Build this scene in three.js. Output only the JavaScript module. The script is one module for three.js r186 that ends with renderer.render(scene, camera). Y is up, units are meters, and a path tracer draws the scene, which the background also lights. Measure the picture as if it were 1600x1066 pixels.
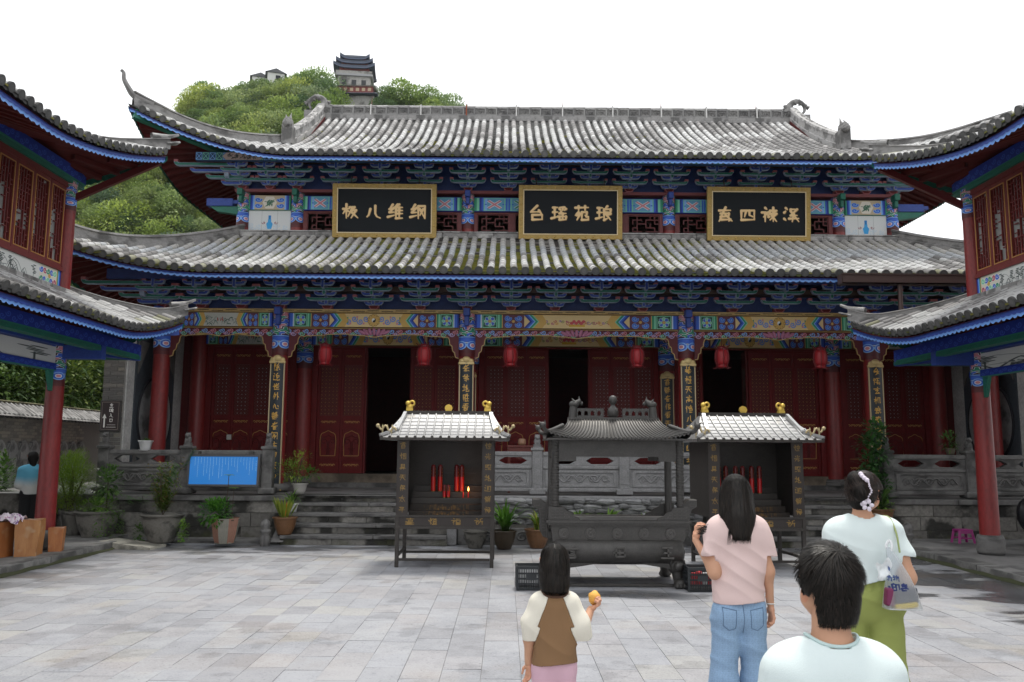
import * as THREE from 'three';
import { mergeGeometries, toCreasedNormals } from 'three/addons/utils/BufferGeometryUtils.js';
import { RoundedBoxGeometry } from 'three/addons/geometries/RoundedBoxGeometry.js';

// ---------- camera, sky, sun, exposure ----------
const scene = new THREE.Scene();
const camera = new THREE.PerspectiveCamera(2 * Math.atan(533 / 1320) * 180 / Math.PI, 1600 / 1066, 0.05, 2000);
{
  const pitch = Math.atan(170 / 1320), yaw = Math.atan(10 / 1320), roll = 0.0065;
  const fwd = new THREE.Vector3(Math.sin(yaw) * Math.cos(pitch), Math.sin(pitch), -Math.cos(yaw) * Math.cos(pitch));
  const right = new THREE.Vector3(Math.cos(yaw), 0, Math.sin(yaw)), up = new THREE.Vector3().crossVectors(right, fwd);
  camera.position.set(0, 1.7, 0);
  camera.up.copy(up.multiplyScalar(Math.cos(roll)).addScaledVector(right, -Math.sin(roll)));
  camera.lookAt(camera.position.clone().add(fwd));
  camera.focus = 8; camera.userData.fStop = 11;
}
const renderer = new THREE.WebGLRenderer({ antialias: true });
renderer.toneMapping = THREE.LinearToneMapping;
renderer.toneMappingExposure = 1.66;
renderer.shadowMap.enabled = true;

const hash = (x, y = 0, z = 0) => { let h = (x * 374761393 + y * 668265263 + z * 2147483647 * 0.37) | 0; h = Math.imul(h ^ (h >>> 13), 1274126177); h ^= h >>> 16; h = Math.imul(h, 2246822519); return ((h ^ (h >>> 15)) >>> 0) / 4294967296; };
const smooth = (t) => t * t * (3 - 2 * t), lerp = (a, b, t) => a + (b - a) * t, clamp = (x, a = 0, b = 1) => Math.min(b, Math.max(a, x));
const sstep = (a, b, x) => smooth(clamp((x - a) / (b - a)));
// value noise, periodic with period p (0 = none)
function vnoise(x, y, p = 0, s = 0) {
  const ix = Math.floor(x), iy = Math.floor(y), fx = smooth(x - ix), fy = smooth(y - iy), w = (v) => (p ? ((v % p) + p) % p : v);
  const a = hash(w(ix), w(iy), s), b = hash(w(ix + 1), w(iy), s), c = hash(w(ix), w(iy + 1), s), d = hash(w(ix + 1), w(iy + 1), s);
  return lerp(lerp(a, b, fx), lerp(c, d, fx), fy);
}
const fbm = (x, y, o = 4, p = 0, s = 0) => { let v = 0, a = 0.5, n = 0; for (let i = 0; i < o; i++) { v += a * vnoise(x, y, p, s + i); n += a; a *= 0.5; x *= 2; y *= 2; p *= 2; } return v / n; };
function noise3(x, y, z) {
  const iz = Math.floor(z), f = smooth(z - iz);
  return lerp(vnoise(x, y, 0, iz * 7), vnoise(x, y, 0, iz * 7 + 7), f);
}
function RNG(seed) { let s = seed | 0; return () => { s = (s + 0x6d2b79f5) | 0; let t = Math.imul(s ^ (s >>> 15), 1 | s); t = (t + Math.imul(t ^ (t >>> 7), 61 | t)) ^ t; return ((t ^ (t >>> 14)) >>> 0) / 4294967296; }; }

{ // bright, thin overcast
  const W = 512, H = 256, data = new Float32Array(W * H * 4);
  for (let r = 0; r < H; r++) for (let c = 0; c < W; c++) {
    const up = (r + 0.5) / H * Math.PI - Math.PI / 2, az = (c + 0.5) / W * 2 * Math.PI;
    const sx = Math.cos(az) * Math.cos(up), sy = Math.sin(up), sz = Math.sin(az) * Math.cos(up);
    const n = noise3(sx * 2.2 + 5, sy * 3 + 9, sz * 2.2 + 3) * 0.6 + noise3(sx * 5 + 1, sy * 7 + 2, sz * 5 + 8) * 0.4;
    const l = (0.80 + 0.20 * Math.max(0, sy)) * (0.93 + 0.14 * n), i = (r * W + c) * 4;
    data[i] = l * 0.975; data[i + 1] = l * 0.995; data[i + 2] = l * 1.02; data[i + 3] = 1;
  }
  const t = new THREE.DataTexture(data, W, H, THREE.RGBAFormat, THREE.FloatType);
  t.mapping = THREE.EquirectangularReflectionMapping; t.magFilter = THREE.LinearFilter; t.needsUpdate = true;
  scene.background = t; scene.environment = t;
}
const sun = new THREE.DirectionalLight(0xfffaf0, 1.5);   // veiled sun, high and a little behind the hall
sun.position.set(3.2, 30, -8.5); sun.target.position.set(0, 0, 0);
sun.castShadow = true; sun.shadow.radius = 22; sun.shadow.mapSize.set(2048, 2048);
Object.assign(sun.shadow.camera, { left: -30, right: 30, top: 30, bottom: -30, near: 1, far: 90 });
scene.add(sun, sun.target);
scene.fog = new THREE.FogExp2(0xe8eef2, 0.00014);

// ---------- helpers ----------
const V = (x, y, z) => new THREE.Vector3(x, y, z), PI = Math.PI;
const taken = new Map();
function numbered(name) { const n = taken.get(name) ?? 0; taken.set(name, n + 1); return n ? `${name}_${String(n).padStart(3, '0')}` : name; }
function tag(o, label, category, group, kind) { o.userData = {}; if (label) o.userData.label = label; if (category) o.userData.category = category; if (group) o.userData.group = group; if (kind) o.userData.kind = kind; return o; }
function thing(name, label, category, pos = [0, 0, 0], turn = 0, group) {
  const g = new THREE.Group(); g.name = numbered(name); g.position.set(...pos); g.rotation.y = turn; tag(g, label, category, group); scene.add(g); return g;
}
function mesh(name, geo, m, parent = scene) {
  const o = new THREE.Mesh(geo, m); o.name = parent === scene ? numbered(name) : name; o.castShadow = o.receiveShadow = true; parent.add(o); return o;
}
function at(o, x, y, z, ry = 0, rx = 0, rz = 0) { o.position.set(x, y, z); o.rotation.set(rx, ry, rz); return o; }
const struct = (name, geo, m) => tag(mesh(name, geo, m), null, null, null, 'structure');
const stuff = (o) => { o.userData.kind = 'stuff'; return o; };
function copyOf(o, pos, turn = 0, label, group) { const c = o.clone(); c.name = numbered(o.name.replace(/_\d{3}$/, '')); c.userData = { ...o.userData }; if (label) c.userData.label = label; if (group) c.userData.group = group; c.position.set(...pos); c.rotation.y = turn; scene.add(c); return c; }

function flat(g) { // non-indexed, position/normal/uv(/color) only
  let q = g.index ? g.toNonIndexed() : g;
  if (!q.attributes.normal) q.computeVertexNormals();
  if (!q.attributes.uv) q.setAttribute('uv', new THREE.BufferAttribute(new Float32Array(q.attributes.position.count * 2), 2));
  for (const k of Object.keys(q.attributes)) if (!['position', 'normal', 'uv', 'color'].includes(k)) q.deleteAttribute(k);
  q.groups = []; return q;
}
function join(list, groups = false) {
  const l = list.filter(Boolean).map(flat), col = l.some((g) => g.attributes.color);
  if (col) for (const g of l) if (!g.attributes.color) paint(g, [1, 1, 1]);
  return mergeGeometries(l, groups);
}
function paint(g, c) { const n = g.attributes.position.count, a = new Float32Array(n * 3); for (let i = 0; i < n; i++) { a[i * 3] = c[0]; a[i * 3 + 1] = c[1]; a[i * 3 + 2] = c[2]; } g.setAttribute('color', new THREE.BufferAttribute(a, 3)); return g; }
const M4 = new THREE.Matrix4();
function mv(g, x = 0, y = 0, z = 0, rx = 0, ry = 0, rz = 0, s = 1) {
  const sc = Array.isArray(s) ? V(...s) : V(s, s, s);
  M4.compose(V(x, y, z), new THREE.Quaternion().setFromEuler(new THREE.Euler(rx, ry, rz, 'YXZ')), sc); g.applyMatrix4(M4); if (sc.x * sc.y * sc.z < 0) { g = flat(g); for (const k of Object.keys(g.attributes)) { const a = g.attributes[k], n = a.itemSize, A = a.array; for (let t = 0; t < a.count; t += 3) for (let c = 0; c < n; c++) { const i = (t + 1) * n + c, j = (t + 2) * n + c, v = A[i]; A[i] = A[j]; A[j] = v; } } } return g;
}
function uvm(g, k = 1) { // uv in metres by the face's main direction
  const q = flat(g), p = q.attributes.position, n = q.attributes.normal, uv = q.attributes.uv;
  for (let i = 0; i < p.count; i++) {
    const ax = Math.abs(n.getX(i)), ay = Math.abs(n.getY(i)), az = Math.abs(n.getZ(i));
    if (ay > ax && ay > az) uv.setXY(i, p.getX(i) * k, p.getZ(i) * k); else if (ax > az) uv.setXY(i, p.getZ(i) * k, p.getY(i) * k); else uv.setXY(i, p.getX(i) * k, p.getY(i) * k);
  }
  return q;
}
function box(w, h, d, x = 0, y = 0, z = 0) { return uvm(new THREE.BoxGeometry(w, h, d).translate(x, y, z)); }  // centred
function bx(x0, x1, y0, y1, z0, z1) { return box(x1 - x0, y1 - y0, z1 - z0, (x0 + x1) / 2, (y0 + y1) / 2, (z0 + z1) / 2); }
function rbox(w, h, d, r = 0.01, x = 0, y = 0, z = 0) { return uvm(new RoundedBoxGeometry(w, h, d, 1, Math.min(r, w / 2.1, h / 2.1, d / 2.1)).translate(x, y, z)); }
function cyl(r0, r1, h, n = 16, x = 0, y = 0, z = 0) { return flat(new THREE.CylinderGeometry(r1, r0, h, n).translate(x, y + h / 2, z)); }   // bottom radius, top radius, base at y
function lathe(pts, n = 20) { return flat(new THREE.LatheGeometry(pts.map(([x, y]) => new THREE.Vector2(x, y)), n)); }
function tube(pts, r, seg = 12, rad = 6, closed = false) { return flat(new THREE.TubeGeometry(new THREE.CatmullRomCurve3(pts.map((p) => V(...p)), closed), seg, r, rad, closed)); }
function bar(a, b, w, h) { // box bar between two points
  const A = V(...a), B = V(...b), d = B.clone().sub(A), L = d.length(), g = new THREE.BoxGeometry(w, h ?? w, L);
  const m = new THREE.Matrix4().lookAt(B, A, Math.abs(d.y) > 0.999 * L ? V(1, 0, 0) : V(0, 1, 0)); g.applyMatrix4(m); g.translate((a[0] + b[0]) / 2, (a[1] + b[1]) / 2, (a[2] + b[2]) / 2); return flat(g);
}
function rod(a, b, r0, r1 = r0, n = 8) { // tapered round bar
  const A = V(...a), B = V(...b), d = B.clone().sub(A), L = d.length(), g = new THREE.CylinderGeometry(r1, r0, L, n);
  g.applyQuaternion(new THREE.Quaternion().setFromUnitVectors(V(0, 1, 0), d.normalize())); g.translate((a[0] + b[0]) / 2, (a[1] + b[1]) / 2, (a[2] + b[2]) / 2); return flat(g);
}
function shapeOf(pts) { const s = new THREE.Shape(); pts.forEach(([x, y], i) => (i ? s.lineTo(x, y) : s.moveTo(x, y))); return s; }
function extr(pts, depth, bevel = 0, holes = []) { // outline in x,y extruded from z=0 to depth
  const s = pts instanceof THREE.Shape ? pts : shapeOf(pts); for (const h of holes) s.holes.push(h instanceof THREE.Shape ? h : shapeOf(h));
  return flat(new THREE.ExtrudeGeometry(s, { depth, bevelEnabled: bevel > 0, bevelSize: bevel, bevelThickness: bevel, bevelSegments: 1, curveSegments: 8 }));
}
function displace(g, f) { const p = g.attributes.position; const v = V(0, 0, 0); for (let i = 0; i < p.count; i++) { v.fromBufferAttribute(p, i); f(v, i); p.setXYZ(i, v.x, v.y, v.z); } return g; }
function grid(nu, nv, f) { // f(u,v) -> [x,y,z]; uv kept 0..1
  const pos = [], uv = [], idx = [];
  for (let j = 0; j <= nv; j++) for (let i = 0; i <= nu; i++) { pos.push(...f(i / nu, j / nv)); uv.push(i / nu, j / nv); }
  for (let j = 0; j < nv; j++) for (let i = 0; i < nu; i++) { const a = j * (nu + 1) + i, b = a + 1, c = a + nu + 1, d = c + 1; idx.push(a, b, d, a, d, c); }
  const g = new THREE.BufferGeometry(); g.setAttribute('position', new THREE.Float32BufferAttribute(pos, 3)); g.setAttribute('uv', new THREE.Float32BufferAttribute(uv, 2)); g.setIndex(idx); g.computeVertexNormals(); return g;
}

// ---------- textures ----------
function texData(n, f, srgb = false, m = n) { // f(u,v) -> [r,g,b] 0..1 (linear unless srgb)
  const d = new Uint8Array(n * m * 4);
  for (let j = 0; j < m; j++) for (let i = 0; i < n; i++) { const c = f(i / n, j / m), o = (j * n + i) * 4; for (let k = 0; k < 3; k++) { let v = clamp(c[k]); if (srgb) v = v <= 0.0031308 ? v * 12.92 : 1.055 * Math.pow(v, 1 / 2.4) - 0.055; d[o + k] = v * 255; } d[o + 3] = 255; }
  const t = new THREE.DataTexture(d, n, m, THREE.RGBAFormat); t.wrapS = t.wrapT = THREE.RepeatWrapping; t.magFilter = THREE.LinearFilter; if (srgb) t.colorSpace = THREE.SRGBColorSpace; t.needsUpdate = true; return t;
}
const rep = (t, x, y = x) => { const c = t.clone(); c.repeat.set(x, y); c.needsUpdate = true; return c; };
const grey = (v) => [v, v, v];
const mixc = (a, b, t) => [lerp(a[0], b[0], t), lerp(a[1], b[1], t), lerp(a[2], b[2], t)];
function canvasTex(w, h, draw, srgb = true) {
  const c = document.createElement('canvas'); c.width = w; c.height = h; const x = c.getContext('2d'); draw(x, w, h);
  const t = new THREE.CanvasTexture(c); if (srgb) t.colorSpace = THREE.SRGBColorSpace; t.magFilter = THREE.LinearFilter; return t;
}
// grain multipliers around 1, 1 tile = repeat given at use
const T = {
  grain: texData(256, (u, v) => grey(clamp(0.84 + 0.34 * (fbm(u * 8, v * 8, 3, 8, 1) - 0.5) + 0.4 * (fbm(u * 64, v * 64, 2, 64, 5) - 0.5), 0, 1)), true),
  stoneBump: texData(256, (u, v) => grey(0.5 * fbm(u * 16, v * 16, 3, 16, 11) + 0.5 * fbm(u * 90, v * 90, 2, 90, 3))),
  weather: texData(512, (u, v) => { const a = fbm(u * 5, v * 5, 5, 5, 21), b = fbm(u * 40, v * 40, 3, 40, 2), k = sstep(0.42, 0.66, a); return grey(clamp(lerp(0.95, 0.42, k) * (0.75 + 0.5 * b))); }, true),
  mossy: texData(512, (u, v) => { const a = fbm(u * 6, v * 6, 5, 6, 31), b = fbm(u * 50, v * 50, 3, 50, 4), c = fbm(u * 9, v * 4, 4, 0, 77); let col = mixc([0.30, 0.285, 0.26], [0.045, 0.043, 0.038], sstep(0.36, 0.62, a)); col = mixc(col, [0.11, 0.115, 0.05], 0.5 * sstep(0.55, 0.75, c)); const k = 0.7 + 0.6 * b; return [col[0] * k, col[1] * k, col[2] * k]; }, true),
  wood: texData(256, (u, v) => { const r = fbm(u * 3 + fbm(u * 4, v * 4, 2, 4, 9) * 0.4, v * 30, 4, 0, 3), f = fbm(u * 4, v * 120, 2, 0, 8); return grey(clamp(0.45 + 0.5 * r + 0.25 * (f - 0.5))); }, true),
};
function mat(c, rough = 0.7, o = {}) { const m = new (o.phys ? THREE.MeshPhysicalMaterial : THREE.MeshStandardMaterial)({ roughness: rough }); delete o.phys; if (Array.isArray(c)) m.color.setRGB(...c); else m.color.set(c); Object.assign(m, o); return m; }
const phys = (c, rough, o) => mat(c, rough, { ...o, phys: true });
const bumpG = (r = 2, s = 0.004) => ({ bumpMap: rep(T.stoneBump, r), bumpScale: s });
// ---------- brush lettering: strokes on a 10 x 10 grid, each token a run of x,y digits ----------
const GLYPH = {
  极: '0343 2029 2306 2445 4272 6238 7264 6484 8459 5599', 八: '332718 61667899', 维: '3013 1342 4215 1545 0847 6042 5259 7061 5292 5494 5696 5999 7279', 纲: '3013 1342 4215 1545 0847 5159 51919987 6387 8367',
  台: '501464 6386 262928 268689 2989', 瑶: '1141 1444 0847 2128 8151 5263 7273 9283 6455 5595 4797 7579 5759 9799 5999', 苑: '1191 3033 7073 3416 2545 4529 2635 5484 8487 8776 5459 599997', 琅: '1141 1444 0847 2128 7061 5292 9295 5494 5595 5259 5978 6599 9576',
  夷: '1282 2474 7476 2676 2628 2888 8879 5019 5599', 四: '1218 129298 1898 4236 626586', 被: '2031 0343 4316 2329 4545 4656 5254 52928374 7079 5494 9458 6599', 泽: '1021 0312 0718 415181 8145 4299 4585 3797 6459',
  隐: '1019 103022 2224 7043 4383 5385 5585 4585 4766 3849 5869 8798', 逸: '1021 031308 0899 6042 4383 425555 5585 8385 6558 697998', 世: '0494 2128 5126 8126 5686 2898', 外: '3016 3252 5228 2445 7079 7496', 心: '2427 446898 4354 8496 3233',
  静: '0141 0343 0545 2026 1629 164649 2848 6042 4272 5294 4494 5656 7069 4696', 者: '2272 5025 0595 8114 363968 3676 3777 3979', 闹: '1019 2031 319199 4353 3563 3585 3528 5459 7567', 市: '5061 1292 2528 25858877 5359', 即: '1116 1151 1353 5156 1656 1628 7179 719186 9186',
  深: '1021 0313 0719 414332 4191 9182 5344 7384 5595 6469 6538 6699', 山: '5057 1417 1797 9497',
  煮: '2262 4024 0494 8013 354863 3545 3565 2728 4758 6768 8798', 茶: '0292 3013 6073 5315 5396 3565 5559 3748 7687', 地: '0343 2027 0847 5259 5999 9997 4475 7577 6167', 胜: '1129 1141 4149 1444 1646 6042 5292 7079 5696 4999', 看: '8010 1282 0494 5018 343968 3478 7478 3676 3878', 五: '1191 4129 2476 7679 0999', 千: '7030 0494 5059', 文: '4051 0393 7319 3388',
  攀: '2024 0444 6064 4484 5153 1555 0696 2788 5559 5948', 桂: '0343 2029 2306 2445 5191 7074 4494 5696 7579 4999', 天: '1191 0494 5119 5599', 高: '5061 1292 343434 3464 3565 1619 16969988 4748 4767', 憶: '1119 0315 3244 7061 5292 6364 8384 4494 555595 5797 9597 5999',
  百: '1191 5133 232923 2383 8389 2686 2989', 孤: '0242 4224 2429 0545 2918 7151 5158 5199 7178 7868', 峰: '1115 0207 0747 4247 7052 5292 5399 9347 5595 5797 7579', 到: '0141 2114 1454 0646 2428 0949 7177 9199 9988', 修: '3015 2329 5158 7052 6292 9255 5599 7577 8659 9669', 昔: '0292 3134 7134 0595 262926 2676 7679 2878 2979',
  参: '5014 1464 6286 2595 5416 5598 6649 7739', 悟: '1119 0314 3234 4191 6156 5484 3696 5759 5799 9799', 玄: '5061 0292 5324 2464 6428 2888 6798', 机: '0343 2029 2306 2445 5158 5181 818897', 意: '5061 1282 3344 7364 0494 2527 2575 7577 2777 1839 4859 8897', 寿: '1181 1282 0494 5018 1696 7679 7968 4758', 测: '1021 0313 0718 3137 3161 6167 4347 4438 5568 7177 9199 9988', 疑: '1013 1333 3042 0444 2317 2539 5282 8264 6474 5696 7679 5699', 难: '0141 4118 1348 6042 5259 7061 5292 5494 5696 5999 7279', 化: '3015 2329 8053 51585997',
  香: '7020 0292 5054 4216 5286 252925 2575 7579 2777 2979', 烟: '2029 0315 3234 2638 5159 51919989 5999 5484 7164 6488', 昇: '212521 2171 7175 2373 2575 7616 0797 3719 6769', 保: '3015 2329 4143 4181 8183 4383 4595 6359 6536 6597', 太: '0393 5019 5399 4859', 平: '1181 2243 7263 0595 5159', 烛: '2029 0315 3234 2638 5256 5292 9296 5696 7079 4999', 光: '5054 2133 8173 0595 4519 656997', 照: '111511 1141 4145 1343 1545 5191 9184 6144 555595 5797 1819 3839 6869 8899', 迎: '1021 031308 0899 4143 41474156 6167 6191 9197 9786', 群: '1141 4144 0343 1545 2129 262926 2646 4649 6072 9082 5393 5595 4797 7379', 禄: '2031 0343 4316 2329 4545 5181 8184 5494 4696 7479 5568 9569',
  祈: '2031 0343 4316 2329 4545 8061 6164 6439 6494 8489', 福: '2031 0343 4316 2329 5191 535653 5393 9396 5696 575957 5797 9799 5999 7779 5898', 燈: '2029 0315 3234 2638 4171 7153 8162 6293 5484 555755 5585 8587 5787 5868 8878 4999', 臺: '1191 5052 333533 3373 7375 3575 0797 0597 2666 4748 2878 5769 0999',
  王: '1181 2575 5159 0999', 母: '2128 2181 8188 2888 0595 4354 4657', 宫: '5061 1213 1292 9293 343634 3464 6466 3666 272927 2777 7779 2979',
  主: '4051 1282 2575 5259 0999', 入: '3142 42566899 4518', 口: '2228 2282 8288 2888',
  动: '0141 0444 2417 1747 3648 5393 7159 9399 9988', 物: '2012 2028 0343 0745 6052 4292 9299 9988 6257 8258', 美: '3041 6050 1282 1484 0595 5155 0797 5619 5799', 黎: '7020 2026 0252 2204 6072 9299 6282 5559 5528 5588 4637 6677', 印: '3011 1118 1848 1444 5152 5158 5191 9197', 象: '4012 2171 7133 2333 7373 2343 5356 0655 1868 6596',
};
function glyph(x, ch, cx, cy, size, width, color, slant = 0) {
  const s = size / 10; x.strokeStyle = color; x.lineCap = 'round'; x.lineJoin = 'round';
  for (const t of (GLYPH[ch] ?? GLYPH.口).split(' ')) {
    const p = []; for (let i = 0; i + 1 < t.length; i += 2) { const gx = +t[i] - 4.7, gy = +t[i + 1] - 4.7; p.push([cx + (gx + gy * 0.0 - slant * gy * 0) * s, cy + (gy - slant * gx) * s]); }
    for (let k = 0; k < p.length - 1; k++) { // brush: heavy head, thinner tail
      const n = 6; for (let j = 0; j < n; j++) { const a = j / n, b = (j + 1) / n, f = (k + a) / (p.length - 1); x.lineWidth = width * s * (1.4 - 0.85 * f + (f > 0.9 ? 0.25 : 0)); x.beginPath(); x.moveTo(lerp(p[k][0], p[k + 1][0], a), lerp(p[k][1], p[k + 1][1], a)); x.lineTo(lerp(p[k][0], p[k + 1][0], b), lerp(p[k][1], p[k + 1][1], b)); x.stroke(); }
    }
  }
}
// ---------- shared materials ----------
const C = { // real-world base colours
  red: [0.25, 0.022, 0.021], darkred: [0.115, 0.016, 0.017], blue: [0.03, 0.075, 0.36], paleblue: [0.16, 0.33, 0.72], green: [0.016, 0.17, 0.115], palegreen: [0.16, 0.42, 0.30], gold: [0.62, 0.40, 0.11], edge: [0.34, 0.42, 0.55], pink: [0.36, 0.11, 0.12],
};
const M = {
  column: mat(C.red, 0.42, { map: rep(T.grain, 0.7), bumpMap: rep(T.stoneBump, 0.6), bumpScale: 0.0015 }),
  darkred: phys(C.darkred, 0.55, { specularIntensity: 0.4, map: rep(T.grain, 1.1) }),
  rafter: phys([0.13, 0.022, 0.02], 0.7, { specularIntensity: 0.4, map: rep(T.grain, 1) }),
  blue: mat(C.blue, 0.55, { map: rep(T.grain, 1.7) }), green: mat(C.green, 0.55, { map: rep(T.grain, 1.7) }), edge: mat(C.edge, 0.55, { map: rep(T.grain, 2) }), pink: mat(C.pink, 0.6),
  paleblue: mat(C.paleblue, 0.55), gold: phys(C.gold, 0.38, { metalness: 0.75, map: rep(T.grain, 6) }), goldpaint: mat([0.56, 0.38, 0.14], 0.5, { map: rep(T.grain, 5) }),
  stone: mat([0.34, 0.335, 0.33], 0.85, { map: rep(T.weather, 0.45), ...bumpG(1.6, 0.006) }),
  carved: mat([0.28, 0.277, 0.28], 0.85, { map: rep(T.grain, 1.2), ...bumpG(2, 0.004) }),
  carvedDark: mat([0.165, 0.16, 0.155], 0.85, { map: rep(T.weather, 0.6), ...bumpG(2, 0.004) }),
  mossy: mat([1, 1, 1], 0.9, { map: rep(T.mossy, 0.55), ...bumpG(1.6, 0.012) }),
  plaster: mat([0.62, 0.62, 0.60], 0.9, { map: rep(T.grain, 0.5) }), slate: mat([0.055, 0.07, 0.085], 0.7, { map: rep(T.grain, 0.8) }),
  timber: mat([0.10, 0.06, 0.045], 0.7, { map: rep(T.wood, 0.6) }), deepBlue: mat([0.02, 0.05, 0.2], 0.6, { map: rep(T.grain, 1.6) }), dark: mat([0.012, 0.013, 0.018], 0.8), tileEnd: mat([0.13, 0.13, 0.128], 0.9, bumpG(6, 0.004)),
  iron: mat([0.068, 0.064, 0.06], 0.44, { metalness: 0.25, map: rep(T.grain, 1.5), ...bumpG(3, 0.002) }),
  brick: [[0.23, 0.215, 0.19], [0.18, 0.17, 0.155], [0.27, 0.25, 0.21], [0.145, 0.14, 0.13]].map((c) => mat(c, 0.92, { map: rep(T.grain, 3), ...bumpG(5, 0.006) })),
  mortar: mat([0.32, 0.31, 0.29], 0.95, bumpG(4, 0.004)),
};

// ---------- ground ----------
const XL = -6.58, XR = 6.72;       // kerb lines of the two side platforms
{
  struct('ground', bx(-60, 60, -0.6, -0.03, -60, 30), mat([0.16, 0.155, 0.15], 0.95, bumpG(0.5, 0.02)));
  const X0 = -7, Z0 = -16, S = 14;
  const wetShade = (x, z) => { // water and grime, with shade painted in before the burner and stairs
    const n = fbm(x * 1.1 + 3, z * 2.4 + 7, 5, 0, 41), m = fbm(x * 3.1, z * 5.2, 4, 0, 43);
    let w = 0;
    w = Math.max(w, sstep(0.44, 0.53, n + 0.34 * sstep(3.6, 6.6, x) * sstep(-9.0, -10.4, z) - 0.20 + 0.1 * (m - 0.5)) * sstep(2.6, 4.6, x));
    w = Math.max(w, sstep(0.5, 0.6, n + 0.16 * sstep(-13.6, -15.2, z) - 0.06) * sstep(-12.4, -14.8, z) * 0.85);  // stair foot: stain, darkened further as painted shade of the eaves
    w = Math.max(w, sstep(0.5, 0.58, n + 0.3 * Math.exp(-(((x - 1.4) / 1.3) ** 2) - ((z + 10.35) / 0.32) ** 2) - 0.08) * Math.exp(-(((x - 1.4) / 1.5) ** 2) - ((z + 10.3) / 0.5) ** 2));  // burner front: damp, with the burner shadow painted into the colour
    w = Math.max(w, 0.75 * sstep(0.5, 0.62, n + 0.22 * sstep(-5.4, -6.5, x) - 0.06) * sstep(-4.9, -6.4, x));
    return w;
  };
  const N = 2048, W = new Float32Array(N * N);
  for (let j = 0; j < N; j++) for (let i = 0; i < N; i++) W[j * N + i] = wetShade(X0 + (i + 0.5) / N * S, Z0 + (j + 0.5) / N * S);
  const rnd = RNG(5), speck = new Float32Array(N * N).map(() => rnd());
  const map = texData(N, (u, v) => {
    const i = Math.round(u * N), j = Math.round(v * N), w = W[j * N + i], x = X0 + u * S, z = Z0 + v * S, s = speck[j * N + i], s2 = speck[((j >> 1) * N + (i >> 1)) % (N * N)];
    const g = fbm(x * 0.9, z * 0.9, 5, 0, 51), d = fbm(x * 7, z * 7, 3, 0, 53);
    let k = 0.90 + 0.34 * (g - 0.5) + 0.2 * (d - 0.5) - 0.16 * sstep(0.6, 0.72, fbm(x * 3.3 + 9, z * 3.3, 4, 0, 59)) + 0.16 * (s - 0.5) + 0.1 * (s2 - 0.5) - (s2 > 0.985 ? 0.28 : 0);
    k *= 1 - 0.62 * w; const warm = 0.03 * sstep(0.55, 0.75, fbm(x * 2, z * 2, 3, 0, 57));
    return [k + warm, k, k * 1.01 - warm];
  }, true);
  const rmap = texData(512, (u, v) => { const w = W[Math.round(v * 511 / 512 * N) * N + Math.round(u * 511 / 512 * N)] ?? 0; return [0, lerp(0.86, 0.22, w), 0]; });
  const tones = [[0.37, 0.372, 0.387], [0.352, 0.354, 0.368], [0.388, 0.388, 0.398], [0.37, 0.357, 0.36], [0.338, 0.338, 0.35], [0.405, 0.393, 0.37], [0.305, 0.301, 0.31], [0.40, 0.40, 0.405], [0.275, 0.266, 0.272], [0.378, 0.364, 0.362]];
  const weights = [0, 0, 0, 1, 1, 2, 2, 3, 3, 4, 4, 0, 5, 7, 7, 9, 9, 6, 1, 2, 4, 5, 8, 6];
  tones.forEach((c) => [0.36, 0.363, 0.376].forEach((m, k) => { c[k] = lerp(m, c[k], 0.72) * [0.95, 0.96, 0.98][k]; }));
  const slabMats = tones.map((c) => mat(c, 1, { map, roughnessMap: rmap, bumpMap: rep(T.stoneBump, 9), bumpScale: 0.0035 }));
  const bed = struct('courtyard_paving', bx(XL, XR, -0.06, -0.014, -15.6, 7), mat([0.30, 0.29, 0.275], 0.95, bumpG(4, 0.006)));
  camera.updateMatrixWorld(); camera.updateProjectionMatrix();
  const list = [], p = V(0, 0, 0), scr = (x, z) => { p.set(x, 0, z).project(camera); return [p.x * 800, p.y * 533]; };
  for (let c = 0, x = XL + 0.01; x < XR - 0.05; c++, x += 0.3048) {
    const w = Math.min(0.3048, XR - x); let z = -15.55 + hash(c, 3) * 0.4 - 0.4;
    for (let r = 0; z < 6.9; r++) {
      const L = 0.43 + 0.06 * (hash(c, r, 9) - 0.5) + (hash(c, r, 4) > 0.9 ? 0.15 : 0), za = Math.max(z, -15.58), zb = z + L; z = zb;
      if (zb < -15.5) continue;
      const gap = 0.0035, g = new THREE.BoxGeometry(w - gap, 0.05, zb - za - gap).translate(x + w / 2, -0.025 + 0.002 * (hash(c, r, 1) - 0.5), (za + zb) / 2);
      displace(g, (v) => { if (v.y > -0.02) { v.y += 0.003 * (hash(c, r, v.x > x + w / 2 ? 3 : 5) - 0.5); } });
      g.computeVertexNormals(); const q = flat(g), uv = q.attributes.uv, P = q.attributes.position;
      for (let i = 0; i < P.count; i++) uv.setXY(i, (P.getX(i) - X0) / S, (P.getZ(i) - Z0) / S);
      const t = weights[Math.floor(hash(c, r, 7) * weights.length)];
      let area = 0; if (zb < -3.9) { const A = scr(x, za), B = scr(x + w, za), D = scr(x, zb), cx = (A[0] + B[0] + D[0]) / 3, cy = (A[1] + D[1]) / 2; if (Math.abs(cx) < 830 && cy > -560 && cy < 533) area = Math.abs((B[0] - A[0]) * (D[1] - A[1])); }
      list.push({ q, t, area });
    }
  }
  list.sort((a, b) => b.area - a.area);
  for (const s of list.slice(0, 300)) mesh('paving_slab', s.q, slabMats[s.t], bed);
  const rest = tones.map(() => []); list.slice(300).forEach((s) => rest[s.t].push(s.q));
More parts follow.
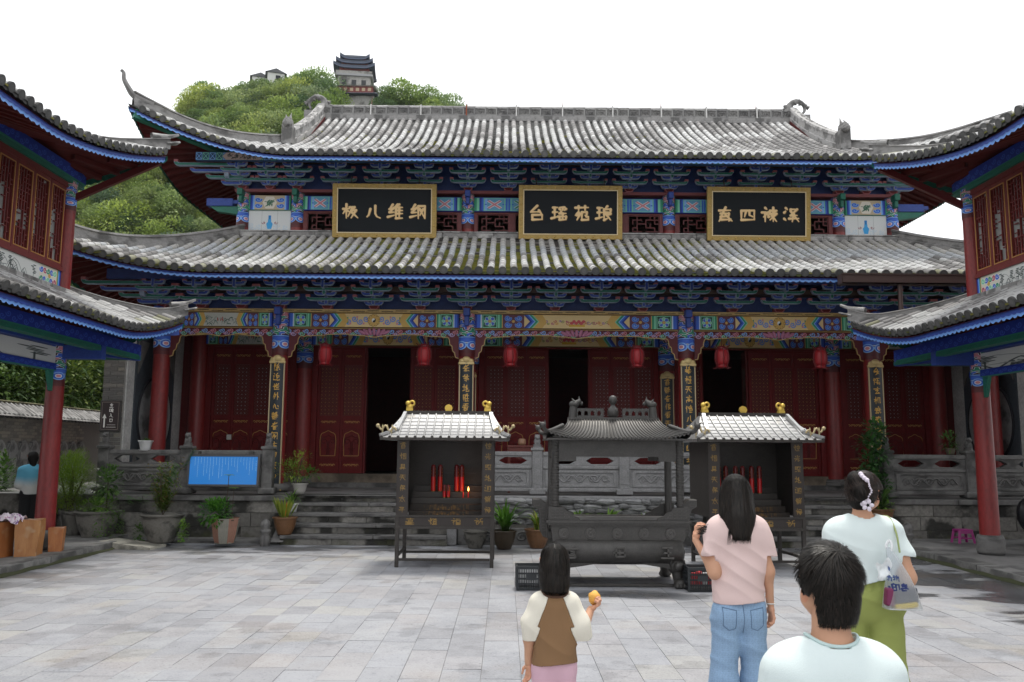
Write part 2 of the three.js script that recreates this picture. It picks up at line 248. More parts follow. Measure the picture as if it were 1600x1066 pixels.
  stuff(mesh('paving_slabs', join(rest.flatMap((l, t) => l.map((q) => paint(q, tones[t].map((c) => c / 0.43))))), mat([0.43, 0.43, 0.43], 1, { map, roughnessMap: rmap, vertexColors: true, bumpMap: rep(T.stoneBump, 9), bumpScale: 0.0035 }), bed));
}
// side platforms: raised walk with kerb stones
function platform(sx, xe) {
  const o = struct('side_platform', sx < 0 ? bx(-14, xe - 0.32, -0.05, 0.118, -15.9, 7) : bx(xe + 0.32, 14, -0.05, 0.118, -15.9, 7), mat([0.205, 0.2, 0.195], 0.75, { map: rep(T.weather, 0.3), ...bumpG(1, 0.006) }));
  const km = [0, 1, 2].map((i) => mat([[0.22, 0.215, 0.205], [0.19, 0.185, 0.175], [0.25, 0.245, 0.235]][i], 0.8, { map: rep(T.weather, 0.7), ...bumpG(2, 0.008) }));
  for (let i = 0, z = -14.75; z < 4; i++) { const L = 0.95 + 0.35 * hash(i, sx + 5); mesh('kerb_stone', rbox(0.316, 0.17, L - 0.008, 0.012, sx < 0 ? xe - 0.158 : xe + 0.158, 0.036 + 0.004 * hash(i, 2), z + L / 2), km[i % 3], o); z += L; }
  mesh('moss_line', grid(60, 1, (u, v) => { const z = lerp(-14.7, 3, u); return [xe - sx * (0.004 + v * (0.02 + 0.07 * hash(Math.floor(u * 60), 9))), v ? 0.003 : 0.02 + 0.04 * hash(Math.floor(u * 60), 4), z]; }), mat([0.05, 0.055, 0.025], 1), o);
  return o;
}
platform(-1, XL); platform(1, XR);

// ---------- terrace of the main hall ----------
const HX = 1.49, TY = 0.82;        // hall axis, terrace height
{
  const ter = struct('terrace', bx(HX - 12, HX + 12, -0.05, TY - 0.01, -32, -16.75), M.mossy);
  mesh('terrace_floor', bx(HX - 12, HX + 12, TY - 0.01, TY, -32, -16.4), mat([0.20, 0.195, 0.19], 0.7, { map: rep(T.weather, 0.3), ...bumpG(1, 0.005) }), ter);
  const blockMats = [0.68, 0.58, 0.8, 0.5].map((k) => mat([k, k, k], 0.92, { map: rep(T.mossy, 0.5 + 0.1 * k), ...bumpG(1.6, 0.012) }));
  // front walls left and right of the stairs: two courses of blocks, then a coping
  const wall = (x0, x1, zf) => {
    mesh('wall_backing', bx(x0, x1, 0, TY - 0.08, -16.8, zf - 0.03), M.mossy, ter);
    const yb = [0, 0.24, 0.5, TY - 0.1];
    for (let r = 0; r < 3; r++) for (let x = x0, i = 0; x < x1 - 0.05; i++) { const L = Math.min(0.75 + 0.5 * hash(i, r, 8), x1 - x), LL = x1 - x - L < 0.3 ? x1 - x : L; mesh('wall_block', rbox(LL - 0.006, yb[r + 1] - yb[r] - 0.006, 0.1, 0.008, x + LL / 2, (yb[r] + yb[r + 1]) / 2, zf - 0.05 + 0.006 * hash(i, r, 1)), blockMats[Math.floor(hash(i, r, 3) * 4)], ter); x += LL; }
    for (let x = x0; x < x1 - 0.05;) { const L = Math.min(1.55, x1 - x); mesh('coping_stone', rbox(L - 0.005, 0.1, 0.46, 0.015, x + L / 2, TY - 0.048, zf - 0.16), M.carvedDark, ter); x += L; }
    mesh('plinth_ledge', bx(x0, x1, 0, 0.05, zf - 0.02, zf + 0.62), M.carvedDark, ter);
  };
  wall(-8.3, -4.05, -16.12); wall(6.98, 12.5, -16.12);
  // two flights of steps
  const rise = [0.172, 0.172, 0.172, 0.172, 0.132];
  for (const [x0, x1] of [[-3.98, -1.02], [4.02, 6.92]]) {
    let y = 0;
    rise.forEach((h, k) => {
      const zf = -15.3 - 0.3 * k; mesh('step_core', bx(x0, x1, Math.max(0, y - 0.1), y + h - 0.06, -16.75, zf - 0.04), M.mossy, ter);
      for (let x = x0, i = 0; x < x1 - 0.05; i++) { let L = Math.min(0.62 + 0.5 * hash(i, k, 12 + x0), x1 - x); if (x1 - x - L < 0.3) L = x1 - x;
        mesh('riser_stone', rbox(L - 0.006, h - 0.055, 0.1, 0.01, x + L / 2, y + (h - 0.055) / 2, zf - 0.07), blockMats[Math.floor(hash(i, k, 31) * 4)], ter); x += L; }
      for (let x = x0, i = 0; x < x1 - 0.05; i++) { let L = Math.min(1.1 + 0.7 * hash(i, k, 22), x1 - x); if (x1 - x - L < 0.4) L = x1 - x;
        mesh('step_tread', rbox(L - 0.005, 0.062, 0.36, 0.014, x + L / 2, y + h - 0.031, zf - 0.17), [M.carvedDark, M.carvedDark, blockMats[2]][Math.floor(hash(i, k, 5) * 3)], ter); x += L; }
      y += h;
    });
  }
  // sloping cheek stones beside the flights
  for (const x of [-4.02, 6.96]) { mesh('cheek_stone', extr([[0, 0], [1.45, 0.80], [1.45, 0.62], [0.35, 0]], 0.2, 0.01).rotateY(PI / 2).translate(x - 0.1, 0.06, -15.28), M.carvedDark, ter);
    mesh('newel', lathe([[0, 0], [0.085, 0], [0.085, 0.16], [0.06, 0.2], [0.095, 0.24], [0.095, 0.27], [0.06, 0.3], [0.09, 0.36], [0.075, 0.42], [0.02, 0.46], [0, 0.46]], 12).translate(x + (x < 0 ? -0.18 : 0.18), 0, -15.18), M.carvedDark, ter); }
  // carved front between the flights: relief panels, planting ledge and cloud-carved rock wall
  mesh('rock_backing', bx(-1.0, 4.0, 0, TY - 0.09, -16.8, -16.48), M.mossy, ter);
  mesh('rock_coping', rbox(5.0, 0.1, 0.4, 0.02, HX, TY - 0.04, -16.52), M.carved, ter);
  const rr = RNG(77), rockMats = [[0.36, 0.36, 0.365], [0.28, 0.28, 0.28], [0.42, 0.42, 0.42], [0.2, 0.2, 0.2]].map((c) => mat(c, 0.9, { map: rep(T.weather, 1.1), ...bumpG(3, 0.012) }));
  for (let row = 0; row < 6; row++) for (let x = -0.98 + 0.1 * (row % 2); x < 3.95;) {
    const w = 0.16 + 0.26 * rr(), h = 0.075 + 0.05 * rr(); const g = new THREE.IcosahedronGeometry(1, 2); const s0 = rr() * 90;
    displace(g, (v) => { const k = 1 + 0.35 * (noise3(v.x * 1.7 + s0, v.y * 1.7, v.z * 1.7) - 0.5) + 0.2 * (noise3(v.x * 4 + s0, v.y * 4, v.z * 4) - 0.5); v.set(v.x * w * 0.62 * k, v.y * h * 0.72 * k, v.z * 0.16 * k); }); g.computeVertexNormals();
    mesh('carved_rock', flat(g).translate(x + w / 2, 0.24 + row * 0.095 + 0.03 * rr(), -16.42 + 0.08 * rr()), rockMats[Math.floor(rr() * 4)], ter); x += w * 0.86;
  }
  mesh('planter_ledge', bx(-1.0, 4.0, 0, 0.3, -16.46, -15.62), mat([0.06, 0.055, 0.045], 1, bumpG(2, 0.03)), ter);
  for (let i = 0; i < 6; i++) { // low relief panels with scrolls, between short posts
    const x = -0.94 + i * 0.96; mesh('base_post', rbox(0.17, 0.34, 0.2, 0.02, x, 0.17, -15.5), M.carved, ter); if (i === 5) break;
    mesh('relief_panel', rbox(0.76, 0.3, 0.08, 0.012, x + 0.48, 0.15, -15.55), M.carvedDark, ter);
    const scroll = (cx, s) => { const pts = []; for (let k = 0; k < 22; k++) { const a = k * 0.5, r = 0.1 - k * 0.0042; pts.push([x + cx + s * Math.cos(a) * r * 1.3, 0.15 + Math.sin(a) * r, -15.505]); } return tube(pts, 0.014, 40, 5); };
    mesh('relief_scroll', join([scroll(0.3, 1), scroll(0.66, -1)]), M.carvedDark, ter);
  }
}
// balustrades: posts with crouching lions, rails, carved panels
function lionFinial() { // seated beast on a drum, 0.2 m high
  return join([cyl(0.085, 0.085, 0.03, 12), cyl(0.07, 0.08, 0.035, 12, 0, 0.03), mv(new THREE.SphereGeometry(0.066, 10, 8), 0, 0.12, 0.0, 0, 0, 0, [1, 1.15, 1.05]), mv(new THREE.IcosahedronGeometry(0.055, 1), 0.0, 0.2, 0.035), mv(new THREE.IcosahedronGeometry(0.03, 1), 0, 0.19, 0.085), mv(new THREE.ConeGeometry(0.018, 0.04, 6), 0.035, 0.245, 0.02), mv(new THREE.ConeGeometry(0.018, 0.04, 6), -0.035, 0.245, 0.02), rod([0.035, 0.065, 0.05], [0.03, 0.13, 0.05], 0.018, 0.02, 6), rod([-0.035, 0.065, 0.05], [-0.03, 0.13, 0.05], 0.018, 0.02, 6), mv(new THREE.IcosahedronGeometry(0.028, 1), 0, 0.13, -0.07)]);
}
function cloudRelief(w, h, seed) { // raised S-curves on a panel face (x,y plane, facing +z)
  const r = RNG(seed), parts = [];
  for (let i = 0; i < 5; i++) { const cx = (i - 2) * w / 5.2, s = i % 2 ? 1 : -1, pts = []; for (let k = 0; k <= 16; k++) { const a = k / 16 * 2.4 * PI, q = (1 - k / 20) * h * 0.34; pts.push([cx + s * Math.cos(a) * q * 1.15 + (r() - 0.5) * 0.012, Math.sin(a) * q + (r() - 0.5) * 0.01, 0]); } parts.push(tube(pts, 0.011 + 0.006 * r(), 34, 4)); }
  const wave = []; for (let k = 0; k <= 24; k++) wave.push([(k / 24 - 0.5) * w * 0.94, Math.sin(k * 0.95) * h * 0.26, 0]); parts.push(tube(wave, 0.016, 60, 5));
  const wave2 = []; for (let k = 0; k <= 24; k++) wave2.push([(k / 24 - 0.5) * w * 0.9, -Math.sin(k * 1.15 + 0.5) * h * 0.3, 0]); parts.push(tube(wave2, 0.01, 60, 4));
  return join(parts);
}
function balustrade(xs, z, m, label, y = TY + 0.02, finial = true) {
  const g = thing('stone_balustrade', label, 'balustrade', [0, y, z]);
  for (const x of xs) { mesh('post', join([rbox(0.2, 0.84, 0.2, 0.015, x, 0.42, 0), rbox(0.12, 0.5, 0.012, 0.004, x, 0.45, 0.104)]), m, g); mesh('post_cap', rbox(0.25, 0.06, 0.25, 0.02, x, 0.865, 0), m, g); if (finial) mesh('lion_finial', lionFinial().translate(x, 0.895, 0), m, g); mesh('post_foot', rbox(0.32, 0.12, 0.3, 0.03, x, 0.06, 0), m, g); }
  for (let i = 0; i < xs.length - 1; i++) {
    const a = xs[i] + 0.1, b = xs[i + 1] - 0.1, w = b - a, c = (a + b) / 2;
    mesh('top_rail', join([rbox(w, 0.085, 0.16, 0.02, c, 0.775, 0)]), m, g);
    const cut = (k) => { const s = new THREE.Shape(), hw = w / 4 - 0.09; s.moveTo(-hw, 0); s.lineTo(-hw + 0.12, 0.07); s.lineTo(hw - 0.12, 0.07); s.lineTo(hw, 0); s.lineTo(hw - 0.12, -0.07); s.lineTo(-hw + 0.12, -0.07); return s.getPoints().map((p) => [p.x + k * w / 4, p.y]); };
    mesh('waist_band', mv(extr([[-w / 2, -0.085], [w / 2, -0.085], [w / 2, 0.085], [-w / 2, 0.085]], 0.11, 0.006, [cut(-1), cut(1)]), c, 0.645, -0.055), m, g);
    mesh('mid_rail', rbox(w, 0.07, 0.15, 0.018, c, 0.52, 0), m, g);
    mesh('panel', rbox(w, 0.37, 0.1, 0.01, c, 0.3, 0), m, g);
    const f = extr([[-w / 2 + 0.06, -0.15], [w / 2 - 0.06, -0.15], [w / 2 - 0.06, 0.15], [-w / 2 + 0.06, 0.15]], 0.012, 0.006, [[[-w / 2 + 0.1, -0.08], [-w / 2 + 0.13, -0.12], [w / 2 - 0.13, -0.12], [w / 2 - 0.1, -0.08], [w / 2 - 0.1, 0.08], [w / 2 - 0.13, 0.12], [-w / 2 + 0.13, 0.12], [-w / 2 + 0.1, 0.08]]]);
    mesh('panel_frame', mv(f, c, 0.3, 0.05), m, g);
    mesh('panel_relief', cloudRelief(w - 0.28, 0.24, 11 + i + Math.round(xs[0] * 10)).translate(c, 0.3, 0.052), m, g);
    mesh('bottom_rail', rbox(w, 0.07, 0.16, 0.018, c, 0.15 - 0.06, 0), m, g);
  }
  return g;
}
balustrade([-7.6, -6.04, -4.5], -16.28, M.carvedDark, 'weathered grey stone balustrade with lion posts behind the blue notice board');
balustrade([-1.05, 0.63, 2.31, 3.99], -16.55, M.carved, 'pale stone balustrade with dragon relief panels behind the incense burner', TY + 0.03);
balustrade([7.3, 8.9, 10.5], -16.28, M.carvedDark, 'dark stone balustrade behind the magenta stool');
// ---------- painted work ----------
const PAL = { blue: '#3160c8', deep: '#16308c', sky: '#7fb0ea', green: '#2b8a68', mint: '#7cc9a6', dark: '#173a3a', pink: '#c9818c', rose: '#b04a62', gold: '#c9a458', cream: '#d8c08a', white: '#dfe4e6', red: '#7c1f22', black: '#14161c' };
function scrollCurl(x, cx, cy, r, dir, col, lw, turns = 1.6) { x.strokeStyle = col; x.lineWidth = lw; x.lineCap = 'round'; x.beginPath(); for (let k = 0; k <= 40; k++) { const a = k / 40 * turns * 2 * PI, q = r * (1 - k / 46); const X = cx + dir * Math.cos(a) * q, Y = cy + Math.sin(a) * q; k ? x.lineTo(X, Y) : x.moveTo(X, Y); } x.stroke(); }
function beamEnds(x, w, h, s) { // from the end inwards, s = +1 from the left, -1 from the right; returns used length
  const X = (u) => (s > 0 ? u : w - u), rect = (u, l, c) => { x.fillStyle = c; x.fillRect(Math.min(X(u), X(u + l)), 0, l, h); };
  rect(0, 0.12 * h, PAL.deep); rect(0.12 * h, 0.2 * h, PAL.blue); rect(0.32 * h, 0.05 * h, PAL.sky); rect(0.37 * h, 0.05 * h, PAL.white);
  rect(0.42 * h, 1.0 * h, PAL.dark);
  const cx = X(0.92 * h), cy = h / 2; x.strokeStyle = PAL.mint; x.lineWidth = h * 0.06; x.strokeRect(cx - 0.44 * h, 0.06 * h, 0.88 * h, 0.88 * h);
  for (let k = 0; k < 8; k++) { const a = k / 8 * 2 * PI; x.fillStyle = k % 2 ? PAL.blue : PAL.mint; x.beginPath(); x.arc(cx + Math.cos(a) * 0.24 * h, cy + Math.sin(a) * 0.24 * h, 0.12 * h, 0, 7); x.fill(); x.strokeStyle = PAL.white; x.lineWidth = h * 0.02; x.stroke(); }
  x.fillStyle = PAL.gold; x.beginPath(); x.arc(cx, cy, 0.1 * h, 0, 7); x.fill(); x.strokeStyle = PAL.green; x.lineWidth = h * 0.05; x.beginPath(); x.arc(cx, cy, 0.4 * h, 0, 7); x.stroke();
  rect(1.42 * h, 0.12 * h, PAL.mint); rect(1.54 * h, 0.14 * h, PAL.green); rect(1.68 * h, 0.05 * h, PAL.gold);
  rect(1.73 * h, 1.35 * h, '#5b2f45');
  for (const [u, d] of [[2.05, 1], [2.75, -1]]) { for (const v of [0.27, 0.73]) { scrollCurl(x, X(u * h), v * h, 0.2 * h, d * s, PAL.sky, h * 0.13, 1.2); scrollCurl(x, X(u * h), v * h, 0.2 * h, d * s, PAL.blue, h * 0.08, 1.2); } }
  x.fillStyle = PAL.gold; x.beginPath(); x.arc(X(2.4 * h), cy, 0.1 * h, 0, 7); x.fill();
  // chevrons
  [[3.02, PAL.deep], [3.16, PAL.blue], [3.3, PAL.sky], [3.38, PAL.green], [3.52, PAL.mint], [3.6, PAL.gold]].forEach(([u, c]) => { x.fillStyle = c; x.beginPath(); x.moveTo(X((u - 0.0) * h), 0); x.lineTo(X((u + 0.42) * h), h / 2); x.lineTo(X(u * h), h); x.lineTo(X((u + 0.6) * h), h); x.lineTo(X((u + 0.9) * h), h / 2); x.lineTo(X((u + 0.6) * h), 0); x.fill(); });
}
function beamTex(kind) {
  return canvasTex(1536, 120, (x, w, h) => {
    x.fillStyle = kind === 'land' ? '#b9bcb4' : PAL.cream; x.fillRect(0, 0, w, h);
    const r = RNG(kind.length * 7 + 1), cx = w / 2, cy = h / 2;
    if (kind === 'sun') {
      for (const s of [-1, 1]) { for (let k = 0; k < 4; k++) { scrollCurl(x, cx + s * (70 + k * 52), cy + (k % 2 ? 12 : -12), 26, s * (k % 2 ? 1 : -1), PAL.blue, 9, 1.4); scrollCurl(x, cx + s * (70 + k * 52), cy + (k % 2 ? 12 : -12), 26, s * (k % 2 ? 1 : -1), PAL.sky, 3, 1.4); } x.fillStyle = PAL.green; x.beginPath(); x.moveTo(cx + s * 230, cy - 30); x.quadraticCurveTo(cx + s * 275, cy - 6, cx + s * 320, cy); x.quadraticCurveTo(cx + s * 275, cy + 6, cx + s * 230, cy + 30); x.fill(); x.fillStyle = PAL.pink; for (let k = 0; k < 3; k++) { x.beginPath(); x.arc(cx + s * (90 + k * 60), cy + (k % 2 ? -28 : 28), 9, 0, 7); x.fill(); } }
      x.fillStyle = PAL.gold; x.strokeStyle = '#6d4a16'; x.lineWidth = 3; for (let k = 0; k < 11; k++) { const a = k / 11 * 2 * PI; x.beginPath(); x.arc(cx + Math.cos(a) * 40, cy + Math.sin(a) * 36, 16, 0, 7); x.fill(); x.stroke(); }
      x.beginPath(); x.arc(cx, cy, 38, 0, 7); x.fill(); x.fillStyle = PAL.white; x.beginPath(); x.arc(cx, cy, 18, 0, 7); x.fill(); x.fillStyle = PAL.black; x.beginPath(); x.arc(cx, cy, 18, -PI / 2, PI / 2); x.fill(); x.beginPath(); x.arc(cx, cy + 9, 9, 0, 7); x.fill(); x.fillStyle = PAL.white; x.beginPath(); x.arc(cx, cy - 9, 9, 0, 7); x.fill();
    } else if (kind === 'feast') {
      for (let k = 0; k < 26; k++) { const X = cx + (k - 13) * 22 + r() * 14; scrollCurl(x, X, cy - 8 + r() * 26, 9 + r() * 12, r() > 0.5 ? 1 : -1, ['#b0503c', '#c58a3a', '#8a6aa0', '#7a8a4a', '#a8406a'][k % 5], 5, 1.1); }
      x.fillStyle = '#c9a02e'; x.fillRect(cx - 60, cy + 26, 120, 16); x.fillStyle = '#bf4a52'; for (let k = 0; k < 6; k++) { x.beginPath(); x.arc(cx - 40 + k * 18, cy + 12 - (k % 2) * 14, 13, 0, 7); x.fill(); }
    } else { // ink landscape
      for (let k = 0; k < 60; k++) { const X = cx + (r() - 0.5) * 760, Y = cy + (r() - 0.3) * 60; x.strokeStyle = ['#3b4a48', '#66736e', '#2c5a48', '#8b948e'][k % 4]; x.lineWidth = 2 + r() * 4; x.beginPath(); x.moveTo(X - 40 * r(), Y + 30 * r()); x.quadraticCurveTo(X, Y - 50 * r(), X + 50 * r(), Y + 24 * r()); x.stroke(); }
      x.fillStyle = '#a8564c'; for (let k = 0; k < 9; k++) { x.beginPath(); x.arc(cx + (r() - 0.5) * 120, cy + (r() - 0.5) * 40, 8, 0, 7); x.fill(); }
    }
    beamEnds(x, w, h, 1); beamEnds(x, w, h, -1);
    x.fillStyle = '#6a4d20'; x.fillRect(0, 0, w, 4); x.fillRect(0, h - 4, w, 4);
  });
}
const columnPaint = canvasTex(256, 512, (x, w, h) => { // wraps round a column top: interlocked three-armed shapes over lappets
  x.fillStyle = '#3a1320'; x.fillRect(0, 0, w, h * 0.56); const cols = [PAL.blue, PAL.pink, PAL.green];
  for (let r = 0; r < 7; r++) for (let c = 0; c < 5; c++) { const cx = (c + (r % 2) * 0.5) * w / 4, cy = r * h * 0.085 + 10, k = cols[(r + c * 2) % 3]; for (const [lw, col] of [[26, PAL.white], [20, k]]) { x.strokeStyle = col; x.lineWidth = lw; x.lineCap = 'round'; for (let a = 0; a < 3; a++) { const t = a * 2.094 + PI / 2 + (r % 2) * PI / 3; x.beginPath(); x.moveTo(cx, cy); x.lineTo(cx + Math.cos(t) * 22, cy + Math.sin(t) * 22); x.stroke(); } } }
  x.fillStyle = PAL.deep; x.fillRect(0, h * 0.56, w, h * 0.44); x.fillStyle = PAL.sky; x.fillRect(0, h * 0.57, w, 10); x.fillStyle = PAL.blue; x.fillRect(0, h * 0.6, w, 44); x.fillStyle = PAL.white; x.fillRect(0, h * 0.695, w, 7);
  x.fillStyle = '#4f1a20'; x.fillRect(0, h * 0.71, w, h * 0.3);
  for (let c = 0; c < 4; c++) { const cx = (c + 0.5) * w / 4; for (const [r, col] of [[34, PAL.sky], [27, PAL.blue], [17, PAL.white], [12, PAL.pink]]) { x.fillStyle = col; x.beginPath(); x.arc(cx, h * 0.71, r * 1.0, 0, PI); x.lineTo(cx, h * 0.71 + r * 2.1); x.fill(); x.beginPath(); x.ellipse(cx, h * 0.76, r * 0.95, r * 1.45, 0, 0, 7); x.fill(); } }
  x.fillStyle = '#571a1c'; x.fillRect(0, h * 0.93, w, h * 0.07);
});
columnPaint.wrapS = THREE.RepeatWrapping;
const bandPaint = canvasTex(512, 128, (x, w, h) => { // key-fret band of the upper storey
  x.fillStyle = '#5f9fc0'; x.fillRect(0, 0, w, h); const S = [PAL.green, PAL.mint, PAL.deep, PAL.blue, PAL.sky];
  for (const s of [0, 1]) for (let k = 0; k < 5; k++) { x.fillStyle = S[k]; x.fillRect(s ? w - 14 * (k + 1) : 14 * k, 0, 14, h); }
  for (let i = 0; i < 3; i++) { const cx = 110 + i * 146, cy = h / 2; x.strokeStyle = PAL.white; x.lineWidth = 20; const X = () => { for (const [a, b] of [[1, 1], [1, -1]]) { x.beginPath(); x.moveTo(cx - a * 34, cy - b * 34); x.lineTo(cx + a * 34, cy + b * 34); x.stroke(); } }; X(); x.strokeStyle = i % 2 ? PAL.green : PAL.pink; x.lineWidth = 12; X(); x.strokeStyle = PAL.blue; x.lineWidth = 9; for (const s of [-1, 1]) { x.beginPath(); x.moveTo(cx + s * 66, 12); x.lineTo(cx + s * 66, h - 12); x.moveTo(cx + s * 66, cy); x.lineTo(cx + s * 42, cy); x.stroke(); } x.strokeStyle = PAL.mint; x.lineWidth = 6; x.strokeRect(cx - 56, 8, 112, h - 16); }
  x.fillStyle = PAL.deep; x.fillRect(0, 0, w, 6); x.fillRect(0, h - 6, w, 6);
});
const facePaint = canvasTex(256, 128, (x, w, h) => { x.fillStyle = '#b9a98e'; x.fillRect(0, 0, w, h); const S = [PAL.green, PAL.deep, PAL.blue, PAL.sky]; for (const s of [0, 1]) { for (let k = 0; k < 4; k++) { x.fillStyle = S[k]; x.fillRect(s ? w - 9 * (k + 1) : 9 * k, 0, 9, h); } for (const v of [0.3, 0.72]) { scrollCurl(x, s ? w - 58 : 58, v * h, 20, s ? -1 : 1, PAL.sky, 15, 1.2); scrollCurl(x, s ? w - 58 : 58, v * h, 20, s ? -1 : 1, PAL.blue, 9, 1.2); } } x.fillStyle = '#d8d3c6'; x.beginPath(); x.moveTo(84, h / 2); x.lineTo(104, 10); x.lineTo(152, 10); x.lineTo(172, h / 2); x.lineTo(152, h - 10); x.lineTo(104, h - 10); x.fill(); x.strokeStyle = '#3d6a52'; x.lineWidth = 5; const r = RNG(4); for (let k = 0; k < 12; k++) { x.beginPath(); x.moveTo(98 + r() * 60, 30 + r() * 70); x.quadraticCurveTo(110 + r() * 40, 20 + r() * 60, 98 + r() * 60, 40 + r() * 60); x.stroke(); } });
const vasePaint = canvasTex(256, 192, (x, w, h) => { // white wall panel: blue vase over waves
  x.fillStyle = '#d6d9d8'; x.fillRect(0, 0, w, h); x.strokeStyle = '#c2c8cc'; x.lineWidth = 4; for (let k = 0; k < 16; k++) { scrollCurl(x, (k * 53) % w, 96 + (k * 31) % 44, 14, k % 2 ? 1 : -1, '#c3d2dc', 5, 1); }
  for (let k = 0; k < 7; k++) for (const [r, c] of [[24, '#2b57b8'], [17, '#cfdbe6'], [12, '#3a6cc8'], [6, '#dbe6ee']]) { x.fillStyle = c; x.beginPath(); x.arc(k * 42 + 4, h + 2, r, PI, 0); x.fill(); }
  x.fillStyle = '#2a62b8'; x.beginPath(); x.moveTo(92, h - 14); x.quadraticCurveTo(128, 112, 164, h - 14); x.fill();
  x.fillStyle = '#3fa0dc'; x.beginPath(); x.moveTo(116, 128); x.lineTo(140, 128); x.lineTo(148, 92); x.lineTo(138, 78); x.lineTo(138, 62); x.lineTo(118, 62); x.lineTo(118, 78); x.lineTo(108, 92); x.fill(); x.fillStyle = '#2a80c4'; x.fillRect(120, 34, 16, 28); x.strokeStyle = '#8a4a52'; x.lineWidth = 5; scrollCurl(x, 92, 84, 12, -1, '#8a4a52', 4, 0.9); scrollCurl(x, 166, 84, 12, 1, '#8a4a52', 4, 0.9); x.strokeStyle = '#a9adad'; x.lineWidth = 2; x.strokeRect(80, 0, 96, h);
});
const purlinPaint = canvasTex(1024, 64, (x, w, h) => { x.fillStyle = '#1b3f66'; x.fillRect(0, 0, w, h); const r = RNG(9); for (let k = 0; k < 14; k++) { const X = k * w / 14; x.strokeStyle = k % 2 ? PAL.mint : PAL.sky; x.lineWidth = 5; x.strokeRect(X + 6, 7, w / 14 - 12, h - 14); x.beginPath(); x.moveTo(X + 10, 10); x.lineTo(X + w / 14 - 10, h - 10); x.moveTo(X + w / 14 - 10, 10); x.lineTo(X + 10, h - 10); x.stroke(); } x.fillStyle = '#b7a6a0'; x.beginPath(); x.moveTo(290, h / 2); x.lineTo(330, 4); x.lineTo(w - 330, 4); x.lineTo(w - 290, h / 2); x.lineTo(w - 330, h - 4); x.lineTo(330, h - 4); x.fill(); for (let k = 0; k < 90; k++) { x.fillStyle = ['#3a3f44', '#6d6a6c', '#52504e'][k % 3]; x.beginPath(); x.ellipse(340 + r() * (w - 680), h / 2 + (r() - 0.5) * 34, 4 + r() * 10, 2 + r() * 4, r() * 3, 0, 7); x.fill(); } });
const cloudBlue = canvasTex(512, 64, (x, w, h) => { x.fillStyle = '#14308f'; x.fillRect(0, 0, w, h); for (let k = 0; k < 18; k++) scrollCurl(x, k * 30 + 10, h / 2 + (k % 2 ? 8 : -8), 14, k % 2 ? 1 : -1, '#3a5cc0', 4, 1.3); x.fillStyle = '#2b7a66'; x.fillRect(0, h - 7, w, 7); });
cloudBlue.wrapS = purlinPaint.wrapS = THREE.RepeatWrapping;
const carvePaint = canvasTex(1024, 96, (x, w, h) => { // carved vine on maroon
  x.fillStyle = '#561019'; x.fillRect(0, 0, w, h); for (let k = 0; k < 30; k++) { const X = k * w / 29, Y = h / 2 + (k % 2 ? 14 : -12), c = [PAL.sky, '#b7a0c8', PAL.pink, PAL.mint][k % 4]; scrollCurl(x, X, Y, 22, k % 2 ? 1 : -1, c, 8, 1.3); scrollCurl(x, X + 16, h - Y, 12, k % 2 ? -1 : 1, k % 3 ? '#8fa4d8' : '#c08aa6', 5, 1.1); }
}), carveBump = canvasTex(1024, 96, (x, w, h) => { x.fillStyle = '#000'; x.fillRect(0, 0, w, h); for (let k = 0; k < 30; k++) { const X = k * w / 29, Y = h / 2 + (k % 2 ? 14 : -12); scrollCurl(x, X, Y, 22, k % 2 ? 1 : -1, '#fff', 8, 1.3); scrollCurl(x, X + 16, h - Y, 12, k % 2 ? -1 : 1, '#ccc', 5, 1.1); } }, false);
carvePaint.wrapS = carveBump.wrapS = THREE.RepeatWrapping;
Object.assign(M, {
  beamSun: mat([1, 1, 1], 0.6, { map: beamTex('sun') }), beamFeast: mat([1, 1, 1], 0.6, { map: beamTex('feast') }), beamLand: mat([1, 1, 1], 0.6, { map: beamTex('land') }),
  colPaint: mat([1, 1, 1], 0.55, { map: columnPaint }), band: mat([1, 1, 1], 0.6, { map: bandPaint }), facePanel: mat([1, 1, 1], 0.6, { map: facePaint }), vase: mat([1, 1, 1], 0.75, { map: vasePaint }), purlin: mat([1, 1, 1], 0.65, { map: purlinPaint }), cloudBlue: mat([1, 1, 1], 0.6, { map: cloudBlue }),
  carve: mat([1, 1, 1], 0.6, { map: carvePaint, bumpMap: carveBump, bumpScale: 0.012 }),
  tile: mat([1, 1, 1], 0.82, { vertexColors: true, ...bumpG(7, 0.006) }), ridge: mat([0.27, 0.262, 0.255], 0.9, { map: rep(T.weather, 0.8), ...bumpG(3, 0.01) }), ridgePale: mat([0.42, 0.41, 0.40], 0.9, { map: rep(T.weather, 0.9), ...bumpG(3, 0.008) }),
});
// a box whose front (+z) face carries uv 0..1 and the other faces a sliver of the border
function faceBox(x0, x1, y0, y1, z0, z1) { const g = flat(new THREE.BoxGeometry(x1 - x0, y1 - y0, z1 - z0).translate((x0 + x1) / 2, (y0 + y1) / 2, (z0 + z1) / 2)), n = g.attributes.normal, uv = g.attributes.uv; for (let i = 0; i < n.count; i++) if (n.getZ(i) < 0.5) uv.setXY(i, 0.01 + uv.getX(i) * 0.01, uv.getY(i) * (Math.abs(n.getX(i)) > 0.5 ? 1 : 0.02)); return g; }

